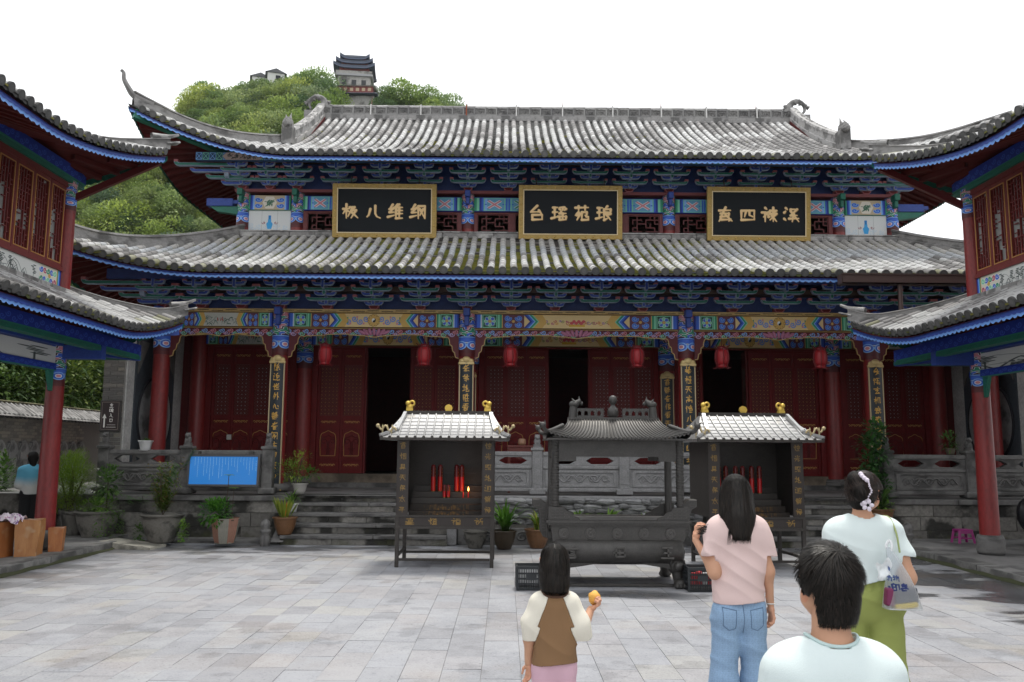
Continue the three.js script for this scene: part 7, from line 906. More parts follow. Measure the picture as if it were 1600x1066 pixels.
  // climbing plant and pots by the far flight
  pot('brown_pot', 6.98, 0.36, -15.85, 0.21, 0.3, clay, 'brown pot on the stair under the climbing plant', 'round'); pot('white_pot', 6.72, 0.18, -14.9, 0.14, 0.21, whitePot, 'white pot with saucer on the ground by the platform corner', 'taper', 8).position.set(6.9, 0.175, -15.42);
  { const L = []; for (let k = 0; k < 16; k++) { const y = 0.15 + k * 0.085; L.push(...bush(r, 0.2 * (r() - 0.5) + 0.08 * Math.sin(k), y, 0, 0.34 - 0.006 * k, 0.13, 0.22, 56, 0.12, 0.075, [[0.022, 0.07, 0.018], [0.06, 0.16, 0.04]])); } plant('climbing_plant', 'tall dark climbing plant hanging in front of the couplet board', 'plant', leafQuads(L), [6.95, 0.75, -16.05], [['stem', tube([[0, -0.1, 0], [0.06, 0.5, 0], [-0.04, 1.0, 0], [0.05, 1.5, 0]], 0.012, 16, 5), stem]]); plant('ginger_plant', 'long arching leaves with one yellow leaf in the brown stair pot', 'plant', join([blades(r, 0, 0, 0, 22, 0.6, 0.07, G2, 0.9), leafQuads([{ p: V(-0.08, 0, 0.1), d: V(-0.3, 1, 0.1).normalize(), l: 0.34, w: 0.06, c: [0.45, 0.26, 0.02], droop: 0 }, ...bush(r, 0.05, 0.06, 0.05, 0.2, 0.1, 0.2, 90, 0.06, 0.05, G1), ...bush(r, -0.25, 0.35, 0.05, 0.14, 0.2, 0.1, 30, 0.14, 0.12, [[0.03, 0.09, 0.04], [0.06, 0.16, 0.07]])])]), [6.98, 0.64, -15.85]); }
  pot('bonsai_pot', 8.55, 1.66, -16.28, 0.1, 0.12, mat([0.12, 0.1, 0.07], 0.6), 'small pot on the dark balustrade rail', 'taper'); plant('rail_plant', 'small bushy plant on the dark balustrade rail', 'plant', leafQuads(bush(r, 0, 0.14, 0, 0.2, 0.18, 0.15, 150, 0.1, 0.03, G2)), [8.55, 1.77, -16.28]);
  // garden strip behind the wooden stumps
  for (const [x, z, w, lab] of [[-10.55, -17.0, 1.3, 'grey trough planter with yellow-green shrub by the garden wall'], [-9.55, -17.6, 0.62, 'grey planter tub seen beside the red column foot']]) { const o = mesh('planter', extr([[-w / 2 + 0.05, 0], [w / 2 - 0.05, 0], [w / 2, 0.45], [w / 2 - 0.05, 0.45], [w / 2 - 0.07, 0.4], [-w / 2 + 0.07, 0.4], [-w / 2 + 0.05, 0.45], [-w / 2, 0.45]], 0.5, 0.01), mat([0.3, 0.29, 0.26], 0.9, { map: rep(T.weather, 1), ...bumpG(2, 0.006) })); o.position.set(x, 0.0, z); tag(o, lab, 'planter'); }
  plant('croton', 'yellow-green shrub in the trough planter', 'shrub', leafQuads(bush(r, 0, 0.3, 0, 0.42, 0.36, 0.3, 420, 0.13, 0.05, [[0.10, 0.2, 0.03], [0.36, 0.4, 0.07]])), [-10.35, 0.42, -16.75]); plant('dark_shrub', 'dark glossy shrub behind the person in the blue and white top', 'shrub', leafQuads(bush(r, 0, 0.55, 0, 0.28, 0.7, 0.25, 420, 0.11, 0.06, G2)), [-10.0, 0.4, -17.1]); plant('spreading_fern', 'light green spreading plant in the planter tub', 'plant', blades(r, 0, 0, 0, 60, 0.4, 0.035, [[0.12, 0.24, 0.03], [0.26, 0.34, 0.07]], 1.2), [-9.55, 0.42, -17.35]);
}
// ---------- garden wall with tiled coping and arched stone panels ----------
{
  const g = thing('garden_wall', 'grey brick garden wall with tiled coping and arched stone panels', 'wall', [-11.0, 0, -15.0], 0), len = 9.5; g.rotation.y = PI / 2 + 0.05; // local x runs away from the camera
  mesh('core', bx(-2.5, len, 0, 2.36, -0.2, 0.0), M.mortar, g);
  const wallBrick = [[0.5, 0.475, 0.42], [0.42, 0.4, 0.365], [0.56, 0.52, 0.45], [0.36, 0.35, 0.32]].map((c) => mat(c, 0.92, { map: rep(T.grain, 3), ...bumpG(5, 0.006) })); const nb = 42; const bg = box(0.225, 0.062, 0.05); for (let r = 0; r < 7; r++) for (let k = 0; k < nb; k++) { if (k > 40) continue; mesh('brick', bg, wallBrick[Math.floor(hash(r, k, 71) * 4)], g).position.set(-1.8 + k * 0.24 + (r % 2) * 0.12, 1.86 + r * 0.073, 0.006 + 0.006 * hash(r, k, 5)); }
  const relief = [0, 1, 2].map((i) => mat([[0.52, 0.525, 0.53], [0.46, 0.465, 0.475], [0.57, 0.575, 0.58]][i], 0.85, { map: rep(T.weather, 1.2), ...bumpG(4, 0.012) }));
  for (let k = 0; k < 20; k++) { const c = -1.6 + k * 0.5; const s = new THREE.Shape(); s.moveTo(-0.235, 1.38); s.lineTo(0.235, 1.38); s.lineTo(0.235, 1.55); s.quadraticCurveTo(0.22, 1.78, 0, 1.85); s.quadraticCurveTo(-0.22, 1.78, -0.235, 1.55); mesh('arched_panel', extr(s, 0.05, 0.012), relief[k % 3], g).position.set(c, 0, 0.002); const s2 = new THREE.Shape(); s2.moveTo(-0.18, 1.42); s2.lineTo(0.18, 1.42); s2.lineTo(0.18, 1.56); s2.quadraticCurveTo(0.16, 1.72, 0, 1.78); s2.quadraticCurveTo(-0.16, 1.72, -0.18, 1.56); mesh('arched_relief', extr(s2, 0.02, 0.01), relief[(k + 1) % 3], g).position.set(c, 0, 0.055); mesh('relief_block', rbox(0.47, 0.15, 0.06, 0.012, 0, 0, 0), relief[(k + 2) % 3], g).position.set(c, 1.29, 0.025); mesh('stone_slab', rbox(0.488, 1.2, 0.06, 0.008, 0, 0, 0), relief[(k * 7) % 3], g).position.set(c, 0.6, 0.02); }
  const cop = mesh('coping', extr([[-0.48, 2.36], [0.34, 2.36], [0.0, 2.6], [-0.14, 2.6]], len + 2.5).rotateY(PI / 2).translate(-2.5, 0, 0.0), M.ridge, g); const sk = new Sink(), r = RNG(6); for (let i = 0; i < 60; i++) { const x = -2.4 + i * 0.195; for (let k = 0; k < 3; k++) { const z0 = 0.38 - k * 0.13, y0 = 2.38 + k * 0.092, gq = 0.2 + 0.25 * r(); barrel(sk, V(x, y0, z0), V(x, y0 + 0.1, z0 - 0.14), V(1, 0, 0), 0.055, 0.05, [gq, gq * 0.98, gq * 0.95], k ? null : [0.08, 0.08, 0.08]); } } stuff(mesh('coping_tiles', sk.geo(), M.tile, cop)); mesh('coping_ridge', ridgeGeo([[-2.5, 2.6, -0.06], [2, 2.6, -0.06], [len, 2.6, -0.06]], 0.2, 0.14, 10), mat([0.19, 0.18, 0.1], 0.95, { map: rep(T.weather, 0.8) }), cop);
}
// ---------- hill, forest, trees, pagoda ----------
const hillTop = [[-140, 4], [-110, 6], [-85, 14], [-72, 19], [-66, 26.5], [-62, 31], [-56, 39.5], [-51.7, 48.5], [-45.3, 52.7], [-36.4, 54], [-28.6, 55], [-22, 51.5], [-14.8, 54.5], [-8.9, 51.5], [-6.9, 49], [-3, 43], [3, 34], [12, 27], [30, 17], [60, 8], [140, 3]];
const hillH = (x) => { for (let i = 0; i < hillTop.length - 1; i++) if (x <= hillTop[i + 1][0]) { const t = clamp((x - hillTop[i][0]) / (hillTop[i + 1][0] - hillTop[i][0])); return lerp(hillTop[i][1], hillTop[i + 1][1], smooth(t)); } return 2; };
const hillY = (x, z) => { const f = z > -130 ? sstep(-52, -130, z) : 1 - 0.9 * sstep(-130, -230, z); return hillH(x) * Math.pow(f, 1.05) + 2.2 * (fbm(x * 0.06, z * 0.06, 4, 0, 91) - 0.5) * f - 0.5; };
struct('hill', grid(90, 70, (u, v) => { const x = lerp(-150, 150, u), z = lerp(-34, -235, v); return [x, hillY(x, z), z]; }), mat([0.035, 0.06, 0.018], 1));
function crownGeo(seed, n, l, cols, sx, sy, lumps = 9) { // leaf faces through a lumpy volume, unit-ish size
  const r = RNG(seed), L = [], C = []; for (let k = 0; k < lumps; k++) { const d = dirOf(r, -0.5, 1); C.push([d.x * 0.55 * sx, d.y * 0.5 * sy, d.z * 0.55 * sx, 0.36 + 0.28 * r()]); }
  for (let i = 0; i < n; i++) { const c = C[Math.floor(r() * lumps)], d = dirOf(r, -0.75, 1), k = c[3] * (0.72 + 0.34 * r()); const nn = d.clone().multiplyScalar(0.7).add(V(r() - 0.5, r() - 0.35, r() - 0.5)).normalize(); const t = r(); L.push({ p: V(c[0] + d.x * k, c[1] + d.y * k * 0.85, c[2] + d.z * k), d: nn, l: l * (0.6 + 0.8 * r()), w: l * 0.62, c: mixc(cols[0], cols[1], t * t), droop: 0.4 }); }
  return leafQuads(L);
}
const TC = [[[0.15, 0.215, 0.08], [0.30, 0.385, 0.14]], [[0.115, 0.18, 0.075], [0.22, 0.31, 0.115]], [[0.19, 0.245, 0.085], [0.35, 0.41, 0.15]], [[0.15, 0.21, 0.105], [0.29, 0.35, 0.175]]];  // hill greens paled and cooled: distance haze mixed into the leaf colour
const crowns = [0, 1, 2, 3, 4, 5].map((k) => crownGeo(300 + k, 3400, 0.105, TC[k % 4], 1 + 0.12 * (k % 3), 1 + 0.25 * (k % 2), 8 + k));
const nearCrowns = [0, 1, 2].map((k) => crownGeo(340 + k, 5200, 0.075, [[[0.05, 0.10, 0.028], [0.17, 0.26, 0.06]], [[0.04, 0.085, 0.03], [0.12, 0.20, 0.06]], [[0.08, 0.13, 0.03], [0.24, 0.30, 0.07]]][k], 1.05, 1.1, 12));
const barkM = mat([0.07, 0.055, 0.04], 0.95, bumpG(2, 0.01));
function tree(name, label, x, y, z, s, k, trunkH, group, set = crowns) { const g = thing(name, label, 'tree', [x, y, z], k * 1.3, group); const t = mesh('trunk', join([rod([0, -0.8, 0], [0.05, trunkH + s * 0.3, 0.02], 0.05 * s + 0.04, 0.02 * s, 7), ...[0, 1, 2, 3].map((q) => rod([0, trunkH * 0.75, 0], [Math.cos(q * 1.7 + k) * s * 0.5, trunkH + s * (0.1 + 0.12 * q), Math.sin(q * 1.7 + k) * s * 0.5], 0.022 * s, 0.008 * s, 5))]), barkM, g); const c = stuff(mesh('crown', set[k % set.length], leafMat, g)); c.position.y = trunkH + s * 0.35; c.scale.set(s, s * (0.9 + 0.2 * hash(k, 7)), s); c.rotation.y = k * 2.1; void t; return g; }
{ // forest on the slope: one mass
  const r = RNG(55), per = crowns.map(() => []); const add = (x, z, s) => { const k = Math.floor(r() * 6); if (z < -88 && Math.abs(x / z - 0.186) < 0.029) return; if (x / -z < -0.385 && (hillY(x, z) + 1.55 * s) / -z > lerp(0.345, 0.425, clamp((x / -z + 0.51) / 0.125))) return; per[k].push([x, hillY(x, z) + s * 0.55, z, s, r() * 6.3, r()]); };
  for (let i = 0; i < 560; i++) { const x = lerp(-92, 8, r()), z = lerp(-72, -140, r()); add(x, z, 2.2 + 1.6 * r()); }
  for (let i = 0; i < 190; i++) { const x = lerp(-70, -30, r()), z = lerp(-70, -128, r()); add(x, z, 2.0 + 1.5 * r()); }
  for (let i = 0; i < 420; i++) { const x = lerp(-76, -40, r()), z = lerp(-72, -132, r()); add(x, z, 1.5 + 1.5 * r()); }
  const f = thing('hillside_forest', 'green wooded hillside rising behind the temple roofs', 'forest', [0, 0, 0]); f.userData.kind = 'stuff';
  per.forEach((l, k) => { const m = new THREE.InstancedMesh(crowns[k], leafMat, l.length), q = new THREE.Quaternion(), c = new THREE.Color(); m.name = 'canopy'; m.userData.kind = 'stuff'; l.forEach(([x, y, z, s, a, t], i) => { m.setMatrixAt(i, new THREE.Matrix4().compose(V(x, y, z), q.setFromAxisAngle(V(0, 1, 0), a), V(s, s * (0.85 + 0.3 * t), s))); m.setColorAt(i, c.setRGB(0.7 + 0.85 * t, 0.75 + 0.65 * t, 0.8 + 0.5 * hash(i, k))); }); m.castShadow = m.receiveShadow = true; f.add(m); });
  // single trees on the skyline
  const sky = [[-13.2, -126, 2.9, 'tall leafy tree on the crest beside the hilltop tower'], [-17.5, -124, 2.6], [-10.3, -127, 2.2], [-9.6, -122, 1.7], [-29.5, -124, 3.6], [-34, -125, 3.1], [-40.5, -126, 3.4], [-46.5, -124, 3.2], [-31, -118, 2.8], [-51, -125, 2.6], [-7.2, -126, 1.8], [-37, -119, 3], [-55, -122, 2.4]];
  sky.forEach(([x, z, s], i) => tree('hill_tree', i === 0 ? 'tall leafy tree on the crest beside the hilltop tower' : 'green broadleaf tree on the crest of the wooded hill', x, hillY(x, z) + 0.2, z, s, i, 1.2 + 0.6 * hash(i, 2), 'trees on the hill crest'));
  // trees behind the garden wall
  const near = [[-13.6, -19, 1.6, 1], [-14.4, -22, 2.0, 4], [-13.6, -25, 1.9, 3], [-16.5, -21, 2.4, 1], [-11.9, -31, 2.2, 7], [-14.0, -32, 2.8, 1], [-18.5, -27, 3.2, 5], [-9.8, -36, 2.4, 0], [-18, -36, 3.4, 1], [-22, -24, 3.2, 5], [-17, -25, 3.4, 0], [-14.6, -28, 3.2, 3], [-19.5, -20, 3.2, 2], [-12.6, -28, 2, 2]];
  near.forEach(([x, z, s, k], i) => tree('garden_tree', s > 2.7 ? 'tall broad tree rising far behind the garden wall' : s > 1.9 ? 'middle-sized dark tree behind the garden wall' : 'small dark tree close behind the garden wall', x - 2, 0, z, s * 1.15, k, 1.8 + 0.6 * (i % 3), 'trees behind the garden wall', nearCrowns));
  [[-12.9, -17.6, 1.1], [-13.0, -19.9, 1.2], [-12.9, -22.2, 1.2], [-12.7, -24.6, 1.3], [-13.3, -15.6, 1.2], [-12.4, -27, 1.5]].forEach(([x, z, s], i) => tree('garden_shrub', 'low dark shrub crowding behind the garden wall', x - 1.3, 0, z, s * 1.1, i + 1, 1.1, 'shrubs behind the garden wall', nearCrowns));
}
{ // hilltop tower: three upturned roofs over red storeys on a concrete base
  const X = -24.2, Z = -128, by = 57.6, g = thing('hilltop_tower', 'three-roofed temple tower on a concrete base at the hill summit', 'tower', [X, by, Z], 0.1);
  const roofM = mat([0.05, 0.06, 0.085], 0.8), redM = mat([0.16, 0.035, 0.03], 0.7), conc = mat([0.30, 0.29, 0.275], 0.9, { map: rep(T.weather, 0.15) }), edgeM = mat([0.26, 0.26, 0.27], 0.8);
  const up = (w, d, y, h, rise) => { const R = []; for (let s = 0; s < 4; s++) { const W = s % 2 ? d : w, Dp = s % 2 ? w : d; const q = grid(10, 4, (u, v) => { const a = u * 2 - 1, k = lerp(1, 0.62, v); return [a * W / 2 * k, y + h * (0.5 * v + 0.5 * v * v) + rise * Math.pow(Math.abs(a), 4) * (1 - v), Dp / 2 * k]; }); q.rotateY(s * PI / 2); R.push(q); const q2 = grid(10, 1, (u, v) => { const a = u * 2 - 1; return [a * W / 2, y - 0.22 * v + rise * Math.pow(Math.abs(a), 4), Dp / 2]; }); q2.rotateY(s * PI / 2); R.push(q2); } return join(R.concat([box(w * 0.66, 0.1, d * 0.66, 0, y + h, 0)])); };
  mesh('base', box(5.0, 6.9, 4.6, 0, -1.7, 0), conc, g); for (let k = 0; k < 3; k++) mesh('opening', box(0.7, 1.7, 0.1, -1.5 + k * 1.5, 0.35, 2.28), mat([0.035, 0.037, 0.04], 0.8), g); mesh('opening', box(0.1, 1.7, 0.9, 2.48, 0.35, 0.6), mat([0.035, 0.037, 0.04], 0.8), g);
  mesh('terrace', box(5.8, 0.3, 5.4, 0, 1.9, 0), edgeM, g); mesh('parapet', join([box(5.6, 0.5, 0.1, 0, 2.3, 2.6), box(0.1, 0.5, 5.2, 2.7, 2.3, 0)]), conc, g);
  mesh('wall', box(4.2, 1.3, 4.0, 0, 2.7, 0), mat([0.3, 0.285, 0.27], 0.9), g);
  for (const [k, [w, y]] of [[6.4, 3.3], [5.7, 4.2], [4.6, 5.1]].entries()) { mesh('storey', box(w * 0.72, 1.0, w * 0.68, 0, y - 0.25, 0), redM, g); const r = mesh('roof', up(w, w * 0.95, y, 0.5, 0.6), roofM, g); mesh('eave_trim', up(w * 1.005, w * 0.955, y - 0.24, 0.02, 0.6), mat([0.06, 0.075, 0.12], 0.7), r); void k; }
  mesh('ridge', box(2.4, 0.25, 0.2, 0, 5.75, 0), edgeM, g);
  const h = thing('hill_pavilion', 'long low building with pale roof below the hilltop tower', 'building', [X + 1.2, by - 3.3, Z + 5.5], 0.0); mesh('wall', box(5.6, 1.5, 3, 0, 0.6, 0), redM, h); mesh('roof', extr([[-1.9, 1.35], [1.9, 1.35], [0.2, 2.0], [-0.2, 2.0]], 6.4).rotateY(PI / 2).translate(-3.2, 0, 0), mat([0.55, 0.55, 0.54], 0.8), h); mesh('lower_roof', extr([[-2.4, -0.1], [2.4, -0.1], [1.6, 0.35], [-1.6, 0.35]], 7).rotateY(PI / 2).translate(-3.5, 0, 0), roofM, h); for (let k = 0; k < 6; k++) mesh('window', box(0.5, 0.5, 0.1, -2.2 + k * 0.9, 0.85, 1.5), mat([0.4, 0.3, 0.2], 0.6), h); mesh('footing', box(6, 5.6, 3, 0, -2.9, 0), conc, h);
  const hh = (x, z, lab) => { const y = 54.6, q = thing('hill_house', lab, 'house', [x, y + 2.2, z], 0.3); mesh('wall', box(2.5, 2.0, 2.4, 0, 1.0, 0), mat([0.5, 0.5, 0.48], 0.9), q); mesh('roof', extr([[-1.6, 1.9], [1.6, 1.9], [0, 2.6]], 2.8).rotateY(PI).translate(0, 0, 1.4), mat([0.09, 0.09, 0.095], 0.85), q); mesh('window', box(0.7, 0.7, 0.08, 0.3, 1.2, 1.2), M.dark, q); mesh('footing', box(3.4, 6, 3, 0, -3, 0), conc, q); };
  hh(-35.8, -124.5, 'white house with grey gable roof among the hill trees'); hh(-38.6, -126, 'dark-roofed house half sunk in trees next to the white gabled one');
}
// ---------- people ----------
function surfaceNet(f, lo, hi, h) {
  const n = [0, 1, 2].map((k) => Math.ceil((hi[k] - lo[k]) / h) + 2), [nx, ny, nz] = n, val = new Float32Array(nx * ny * nz), id = (i, j, k) => (k * ny + j) * nx + i;
  for (let k = 0; k < nz; k++) for (let j = 0; j < ny; j++) for (let i = 0; i < nx; i++) val[id(i, j, k)] = f(lo[0] + i * h, lo[1] + j * h, lo[2] + k * h);
  const vid = new Int32Array(nx * ny * nz).fill(-1), pos = [], idx = [], E = [[0, 0, 0, 1, 0, 0], [0, 1, 0, 1, 1, 0], [0, 0, 1, 1, 0, 1], [0, 1, 1, 1, 1, 1], [0, 0, 0, 0, 1, 0], [1, 0, 0, 1, 1, 0], [0, 0, 1, 0, 1, 1], [1, 0, 1, 1, 1, 1], [0, 0, 0, 0, 0, 1], [1, 0, 0, 1, 0, 1], [0, 1, 0, 0, 1, 1], [1, 1, 0, 1, 1, 1]];
  for (let k = 0; k < nz - 1; k++) for (let j = 0; j < ny - 1; j++) for (let i = 0; i < nx - 1; i++) { let c = 0, x = 0, y = 0, z = 0; for (const e of E) { const a = val[id(i + e[0], j + e[1], k + e[2])], b = val[id(i + e[3], j + e[4], k + e[5])]; if (a < 0 !== b < 0) { const t = a / (a - b); c++; x += e[0] + (e[3] - e[0]) * t; y += e[1] + (e[4] - e[1]) * t; z += e[2] + (e[5] - e[2]) * t; } } if (c) { vid[id(i, j, k)] = pos.length / 3; pos.push(lo[0] + (i + x / c) * h, lo[1] + (j + y / c) * h, lo[2] + (k + z / c) * h); } }
  const quad = (a, b, c, d, flip) => { if (a < 0 || b < 0 || c < 0 || d < 0) return; flip ? idx.push(a, c, b, a, d, c) : idx.push(a, b, c, a, c, d); };
  for (let k = 1; k < nz - 1; k++) for (let j = 1; j < ny - 1; j++) for (let i = 1; i < nx - 1; i++) { const a = val[id(i, j, k)] < 0; if (a !== val[id(i + 1, j, k)] < 0) quad(vid[id(i, j - 1, k - 1)], vid[id(i, j, k - 1)], vid[id(i, j, k)], vid[id(i, j - 1, k)], !a); if (a !== val[id(i, j + 1, k)] < 0) quad(vid[id(i - 1, j, k - 1)], vid[id(i - 1, j, k)], vid[id(i, j, k)], vid[id(i, j, k - 1)], !a); if (a !== val[id(i, j, k + 1)] < 0) quad(vid[id(i - 1, j - 1, k)], vid[id(i, j - 1, k)], vid[id(i, j, k)], vid[id(i - 1, j, k)], !a); }
  const nor = new Float32Array(pos.length), e = h * 0.7; for (let q = 0; q < pos.length; q += 3) { const [x, y, z] = [pos[q], pos[q + 1], pos[q + 2]]; let a = f(x + e, y, z) - f(x - e, y, z), b = f(x, y + e, z) - f(x, y - e, z), c = f(x, y, z + e) - f(x, y, z - e); const l = Math.hypot(a, b, c) || 1; nor[q] = a / l; nor[q + 1] = b / l; nor[q + 2] = c / l; }
  const g = new THREE.BufferGeometry(); g.setAttribute('position', new THREE.Float32BufferAttribute(pos, 3)); g.setAttribute('normal', new THREE.BufferAttribute(nor, 3)); const uv = new Float32Array(pos.length / 3 * 2); for (let q = 0; q < pos.length / 3; q++) { uv[q * 2] = pos[q * 3] + pos[q * 3 + 2] * 0.5; uv[q * 2 + 1] = pos[q * 3 + 1]; } g.setAttribute('uv', new THREE.BufferAttribute(uv, 2)); g.setIndex(idx); return g;
}
// bones: [ax,ay,az, bx,by,bz, ra, rb, flatten z]
function bones(list, k) { return (x, y, z) => { let d = 9; for (const b of list) { const fz = b[8] ?? 1, ux = b[3] - b[0], uy = b[4] - b[1], uz = b[5] - b[2], px = x - b[0], py = y - b[1], pz = z - b[2], t = clamp((px * ux + py * uy + pz * uz) / (ux * ux + uy * uy + uz * uz + 1e-9)), dx = px - ux * t, dy = py - uy * t, dz = (pz - uz * t) / fz, e = (Math.sqrt(dx * dx + dy * dy + dz * dz) - (b[6] + (b[7] - b[6]) * t)) * (fz < 1 ? 0.9 * fz + 0.1 : 1), m = Math.max(k - Math.abs(d - e), 0) / k; d = Math.min(d, e) - m * m * k * 0.25; } return d; }; }
const skinMat = (c) => phys([1, 1, 1], 0.55, { vertexColors: true, specularIntensity: 0.6, sheen: 0.1 });
const SKIN = [0.56, 0.31, 0.20];
function paintBy(g, f) { const p = g.attributes.position, a = new Float32Array(p.count * 3); for (let i = 0; i < p.count; i++) { const c = f(p.getX(i), p.getY(i), p.getZ(i)); a[i * 3] = c[0]; a[i * 3 + 1] = c[1]; a[i * 3 + 2] = c[2]; } g.setAttribute('color', new THREE.BufferAttribute(a, 3)); return g; }
// head in its own axes: centre of skull at the origin, face towards -z, scale 1 = adult
function headGeo(s, cell = 0.004) {
  const f = bones([[0, 0.03, 0.012, 0, 0.02, 0.02, 0.082, 0.08], [0, 0.0, -0.02, 0, -0.03, -0.03, 0.068, 0.062], [0, -0.07, -0.045, 0, -0.085, -0.052, 0.04, 0.034], [0, -0.0, -0.088, 0, -0.032, -0.104, 0.009, 0.015], [-0.028, 0.012, -0.082, 0.028, 0.012, -0.082, 0.012, 0.012], [-0.02, -0.062, -0.083, 0.02, -0.062, -0.083, 0.011, 0.011], [-0.04, -0.05, -0.035, 0.04, -0.05, -0.035, 0.034, 0.034]], 0.035), ears = bones([[0.078, -0.012, 0.012, 0.086, 0.026, 0.02, 0.013, 0.017, 0.5], [-0.078, -0.012, 0.012, -0.086, 0.026, 0.02, 0.013, 0.017, 0.5]], 0.01);
  const q = (x, y, z) => { const a = f(x / s, y / s, z / s), b = ears(x / s, y / s, z / s), k = 0.012, m = Math.max(k - Math.abs(a - b), 0) / k; return (Math.min(a, b) - m * m * k * 0.25) * s; };
  return paintBy(surfaceNet(q, [-0.115 * s, -0.14 * s, -0.14 * s], [0.115 * s, 0.13 * s, 0.12 * s], cell), (x, y, z) => { const Y = y / s, Z = z / s, X = Math.abs(x / s); if (Z < -0.075 && X < 0.024 && Math.abs(Y + 0.063) < 0.01) return [0.42, 0.13, 0.11]; if (X > 0.075) return [SKIN[0] * 1.02, SKIN[1] * 0.86, SKIN[2] * 0.82]; if (Z < -0.06 && Math.abs(Y - 0.03) < 0.005 && X > 0.015 && X < 0.048) return [0.03, 0.02, 0.018]; return SKIN; });
}
// hand hanging down -y, palm facing -x*side (inner), fingers curled; wrist at origin
function handGeo(s, curl, side, cell = 0.0032) {
  const L = [[0, 0, 0, 0, -0.03, 0, 0.02, 0.022, 1.1], [0, -0.03, -0.014, 0, -0.085, -0.02, 0.013, 0.013], [0, -0.03, 0.0, 0, -0.088, 0, 0.013, 0.0125], [0, -0.03, 0.014, 0, -0.082, 0.02, 0.013, 0.012]], F = [[-0.028, 0.072, 0.9], [-0.0095, 0.08, 1], [0.0095, 0.076, 1.05], [0.027, 0.06, 1.15]];
  const all = L.map((b) => b); for (const [z, len, c] of F) { let x = 0, y = -0.088 + Math.abs(z) * 0.25, a = curl * 0.45 * c; const seg = [0.45, 0.32, 0.23]; for (let k = 0; k < 3; k++) { const nx = x - side * Math.sin(a) * len * seg[k], ny = y - Math.cos(a) * len * seg[k]; all.push([x, y, z, nx, ny, z * 1.02, 0.0092 - k * 0.0008, 0.0085 - k * 0.0009]); x = nx; y = ny; a += curl * 0.75 * c; } }
  all.push([0, -0.022, -0.022, -side * 0.018, -0.05, -0.044, 0.0125, 0.0105], [-side * 0.018, -0.05, -0.044, -side * (0.022 + 0.012 * curl), -0.085, -0.046, 0.0102, 0.0085]);
  const f = bones(all, 0.009); return paintBy(surfaceNet((x, y, z) => f(x / s, y / s, z / s) * s, [-0.09 * s, -0.2 * s, -0.07 * s], [0.09 * s, 0.03 * s, 0.06 * s], cell), (x, y) => { const k = clamp(-y / s * 5); return [SKIN[0] * 1.04, SKIN[1] * (1 - 0.08 * k), SKIN[2] * (1 - 0.06 * k)]; });
}
const clothMat = (c, o = {}) => phys(c, 0.9, { sheen: 0.25, sheenRoughness: 0.6, bumpMap: rep(T.stoneBump, 24), bumpScale: 0.0009, ...o });
const folds = (amp, fx, fy, seed) => (x, y, z) => amp * ((noise3(x * fx + seed, y * fy, z * fx) - 0.5) + 0.6 * (Math.abs(noise3(x * fx * 0.8 + y * fy * 1.2 + seed, y * fy * 0.5, z * fx) - 0.5) * 2 - 0.5));
function strands(r, list, w, cols) { // list of polylines (Vector3) with outward normals n -> thin ribbons
  const s = new Sink(); for (const { pts, n } of list) { const c = mixc(cols[0], cols[1], r() * r()); let pa, pb; for (let i = 0; i < pts.length; i++) { const t = (pts[Math.min(i + 1, pts.length - 1)].clone().sub(pts[Math.max(0, i - 1)])).normalize(), N = n[i] ?? n[n.length - 1], sd = new THREE.Vector3().crossVectors(t, N).normalize(), k = w * (1 - 0.75 * (i / (pts.length - 1)) ** 2) / 2, A = pts[i].clone().addScaledVector(sd, k), B = pts[i].clone().addScaledVector(sd, -k); if (pa) s.quad(pa, pb, B, A, N, N, N, N, c); pa = A; pb = B; } } return s.geo(); }
const hairMat = phys([1, 1, 1], 0.42, { vertexColors: true, specularIntensity: 0.45, side: THREE.DoubleSide }), hairSolid = phys([0.008, 0.007, 0.006], 0.6, { specularIntensity: 0.25 }), HAIR = [[0.008, 0.007, 0.006], [0.035, 0.026, 0.02]];
const grad = (f, p, e = 0.004) => V(f(p.x + e, p.y, p.z) - f(p.x - e, p.y, p.z), f(p.x, p.y + e, p.z) - f(p.x, p.y - e, p.z), f(p.x, p.y, p.z + e) - f(p.x, p.y, p.z - e)).normalize();
const onto = (f, p) => { for (let i = 0; i < 4; i++) p.addScaledVector(grad(f, p), -f(p.x, p.y, p.z)); return p; };
function person(label, pos, turn) { const g = new THREE.Group(); g.name = numbered('person'); tag(g, label, 'person'); g.position.set(...pos); g.rotation.y = turn; scene.add(g); return g; }
const eyes = (g, s, hp, hr) => { for (const k of [-1, 1]) { const e = V(k * 0.03 * s, 0.012 * s, -0.087 * s).applyEuler(hr).add(hp); mesh('eye', mv(new THREE.SphereGeometry(0.0085 * s, 8, 6), e.x, e.y, e.z), mat([0.02, 0.015, 0.012], 0.2), g); } };
function place(g, pos, rot) { const m = new THREE.Matrix4().compose(pos, new THREE.Quaternion().setFromEuler(rot), V(1, 1, 1)); g.applyMatrix4(m); return g; }
function bodyMesh(parts, g) { return mesh('body', join(parts.map((q) => q.attributes.color ? q : paint(q, SKIN))), skinMat(), g); }
function capHair(f0, cut, grow) { return (x, y, z) => Math.max(f0(x, y, z) - grow, cut(x, y, z)); }

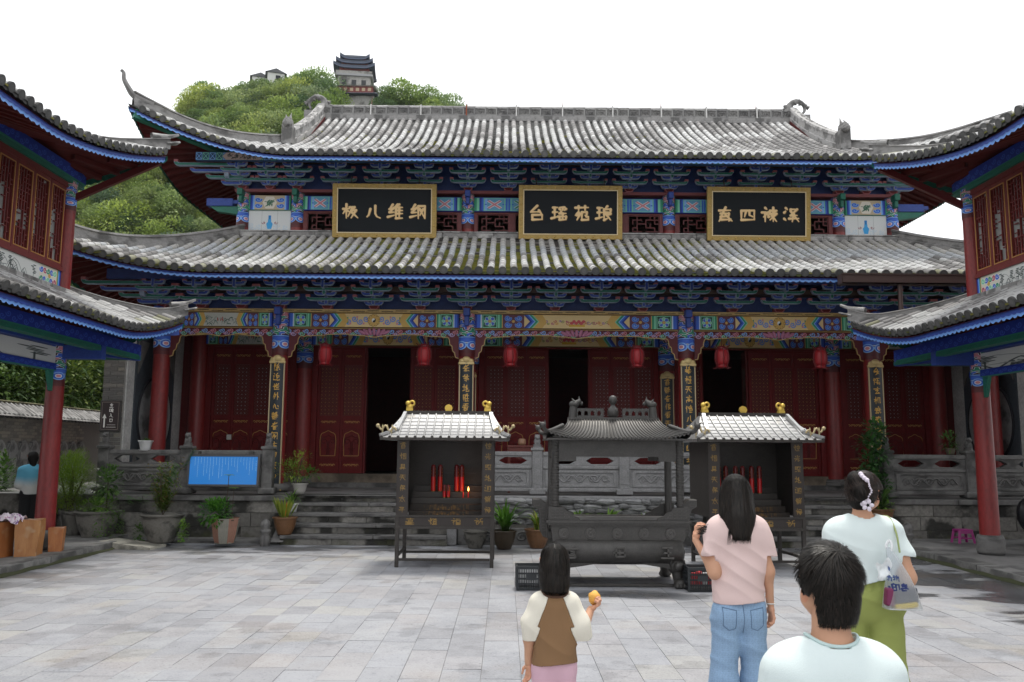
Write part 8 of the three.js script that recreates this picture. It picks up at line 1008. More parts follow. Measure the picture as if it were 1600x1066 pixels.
// --- boy in the pale mint shirt, seen close from behind ---
{
  const g = person('boy with short black hair in a pale mint shirt, back turned', [0.878, -0.04, -2.35], 0), r = RNG(404), HP = V(0, 1.385, 0.0), HR = new THREE.Euler(0.02, 0.42, 0), s = 0.81; g.scale.set(0.95, 1, 0.95);
  const body = surfaceNet(bones([[0, 1.32, 0.01, 0, 1.2, 0.02, 0.05, 0.056], [-0.1, 1.165, 0.02, 0.1, 1.165, 0.02, 0.05, 0.05, 0.9], [0, 1.1, 0, 0, 0.8, 0, 0.115, 0.11, 0.75], [-0.13, 1.15, 0.02, -0.17, 0.9, 0.03, 0.04, 0.034], [0.13, 1.15, 0.02, 0.17, 0.9, 0.03, 0.04, 0.034], [-0.17, 0.9, 0.03, -0.18, 0.68, 0, 0.034, 0.024], [0.17, 0.9, 0.03, 0.18, 0.68, 0, 0.034, 0.024], [-0.07, 0.76, 0, -0.08, 0.42, 0, 0.075, 0.05], [0.07, 0.76, 0, 0.08, 0.42, 0, 0.075, 0.05], [-0.08, 0.42, 0, -0.08, 0.06, 0.02, 0.048, 0.035], [0.08, 0.42, 0, 0.08, 0.06, 0.02, 0.048, 0.035], [-0.08, 0.04, 0.02, -0.085, 0.035, -0.13, 0.035, 0.03], [0.08, 0.04, 0.02, 0.085, 0.035, -0.13, 0.035, 0.03]], 0.05), [-0.26, -0.02, -0.2], [0.26, 1.36, 0.18], 0.011);
  bodyMesh([body, place(headGeo(s), HP, HR), place(handGeo(0.85, 0.8, -1), V(-0.18, 0.68, 0), new THREE.Euler(0, 0, 0)), place(handGeo(0.85, 0.8, 1), V(0.18, 0.68, 0), new THREE.Euler(0, 0, 0))], g); eyes(g, s, HP, HR);
  const fo = folds(0.013, 10, 8, 3), sf = bones([[-0.085, 1.168, 0.018, 0.085, 1.168, 0.018, 0.058, 0.058, 0.95], [-0.11, 1.15, 0.02, 0.11, 1.15, 0.02, 0.056, 0.056], [0, 1.1, 0.005, 0, 0.72, 0.005, 0.145, 0.15, 0.78], [-0.14, 1.145, 0.02, -0.185, 0.98, 0.03, 0.052, 0.058], [0.14, 1.145, 0.02, 0.185, 0.98, 0.03, 0.052, 0.058]], 0.07);
  const neck = (x, y, z) => Math.min(0.063 - Math.hypot(x, (z - 0.012) * 1.0), y - 1.17);
  const shirt = (x, y, z) => Math.max(sf(x, y, z) + fo(x, y, z) * 1.5 * clamp((1.24 - y) * 9), 0.7 - y, neck(x, y, z), y - (1.248 - 0.25 * Math.max(0, -z)));
  mesh('shirt', surfaceNet(shirt, [-0.3, 0.68, -0.2], [0.3, 1.28, 0.22], 0.0075), clothMat([0.70, 0.79, 0.785]), g);
  const col = []; for (let k = 0; k <= 40; k++) { const a = k / 40 * 2 * PI, p = onto(sf, V(Math.cos(a) * 0.066, 1.235, 0.012 + Math.sin(a) * 0.066)); col.push([p.x, p.y + 0.002, p.z]); } mesh('collar_band', tube(col.slice(0, 40), 0.005, 80, 6, true), clothMat([0.60, 0.76, 0.75]), g);
  mesh('trousers', surfaceNet(bones([[-0.06, 0.76, 0, 0.06, 0.76, 0, 0.12, 0.12, 0.8], [-0.075, 0.72, 0, -0.085, 0.3, 0, 0.095, 0.075], [0.075, 0.72, 0, 0.085, 0.3, 0, 0.095, 0.075], [-0.085, 0.3, 0, -0.085, 0.1, 0.01, 0.075, 0.06], [0.085, 0.3, 0, 0.085, 0.1, 0.01, 0.075, 0.06]], 0.05), [-0.25, 0.02, -0.18], [0.25, 0.9, 0.18], 0.011), clothMat([0.05, 0.06, 0.09]), g);
  // hair: cap with cropped nape, then strands from the whorl
  const hf = (p) => { const q = p.clone().sub(HP).applyEuler(new THREE.Euler(-0.02, -0.42, 0, 'ZYX')); return q; };
  const skull = bones([[0, 0.03, 0.012, 0, 0.02, 0.02, 0.084, 0.082], [0, -0.0, 0.014, 0, -0.05, 0.022, 0.074, 0.07], [0, -0.05, 0.02, 0, -0.125, 0.03, 0.068, 0.06], [0, 0.04, -0.04, 0, 0.045, -0.03, 0.058, 0.062]], 0.045);
  const hairF = (x, y, z) => { const q = hf(V(x, y, z)).divideScalar(s), n = noise3(x * 60, y * 60, z * 60) * 0.003; const thick = 0.006 + 0.012 * sstep(-0.03, 0.05, q.y); const face = Math.max(-(q.z + 0.025 + 0.55 * Math.max(0, q.y - 0.03)) , -9); const cutY = -0.118 - q.y + 0.35 * Math.max(0, 0.03 - q.z); const side = q.z < 0.01 ? -0.035 - q.y + 0.0 : cutY; return Math.max((skull(q.x, q.y, q.z) - thick - n) * s, face * (q.y < 0.05 ? 1 : 0.2), cutY, q.z < 0.03 ? (-0.02 - (q.y) - 0.0) * (Math.abs(q.x) > 0.05 ? 1 : 0.2) : -1, side * 0 - 0.01); };
  mesh('hair', surfaceNet(hairF, [-0.13, 1.24, -0.14], [0.13, 1.52, 0.15], 0.0042), hairSolid, g);
  const wh = V(0.012, 1.462, 0.05), list = []; for (let k = 0; k < 9000; k++) { const d = dirOf(r, -1, 1), p = onto(hairF, V(HP.x + d.x * 0.09, HP.y - 0.01 + d.y * 0.11, HP.z + 0.01 + d.z * 0.09)); if (Math.abs(hairF(p.x, p.y, p.z)) > 0.003) continue; const n = grad(hairF, p); if (n.dot(p.clone().sub(HP).setY((p.y - HP.y) * 0.6).normalize()) < 0.45) continue; let t = p.clone().sub(wh); t.addScaledVector(n, -t.dot(n)); t.normalize(); const sw = new THREE.Vector3().crossVectors(n, t).multiplyScalar(0.7 * Math.exp(-p.distanceTo(wh) / 0.04) + 0.16 * (r() - 0.5)); t.add(sw).add(V(0, -0.25, 0)).normalize(); const L = 0.016 + 0.02 * sstep(1.36, 1.46, p.y) * (0.6 + 0.6 * r()), lift = 0.18 + 0.16 * r(); const pts = [0, 1, 2, 3].map((i) => p.clone().addScaledVector(t, L * i / 3).addScaledVector(n, L * lift * Math.sin(i / 3 * 1.9) * 0.8 + 0.0005)); list.push({ pts, n: [n] }); }
  mesh('hair_strands', strands(r, list, 0.0016, HAIR), hairMat, g).userData.kind = 'stuff';
}
// --- young woman in pink shirt and wide pale jeans ---
{
  const g = person('young woman in pink shirt and pale blue jeans lifting her long black hair', [1.405, 0, -5.2], 0), r = RNG(505), HP = V(0.0, 1.44, 0.0), HR = new THREE.Euler(0.04, 0.12, 0), s = 0.93; g.scale.set(0.92, 1, 0.95);
  const body = surfaceNet(bones([[0, 1.37, 0.005, 0, 1.27, 0.02, 0.05, 0.055], [-0.12, 1.245, 0.02, 0.12, 1.245, 0.02, 0.048, 0.048], [0, 1.2, 0, 0, 0.9, 0, 0.11, 0.12, 0.7], [-0.15, 1.235, 0.02, -0.168, 0.985, 0.06, 0.04, 0.032], [-0.168, 0.985, 0.06, -0.262, 1.165, -0.05, 0.033, 0.022], [0.15, 1.235, 0.02, 0.19, 0.99, 0.03, 0.041, 0.033], [0.19, 0.99, 0.03, 0.212, 0.79, -0.01, 0.033, 0.022], [-0.08, 0.8, 0, -0.09, 0.45, 0, 0.08, 0.055], [0.08, 0.8, 0, 0.085, 0.45, 0, 0.08, 0.055], [-0.09, 0.45, 0, -0.1, 0.07, 0.02, 0.05, 0.036], [0.085, 0.45, 0, 0.085, 0.07, 0.02, 0.05, 0.036], [-0.1, 0.04, 0.02, -0.105, 0.035, -0.14, 0.036, 0.03], [0.085, 0.04, 0.02, 0.09, 0.035, -0.14, 0.036, 0.03]], 0.05), [-0.34, -0.02, -0.22], [0.3, 1.42, 0.18], 0.011);
  bodyMesh([body, place(headGeo(s), HP, HR), place(handGeo(0.94, 1.25, 1), V(-0.262, 1.16, -0.05), new THREE.Euler(0.1, 0.5, PI - 0.35)), place(handGeo(0.94, 0.85, 1), V(0.212, 0.79, -0.01), new THREE.Euler(-0.1, 0.3, 0.05))], g); eyes(g, s, HP, HR);
  const fo = folds(0.026, 8, 9, 8), sf = bones([[-0.11, 1.25, 0.018, 0.11, 1.25, 0.018, 0.058, 0.058], [0, 1.2, 0.005, 0, 0.84, 0.005, 0.145, 0.172, 0.7], [-0.148, 1.228, 0.02, -0.178, 1.09, 0.035, 0.056, 0.06], [0.148, 1.228, 0.02, 0.186, 1.08, 0.025, 0.056, 0.06], [-0.1, 1.15, 0, 0.1, 1.15, 0, 0.09, 0.09, 0.85]], 0.06);
  const shirt = (x, y, z) => Math.max(sf(x, y, z) + fo(x, y, z) * clamp((1.26 - y) * 8), 0.81 + 0.02 * Math.sin(x * 14) * 0.4 - y, Math.min(0.066 - Math.hypot(x, z - 0.01), y - 1.24), Math.abs(x) > 0.172 ? 1.085 - y - 0.12 * (Math.abs(x) - 0.172) : -1);
  mesh('shirt', surfaceNet(shirt, [-0.3, 0.78, -0.2], [0.3, 1.34, 0.2], 0.0075), clothMat([0.72, 0.545, 0.52]), g);
  const jf0 = bones([[-0.05, 0.84, 0.0, 0.05, 0.84, 0, 0.1, 0.1, 0.88], [-0.066, 0.74, 0.012, 0.066, 0.74, 0.012, 0.103, 0.103, 0.95], [-0.085, 0.72, 0, -0.112, 0.36, 0.01, 0.098, 0.086], [0.082, 0.72, 0, 0.092, 0.36, -0.01, 0.098, 0.08], [-0.112, 0.36, 0.01, -0.135, 0.04, 0.03, 0.086, 0.1], [0.092, 0.36, -0.01, 0.098, 0.04, 0, 0.08, 0.095]], 0.03), jo = folds(0.022, 6, 11, 31), jf = (x, y, z) => Math.max(jf0(x, y, z) + jo(x, y, z), y - 0.9, 0.03 - y);
  mesh('jeans', surfaceNet(jf, [-0.28, 0.0, -0.2], [0.26, 0.92, 0.2], 0.0085), clothMat([0.30, 0.455, 0.66], { map: rep(T.grain, 26) }), g);
  const st = mat([0.10, 0.17, 0.28], 0.9), line = (pts) => { const P = pts.map(([x, y]) => { let z = 0.25; for (let k = 0; k < 60; k++) { const d = jf(x, y, z); if (d < 0.001) break; z -= Math.max(0.002, d * 0.7); } return [x, y, z + 0.001]; }); return tube(P, 0.0022, P.length * 4, 4); }, seg = (a, b, n = 8) => Array.from({ length: n + 1 }, (_, k) => [lerp(a[0], b[0], k / n), lerp(a[1], b[1], k / n)]);
  for (const q of [-1, 1]) mesh('back_pocket', line([...seg([q * 0.045, 0.775], [q * 0.05, 0.68]), ...seg([q * 0.055, 0.67], [q * 0.09, 0.66], 4), ...seg([q * 0.095, 0.662], [q * 0.128, 0.685], 4), ...seg([q * 0.13, 0.69], [q * 0.13, 0.79])]), st, g), mesh('pocket_hem', line(seg([q * 0.13, 0.79], [q * 0.045, 0.775])), st, g);
  mesh('centre_seam', line(seg([0.0, 0.81], [0.005, 0.64], 12)), st, g);
  mesh('bracelet', mv(new THREE.TorusGeometry(0.027, 0.0035, 6, 24), 0.21, 0.795, -0.009, PI / 2 - 0.1), mat([0.75, 0.73, 0.7], 0.3), g);
  const hx = bones([[0, 1.475, 0.012, 0, 1.44, 0.02, 0.083, 0.083], [0, 1.42, 0.03, 0, 1.3, 0.075, 0.08, 0.08, 0.8], [0, 1.3, 0.075, 0.0, 1.2, 0.1, 0.078, 0.06, 0.55], [-0.055, 1.42, 0.0, -0.085, 1.3, 0.03, 0.05, 0.035, 0.8], [0.06, 1.42, 0.0, 0.082, 1.31, 0.03, 0.045, 0.03, 0.8], [0, 1.475, -0.03, 0, 1.48, -0.02, 0.068, 0.068]], 0.05), hair = (x, y, z) => Math.max(hx(x, y, z) + 0.004 * (noise3(x * 90, y * 6, z * 90) - 0.5), 1.165 + 0.02 * noise3(x * 60, 1, z * 40) - y, -z - 0.045 - 0.4 * Math.max(0, y - 1.47));
  mesh('hair', surfaceNet(hair, [-0.16, 1.14, -0.12], [0.16, 1.6, 0.18], 0.0065), hairSolid, g);
  const list = []; for (let k = 0; k < 2600; k++) { const a = (r() - 0.5) * 3.0 + PI / 2, y0 = 1.2 + 0.36 * Math.pow(r(), 0.5); let p = onto(hair, V(Math.cos(a) * 0.1, y0, 0.03 + Math.sin(a) * 0.11)); if (Math.abs(hair(p.x, p.y, p.z)) > 0.006) continue; const pts = [], n = []; let q = p.clone(), L = 0.1 + 0.14 * r(), w0 = (r() - 0.5) * 0.25; for (let i = 0; i < 7; i++) { const N = grad(hair, q); if (q.y > 1.18) onto(hair, q); if (q.y < 1.158) break; pts.push(q.clone().addScaledVector(N, 0.001 + 0.003 * r())); n.push(N); q = q.clone().add(V(w0 * L / 7, -L / 6.5, 0)); } if (pts.length > 2) list.push({ pts, n }); }
  for (let k = 0; k < 70; k++) { const t = r(), a = V(-0.085 + 0.02 * r(), 1.36 - 0.1 * t, 0.04 + 0.03 * r()), b = V(-0.27 + 0.02 * r(), 1.2 + 0.06 * r(), -0.02 + 0.05 * r()), pts = []; for (let i = 0; i < 8; i++) { const u = i / 7; pts.push(a.clone().lerp(b, u).add(V(0, -0.05 * Math.sin(u * PI) * (0.5 + r() * 0.1), 0.01))); } list.push({ pts, n: [V(0, 0.2, 1)] }); }
  for (let k = 0; k < 60; k++) { const a = V(0.085 + 0.012 * r(), 1.35, 0.05), pts = []; for (let i = 0; i < 8; i++) { const u = i / 7; pts.push(a.clone().add(V(0.085 * u * u * (0.3 + 0.9 * (k % 9) / 9), -0.19 * u, 0.035 * u))); } list.push({ pts, n: [V(0.2, 0.2, 1)] }); }
  for (let k = 0; k < 50; k++) { const a = V(-0.07, 1.3, 0.1), pts = []; for (let i = 0; i < 7; i++) { const u = i / 6; pts.push(a.clone().add(V((-0.03 * (k % 6) / 6) * u, -0.15 * u, 0.01))); } list.push({ pts, n: [V(0, 0.2, 1)] }); }
  mesh('hair_strands', strands(r, list, 0.0034, HAIR), hairMat, g).userData.kind = 'stuff';
}
// --- woman in white-mint shirt and green trousers ---
{
  const g = person('woman in pale mint shirt and olive green trousers with hair pinned up in a bun', [2.085, 0, -5.0], -0.06), r = RNG(606), HP = V(0.015, 1.465, 0.0), HR = new THREE.Euler(0.12, -0.75, 0.0), s = 0.98;
  const body = surfaceNet(bones([[0, 1.37, 0.005, 0, 1.28, 0.02, 0.05, 0.056], [-0.13, 1.26, 0.02, 0.13, 1.26, 0.02, 0.05, 0.05], [0, 1.2, 0, 0, 0.9, 0, 0.12, 0.13, 0.72], [-0.17, 1.245, 0.02, -0.2, 0.985, 0.04, 0.048, 0.04], [-0.2, 0.985, 0.04, -0.17, 0.86, -0.15, 0.038, 0.025], [0.17, 1.245, 0.02, 0.222, 0.99, 0.05, 0.05, 0.043], [0.222, 0.99, 0.05, 0.17, 0.93, -0.16, 0.04, 0.025], [-0.08, 0.8, 0, -0.09, 0.45, 0, 0.085, 0.06], [0.08, 0.8, 0, 0.09, 0.45, 0, 0.085, 0.06], [-0.09, 0.45, 0, -0.09, 0.07, 0.02, 0.055, 0.038], [0.09, 0.45, 0, 0.09, 0.07, 0.02, 0.055, 0.038], [-0.09, 0.04, 0.02, -0.095, 0.035, -0.14, 0.036, 0.03], [0.09, 0.04, 0.02, 0.095, 0.035, -0.14, 0.036, 0.03]], 0.05), [-0.3, -0.02, -0.24], [0.32, 1.43, 0.18], 0.011);
  bodyMesh([body, place(headGeo(s), HP, HR), place(handGeo(0.94, 1.2, -1), V(-0.17, 0.86, -0.15), new THREE.Euler(1.2, 0, 0)), place(handGeo(0.94, 1.2, 1), V(0.17, 0.93, -0.16), new THREE.Euler(1.3, 0, 0))], g); eyes(g, s, HP, HR);
  const fo = folds(0.028, 7, 8, 18), sf = bones([[-0.125, 1.262, 0.018, 0.125, 1.262, 0.018, 0.06, 0.06], [0, 1.2, 0.005, 0, 0.95, 0.005, 0.155, 0.165, 0.75], [-0.168, 1.238, 0.02, -0.196, 1.13, 0.03, 0.06, 0.062], [0.168, 1.238, 0.02, 0.205, 1.12, 0.032, 0.06, 0.064], [-0.1, 1.16, 0, 0.1, 1.16, 0, 0.1, 0.1, 0.85]], 0.06);
  const shirt = (x, y, z) => Math.max(sf(x, y, z) + fo(x, y, z) * clamp((1.28 - y) * 8), 0.965 + 0.015 * Math.sin(x * 18) - y, Math.min(0.07 - Math.hypot(x, z - 0.01), y - 1.25), Math.abs(x) > 0.188 ? 1.118 - y - 0.15 * (Math.abs(x) - 0.188) : -1);
  mesh('shirt', surfaceNet(shirt, [-0.32, 0.92, -0.2], [0.32, 1.36, 0.2], 0.0075), clothMat([0.70, 0.785, 0.775]), g);
  const jf0 = bones([[-0.07, 0.97, 0, 0.07, 0.97, 0, 0.115, 0.115, 0.85], [-0.08, 0.84, 0.02, 0.08, 0.84, 0.02, 0.125, 0.125, 0.95], [-0.088, 0.8, 0, -0.105, 0.42, -0.03, 0.104, 0.088], [0.088, 0.8, 0.015, 0.1, 0.42, 0.06, 0.104, 0.088], [-0.105, 0.42, -0.03, -0.112, 0.06, 0.0, 0.088, 0.095], [0.1, 0.42, 0.06, 0.105, 0.06, 0.1, 0.088, 0.095]], 0.014), jo = folds(0.028, 5, 10, 61), jf = (x, y, z) => Math.max(jf0(x, y, z) + jo(x, y, z) + (y > 0.92 ? 0.004 * Math.sin(x * 120) : 0), y - 1.0, 0.03 - y);
  mesh('trousers', surfaceNet(jf, [-0.28, 0, -0.2], [0.28, 1.02, 0.22], 0.0085), clothMat([0.275, 0.315, 0.085]), g);
  const q2 = (x, y, z) => V(x, y, z).sub(HP).applyEuler(new THREE.Euler(-0.12, 0.75, 0, 'ZYX')).divideScalar(s), sk = bones([[0, 0.03, 0.012, 0, 0.02, 0.02, 0.088, 0.086], [0, 0, 0.02, 0, -0.045, 0.035, 0.07, 0.055], [0, 0.04, -0.05, 0, 0.045, -0.04, 0.06, 0.062], [-0.078, 0.02, -0.02, -0.082, -0.05, -0.03, 0.014, 0.006], [0.078, 0.02, -0.02, 0.082, -0.05, -0.03, 0.014, 0.006]], 0.04), bun = bones([[-0.045, 1.525, 0.075, -0.03, 1.47, 0.1, 0.045, 0.05], [-0.05, 1.555, 0.05, -0.04, 1.54, 0.06, 0.035, 0.035]], 0.04);
  const hair = (x, y, z) => { const q = q2(x, y, z), a = Math.max((sk(q.x, q.y, q.z) - 0.008) * s, (-q.z - 0.04 - 0.35 * Math.max(0, q.y - 0.02)), Math.abs(q.x) > 0.065 && q.z < 0.02 && q.y < 0.03 ? 0.004 : -1), b = bun(x, y, z); return Math.min(a, b) + 0.004 * (noise3(x * 70, y * 20, z * 70) - 0.5); };
  mesh('hair', surfaceNet(hair, [-0.15, 1.33, -0.14], [0.16, 1.64, 0.2], 0.0055), hairSolid, g);
  const list = []; for (let k = 0; k < 3000; k++) { const d = dirOf(r, -0.7, 1), p = onto(hair, V(HP.x + d.x * 0.1, HP.y + 0.02 + d.y * 0.1, 0.02 + d.z * 0.11)); if (Math.abs(hair(p.x, p.y, p.z)) > 0.005) continue; const pts = [], n = []; let q = p.clone(); for (let i = 0; i < 5; i++) { const N = grad(hair, q); onto(hair, q); pts.push(q.clone().addScaledVector(N, 0.001 + 0.004 * r())); n.push(N); const t = V(-0.04, 1.5, 0.1).sub(q); t.addScaledVector(N, -t.dot(N)).normalize(); q = q.clone().addScaledVector(t, 0.016); } list.push({ pts, n }); }
  for (let k = 0; k < 160; k++) { const d = dirOf(r, -0.2, 1), a = V(HP.x - 0.02 + d.x * 0.09, HP.y + 0.03 + d.y * 0.09, 0.04 + Math.abs(d.z) * 0.08), pts = [], u0 = V((r() - 0.5) * 1.2 - 0.3, (r() - 0.3), (r() - 0.5)); for (let i = 0; i < 6; i++) pts.push(a.clone().addScaledVector(u0, 0.012 * i).add(V(0, -0.0016 * i * i, 0))); list.push({ pts, n: [V(0, 0.3, 1)] }); }
  mesh('hair_strands', strands(r, list, 0.0028, [[0.01, 0.008, 0.007], [0.07, 0.045, 0.035]]), hairMat, g).userData.kind = 'stuff';
  const fl = []; for (let k = 0; k < 16; k++) { const t = k / 15, a = -0.9 + 2.5 * t, p = V(-0.03 + 0.035 * Math.sin(t * 3), 1.575 - 0.17 * t, 0.09 + 0.05 * Math.sin(t * PI)); fl.push(mv(new THREE.IcosahedronGeometry(k > 12 || k < 4 ? 0.014 : 0.006, 1), p.x + 0.004 * Math.sin(k * 5), p.y, p.z + 0.012)); void a; } for (let k = 0; k < 5; k++) fl.push(mv(new THREE.SphereGeometry(0.015, 8, 6), -0.01 + 0.022 * Math.cos(k * 1.26), 1.4 + 0.022 * Math.sin(k * 1.26), 0.135, 0, 0, k * 1.26, [1, 0.8, 0.4])); mesh('hair_clip', join(fl), mat([0.68, 0.62, 0.7], 0.4), g);
  mesh('bag_strap', tube([[0.13, 1.33, -0.02], [0.142, 1.325, 0.04], [0.15, 1.25, 0.105], [0.152, 1.14, 0.14]], 0.0055, 20, 5), mat([0.3, 0.36, 0.14], 0.8), g);
  // carried plastic bag: its own thing
  const b = thing('plastic_bag', 'translucent white shopping bag with blue print hanging at the woman in green trousers', 'bag', [2.2, 0.845, -4.79], -0.1), R = (t) => [lerp(0.1, 0.01, Math.pow(t, 1.25)), lerp(0.065, 0.008, Math.pow(t, 1.1))];
  const bagTex = canvasTex(512, 512, (c, w, h) => { c.fillStyle = '#f2f4f6'; c.fillRect(0, 0, w, h); c.strokeStyle = '#2a62c0'; c.lineWidth = 7; c.beginPath(); c.arc(150, 190, 34, 0, 7); c.stroke(); c.fillStyle = '#2a62c0'; for (let k = 0; k < 3; k++) { c.beginPath(); c.ellipse(150 + Math.cos(k * 2.1) * 11, 188 + Math.sin(k * 2.1) * 11, 13, 8, k, 0, 7); c.fill(); } c.font = 'bold 20px sans-serif'; c.fillText('KONG', 80, 262); [...'动物'].forEach((ch, k) => glyph(c, ch, 168 + k * 44, 255, 38, 1.2, '#1f4fb8')); [...'美山印象'].forEach((ch, k) => glyph(c, ch, 88 + k * 56, 312, 50, 1.7, '#1c46b0')); });
  const shell = grid(40, 26, (u, v) => { const t = v, a = u * 2 * PI, [rx, rz] = R(t), sq = 1 / Math.pow(Math.pow(Math.abs(Math.cos(a)), 3.2) + Math.pow(Math.abs(Math.sin(a)), 3.2), 1 / 3.2), w = 1 + 0.05 * Math.sin(a * 9 + t * 4) * (0.3 + t) + 0.08 * (noise3(Math.cos(a) * 3, t * 6, Math.sin(a) * 3) - 0.5); const y = t < 0.03 ? 0.0 : t * 0.33; return [Math.cos(a) * rx * sq * w - 0.06 * t * t, y, Math.sin(a) * rz * sq * w]; }), uv = shell.attributes.uv, P = shell.attributes.position; for (let i = 0; i < P.count; i++) uv.setXY(i, P.getZ(i) > 0 ? 0.47 + P.getX(i) * 2.3 + 0.2 * Math.max(0, P.getY(i)) : 0.95, P.getZ(i) > 0 ? 0.12 + P.getY(i) * 2.3 : 0.95);
  mesh('film', flat(shell), phys([0.95, 0.96, 0.97], 0.38, { map: bagTex, transmission: 0.84, thickness: 0, side: THREE.DoubleSide, bumpMap: rep(T.stoneBump, 3), bumpScale: 0.006 }), b); mesh('bag_base', mv(rbox(0.17, 0.006, 0.1, 0.003), 0, 0.003, 0), phys([0.9, 0.9, 0.9], 0.4, { transmission: 0.4, thickness: 0 }), b);
  for (const q of [-1, 1]) mesh('handle', tube([[-0.055 + q * 0.008, 0.31, q * 0.005], [-0.055 + q * 0.012, 0.34, q * 0.008], [-0.052, 0.37, 0.0]], 0.008, 14, 6), phys([0.9, 0.92, 0.93], 0.4, { transmission: 0.3, thickness: 0, side: THREE.DoubleSide }), b); mesh('loose_flap', grid(6, 6, (u, v) => [-0.06 - 0.075 * u, 0.26 - 0.09 * v + 0.02 * Math.sin(u * 6), 0.03 + 0.02 * Math.sin(v * 7 + u * 3)]), phys([0.9, 0.92, 0.93], 0.4, { transmission: 0.3, thickness: 0, side: THREE.DoubleSide }), b);
  tag(mesh('snack_pack', mv(rbox(0.13, 0.09, 0.06, 0.012), 2.215, 0.915, -4.79, 0, 0, 0.05), mat([0.035, 0.04, 0.06], 0.4)), 'dark grey packet inside the white plastic bag', 'packet'); tag(mesh('yellow_pack', mv(rbox(0.13, 0.03, 0.065, 0.012), 2.21, 0.865, -4.78, 0, 0, 0.12), mat([0.7, 0.5, 0.02], 0.4)), 'yellow packet at the bottom of the plastic bag', 'packet'); tag(mesh('purple_pouch', mv(rbox(0.045, 0.1, 0.06, 0.014), 2.125, 0.91, -4.78, 0, 0, -0.1), mat([0.16, 0.015, 0.07], 0.5)), 'wine-red pouch at the side of the plastic bag', 'pouch');
}
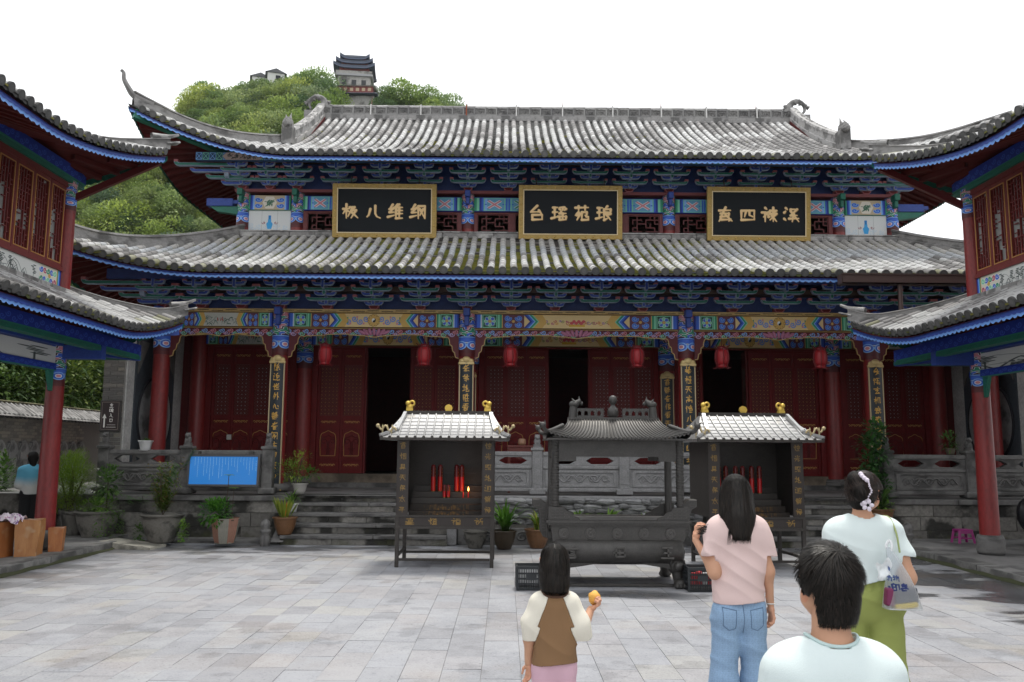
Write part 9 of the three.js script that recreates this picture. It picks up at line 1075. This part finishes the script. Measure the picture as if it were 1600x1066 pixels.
// --- small child in brown raglan shirt ---
{
  const g = person('small child with bobbed black hair in a brown and cream raglan shirt', [0.262, 0, -4.5], 0.05), r = RNG(707), HP = V(0, 1.085, 0), HR = new THREE.Euler(0.06, -0.1, 0), s = 0.8; g.scale.set(0.96, 1.03, 0.96);
  const body = surfaceNet(bones([[0, 1.0, 0.005, 0, 0.92, 0.015, 0.04, 0.045], [-0.085, 0.885, 0.01, 0.085, 0.885, 0.01, 0.038, 0.038], [0, 0.85, 0, 0, 0.6, 0, 0.085, 0.066, 0.8], [-0.105, 0.875, 0.01, -0.135, 0.73, 0.01, 0.034, 0.029], [-0.135, 0.73, 0.01, -0.138, 0.6, -0.02, 0.029, 0.021], [0.105, 0.875, 0.01, 0.15, 0.76, 0.03, 0.034, 0.029], [0.15, 0.76, 0.03, 0.205, 0.845, -0.06, 0.029, 0.021], [-0.05, 0.57, 0, -0.058, 0.3, 0, 0.05, 0.04], [0.05, 0.57, 0, 0.058, 0.3, 0, 0.05, 0.04], [-0.055, 0.3, 0, -0.055, 0.05, 0.01, 0.042, 0.03], [0.055, 0.3, 0, 0.055, 0.05, 0.01, 0.042, 0.03], [-0.055, 0.03, 0.01, -0.06, 0.028, -0.1, 0.028, 0.024], [0.055, 0.03, 0.01, 0.06, 0.028, -0.1, 0.028, 0.024]], 0.04), [-0.24, -0.02, -0.17], [0.28, 1.05, 0.14], 0.0095);
  bodyMesh([body, place(headGeo(s), HP, HR), place(handGeo(0.66, 0.7, 1, 0.0028), V(-0.138, 0.6, -0.02), new THREE.Euler(0, 0.6, 0.05)), place(handGeo(0.66, 1.5, -1, 0.0028), V(0.205, 0.845, -0.06), new THREE.Euler(0.1, -0.5, PI - 0.95))], g); eyes(g, s, HP, HR);
  const fo = folds(0.02, 9, 8, 43), tf = bones([[0, 0.86, 0.005, 0, 0.6, 0.005, 0.1, 0.124, 0.85], [-0.07, 0.885, 0.012, 0.07, 0.885, 0.012, 0.05, 0.05]], 0.06), slv = bones([[-0.09, 0.885, 0.012, -0.125, 0.79, 0.015, 0.05, 0.052], [-0.125, 0.79, 0.015, -0.138, 0.73, 0.012, 0.052, 0.046], [0.09, 0.885, 0.012, 0.13, 0.79, 0.025, 0.05, 0.054], [0.13, 0.79, 0.025, 0.145, 0.74, 0.02, 0.054, 0.043]], 0.05), all = (x, y, z) => { const a = tf(x, y, z), b = slv(x, y, z), k = 0.035, m = Math.max(k - Math.abs(a - b), 0) / k; return Math.min(a, b) - m * m * k * 0.25 + fo(x, y, z) * clamp((0.9 - y) * 9); }, neck = (x, y, z) => Math.min(0.056 - Math.hypot(x, z - 0.008), y - 0.88);
  const part = (x, y, z) => (y > 0.785 ? Math.abs(x) - 0.05 - (0.9 - y) * 0.42 : tf(x, y, z) - slv(x, y, z)); // below zero: body panel
  mesh('shirt_body', surfaceNet((x, y, z) => Math.max(all(x, y, z) + 0.0005, part(x, y, z), 0.6 + 0.012 * Math.sin(x * 12 + 1) - y, neck(x, y, z)), [-0.2, 0.53, -0.16], [0.2, 0.98, 0.17], 0.006), clothMat([0.235, 0.132, 0.062]), g);
  for (const q of [-1, 1]) mesh('shirt_sleeve', surfaceNet((x, y, z) => Math.max(all(x, y, z) + 0.001, -part(x, y, z), 0.715 - y, neck(x, y, z), 0.03 - q * x), [-0.26, 0.68, -0.16], [0.26, 0.98, 0.17], 0.006), clothMat([0.74, 0.70, 0.60]), g);
  const col = []; for (let k = 0; k < 36; k++) { const a = k / 36 * 2 * PI, p = onto(all, V(Math.cos(a) * 0.066, 0.925, 0.008 + Math.sin(a) * 0.064)); col.push([p.x, p.y + 0.002, p.z]); } mesh('collar_band', tube(col, 0.007, 72, 6, true), clothMat([0.10, 0.05, 0.03]), g);
  mesh('trousers', surfaceNet((x, y, z) => bones([[-0.034, 0.61, 0, 0.034, 0.61, 0, 0.082, 0.082, 0.95], [-0.05, 0.56, 0, -0.06, 0.28, 0.015, 0.07, 0.06], [0.05, 0.56, 0, 0.06, 0.28, -0.02, 0.07, 0.06], [-0.062, 0.28, 0.015, -0.075, 0.06, 0.03, 0.066, 0.07], [0.062, 0.28, -0.02, 0.062, 0.06, -0.01, 0.066, 0.07]], 0.03)(x, y, z) + folds(0.01, 9, 10, 77)(x, y, z), [-0.18, 0.0, -0.14], [0.18, 0.72, 0.14], 0.0085), clothMat([0.66, 0.42, 0.50]), g);
  const hx = bones([[0, 1.11, 0.012, 0, 1.09, 0.018, 0.073, 0.073], [0, 1.06, 0.02, 0, 0.985, 0.026, 0.076, 0.077, 0.98], [0, 1.11, -0.03, 0, 1.11, -0.02, 0.058, 0.06], [-0.05, 1.05, -0.01, -0.053, 0.99, -0.01, 0.026, 0.024], [0.05, 1.05, -0.01, 0.053, 0.99, -0.01, 0.026, 0.024]], 0.03), hair = (x, y, z) => Math.max(hx(x, y, z) + 0.003 * (noise3(x * 90, y * 8, z * 90) - 0.5), 0.945 + 0.008 * noise3(x * 50, 2, z * 50) - y, -z - 0.045 - 0.3 * Math.max(0, y - 1.1));
  mesh('hair', surfaceNet(hair, [-0.14, 0.9, -0.12], [0.14, 1.23, 0.15], 0.0055), hairSolid, g);
  const list = [], wh = V(0.005, 1.175, 0.03); for (let k = 0; k < 2600; k++) { const d = dirOf(r, -1, 1), p = onto(hair, V(d.x * 0.09, 1.06 + d.y * 0.12, 0.015 + d.z * 0.1)); if (Math.abs(hair(p.x, p.y, p.z)) > 0.005) continue; const pts = [], n = []; let q = p.clone(); const L = 0.05 + 0.06 * r(), w0 = (r() - 0.5) * 0.3; for (let i = 0; i < 6; i++) { const N = grad(hair, q); if (q.y > 0.955) onto(hair, q); if (q.y < 0.938) break; pts.push(q.clone().addScaledVector(N, 0.0008 + 0.003 * r())); n.push(N); let t = q.clone().sub(wh).add(V(w0 * 0.05, -0.06, 0)); t.addScaledVector(N, -t.dot(N)).normalize(); q = q.clone().addScaledVector(t, L / 6); } if (pts.length > 2) list.push({ pts, n }); }
  mesh('hair_strands', strands(r, list, 0.0026, HAIR), hairMat, g).userData.kind = 'stuff';
  tag(mesh('bread_roll', displace(flat(new THREE.IcosahedronGeometry(0.032, 3)), (v) => { const n = 1 + 0.3 * (noise3(v.x * 60, v.y * 60, v.z * 60) - 0.5); v.set(v.x * n + 0.262 + 0.214, v.y * n * 1.1 + 0.93, v.z * n * 0.8 - 4.58); }), mat([0.75, 0.40, 0.08], 0.7)), 'yellow-orange piece of bread held up by the small child', 'bread');
}
// --- person half hidden by the red column: dip-dyed top, black trousers ---
{
  const g = person('person in a blue and white dip-dyed top and black trousers beside the red column', [-8.86, 0, -16.1], 0.6), HP = V(0, 1.5, -0.06), HR = new THREE.Euler(-0.45, 0, 0);
  bodyMesh([surfaceNet(bones([[0, 1.42, -0.03, 0, 1.3, 0.01, 0.05, 0.055], [0, 1.25, 0, 0, 0.9, 0, 0.11, 0.12, 0.72], [-0.16, 1.27, 0, -0.19, 1.02, -0.02, 0.045, 0.04], [0.16, 1.27, 0, 0.19, 1.02, -0.02, 0.045, 0.04], [-0.19, 1.02, -0.02, -0.14, 0.95, -0.22, 0.036, 0.025], [0.19, 1.02, -0.02, 0.14, 0.95, -0.22, 0.036, 0.025], [-0.08, 0.85, 0, -0.09, 0.06, 0.02, 0.08, 0.036], [0.08, 0.85, 0, 0.09, 0.06, 0.02, 0.08, 0.036], [-0.09, 0.04, 0.02, -0.09, 0.035, -0.15, 0.035, 0.03], [0.09, 0.04, 0.02, 0.09, 0.035, -0.15, 0.035, 0.03]], 0.05), [-0.28, -0.02, -0.3], [0.28, 1.45, 0.16], 0.014), place(headGeo(0.96, 0.006), HP, HR), place(handGeo(0.9, 1, -1, 0.005), V(-0.14, 0.95, -0.22), new THREE.Euler(1.2, 0, 0)), place(handGeo(0.9, 1, 1, 0.005), V(0.14, 0.95, -0.22), new THREE.Euler(1.2, 0, 0))], g); eyes(g, 0.96, HP, HR);
  const top = bones([[-0.12, 1.29, 0.01, 0.12, 1.29, 0.01, 0.06, 0.06], [0, 1.22, 0, 0, 0.85, 0, 0.16, 0.17, 0.78], [-0.17, 1.26, 0, -0.205, 1.0, -0.02, 0.07, 0.068], [0.17, 1.26, 0, 0.205, 1.0, -0.02, 0.07, 0.068], [-0.2, 1.0, -0.02, -0.15, 0.95, -0.18, 0.062, 0.05], [0.2, 1.0, -0.02, 0.15, 0.95, -0.18, 0.062, 0.05]], 0.06), q = surfaceNet((x, y, z) => Math.max(top(x, y, z) + folds(0.012, 6, 6, 9)(x, y, z), 0.82 - y), [-0.32, 0.78, -0.28], [0.32, 1.4, 0.2], 0.012); paintBy(q, (x, y) => mixc([0.62, 0.62, 0.60], [0.12, 0.42, 0.60], sstep(0.98, 1.2, y + 0.05 * noise3(x * 9, y * 3, 2)))); mesh('dip_dyed_top', flat(q), clothMat([1, 1, 1], { vertexColors: true }), g);
  mesh('trousers', surfaceNet(bones([[-0.06, 0.85, 0, 0.06, 0.85, 0, 0.12, 0.12, 0.85], [-0.08, 0.8, 0, -0.1, 0.06, 0.02, 0.1, 0.08], [0.08, 0.8, 0, 0.1, 0.06, 0.02, 0.1, 0.08]], 0.04), [-0.25, 0.0, -0.18], [0.25, 1.0, 0.2], 0.014), clothMat([0.012, 0.012, 0.014]), g);
  mesh('hair', surfaceNet((x, y, z) => Math.max(bones([[0, 1.53, -0.05, 0, 1.5, -0.02, 0.09, 0.09], [0, 1.46, 0, 0, 1.3, 0.06, 0.07, 0.05, 0.8]], 0.05)(x, y, z), -z - 0.1), [-0.15, 1.2, -0.18], [0.15, 1.68, 0.18], 0.01), hairSolid, g);
}
renderer.render(scene, camera);
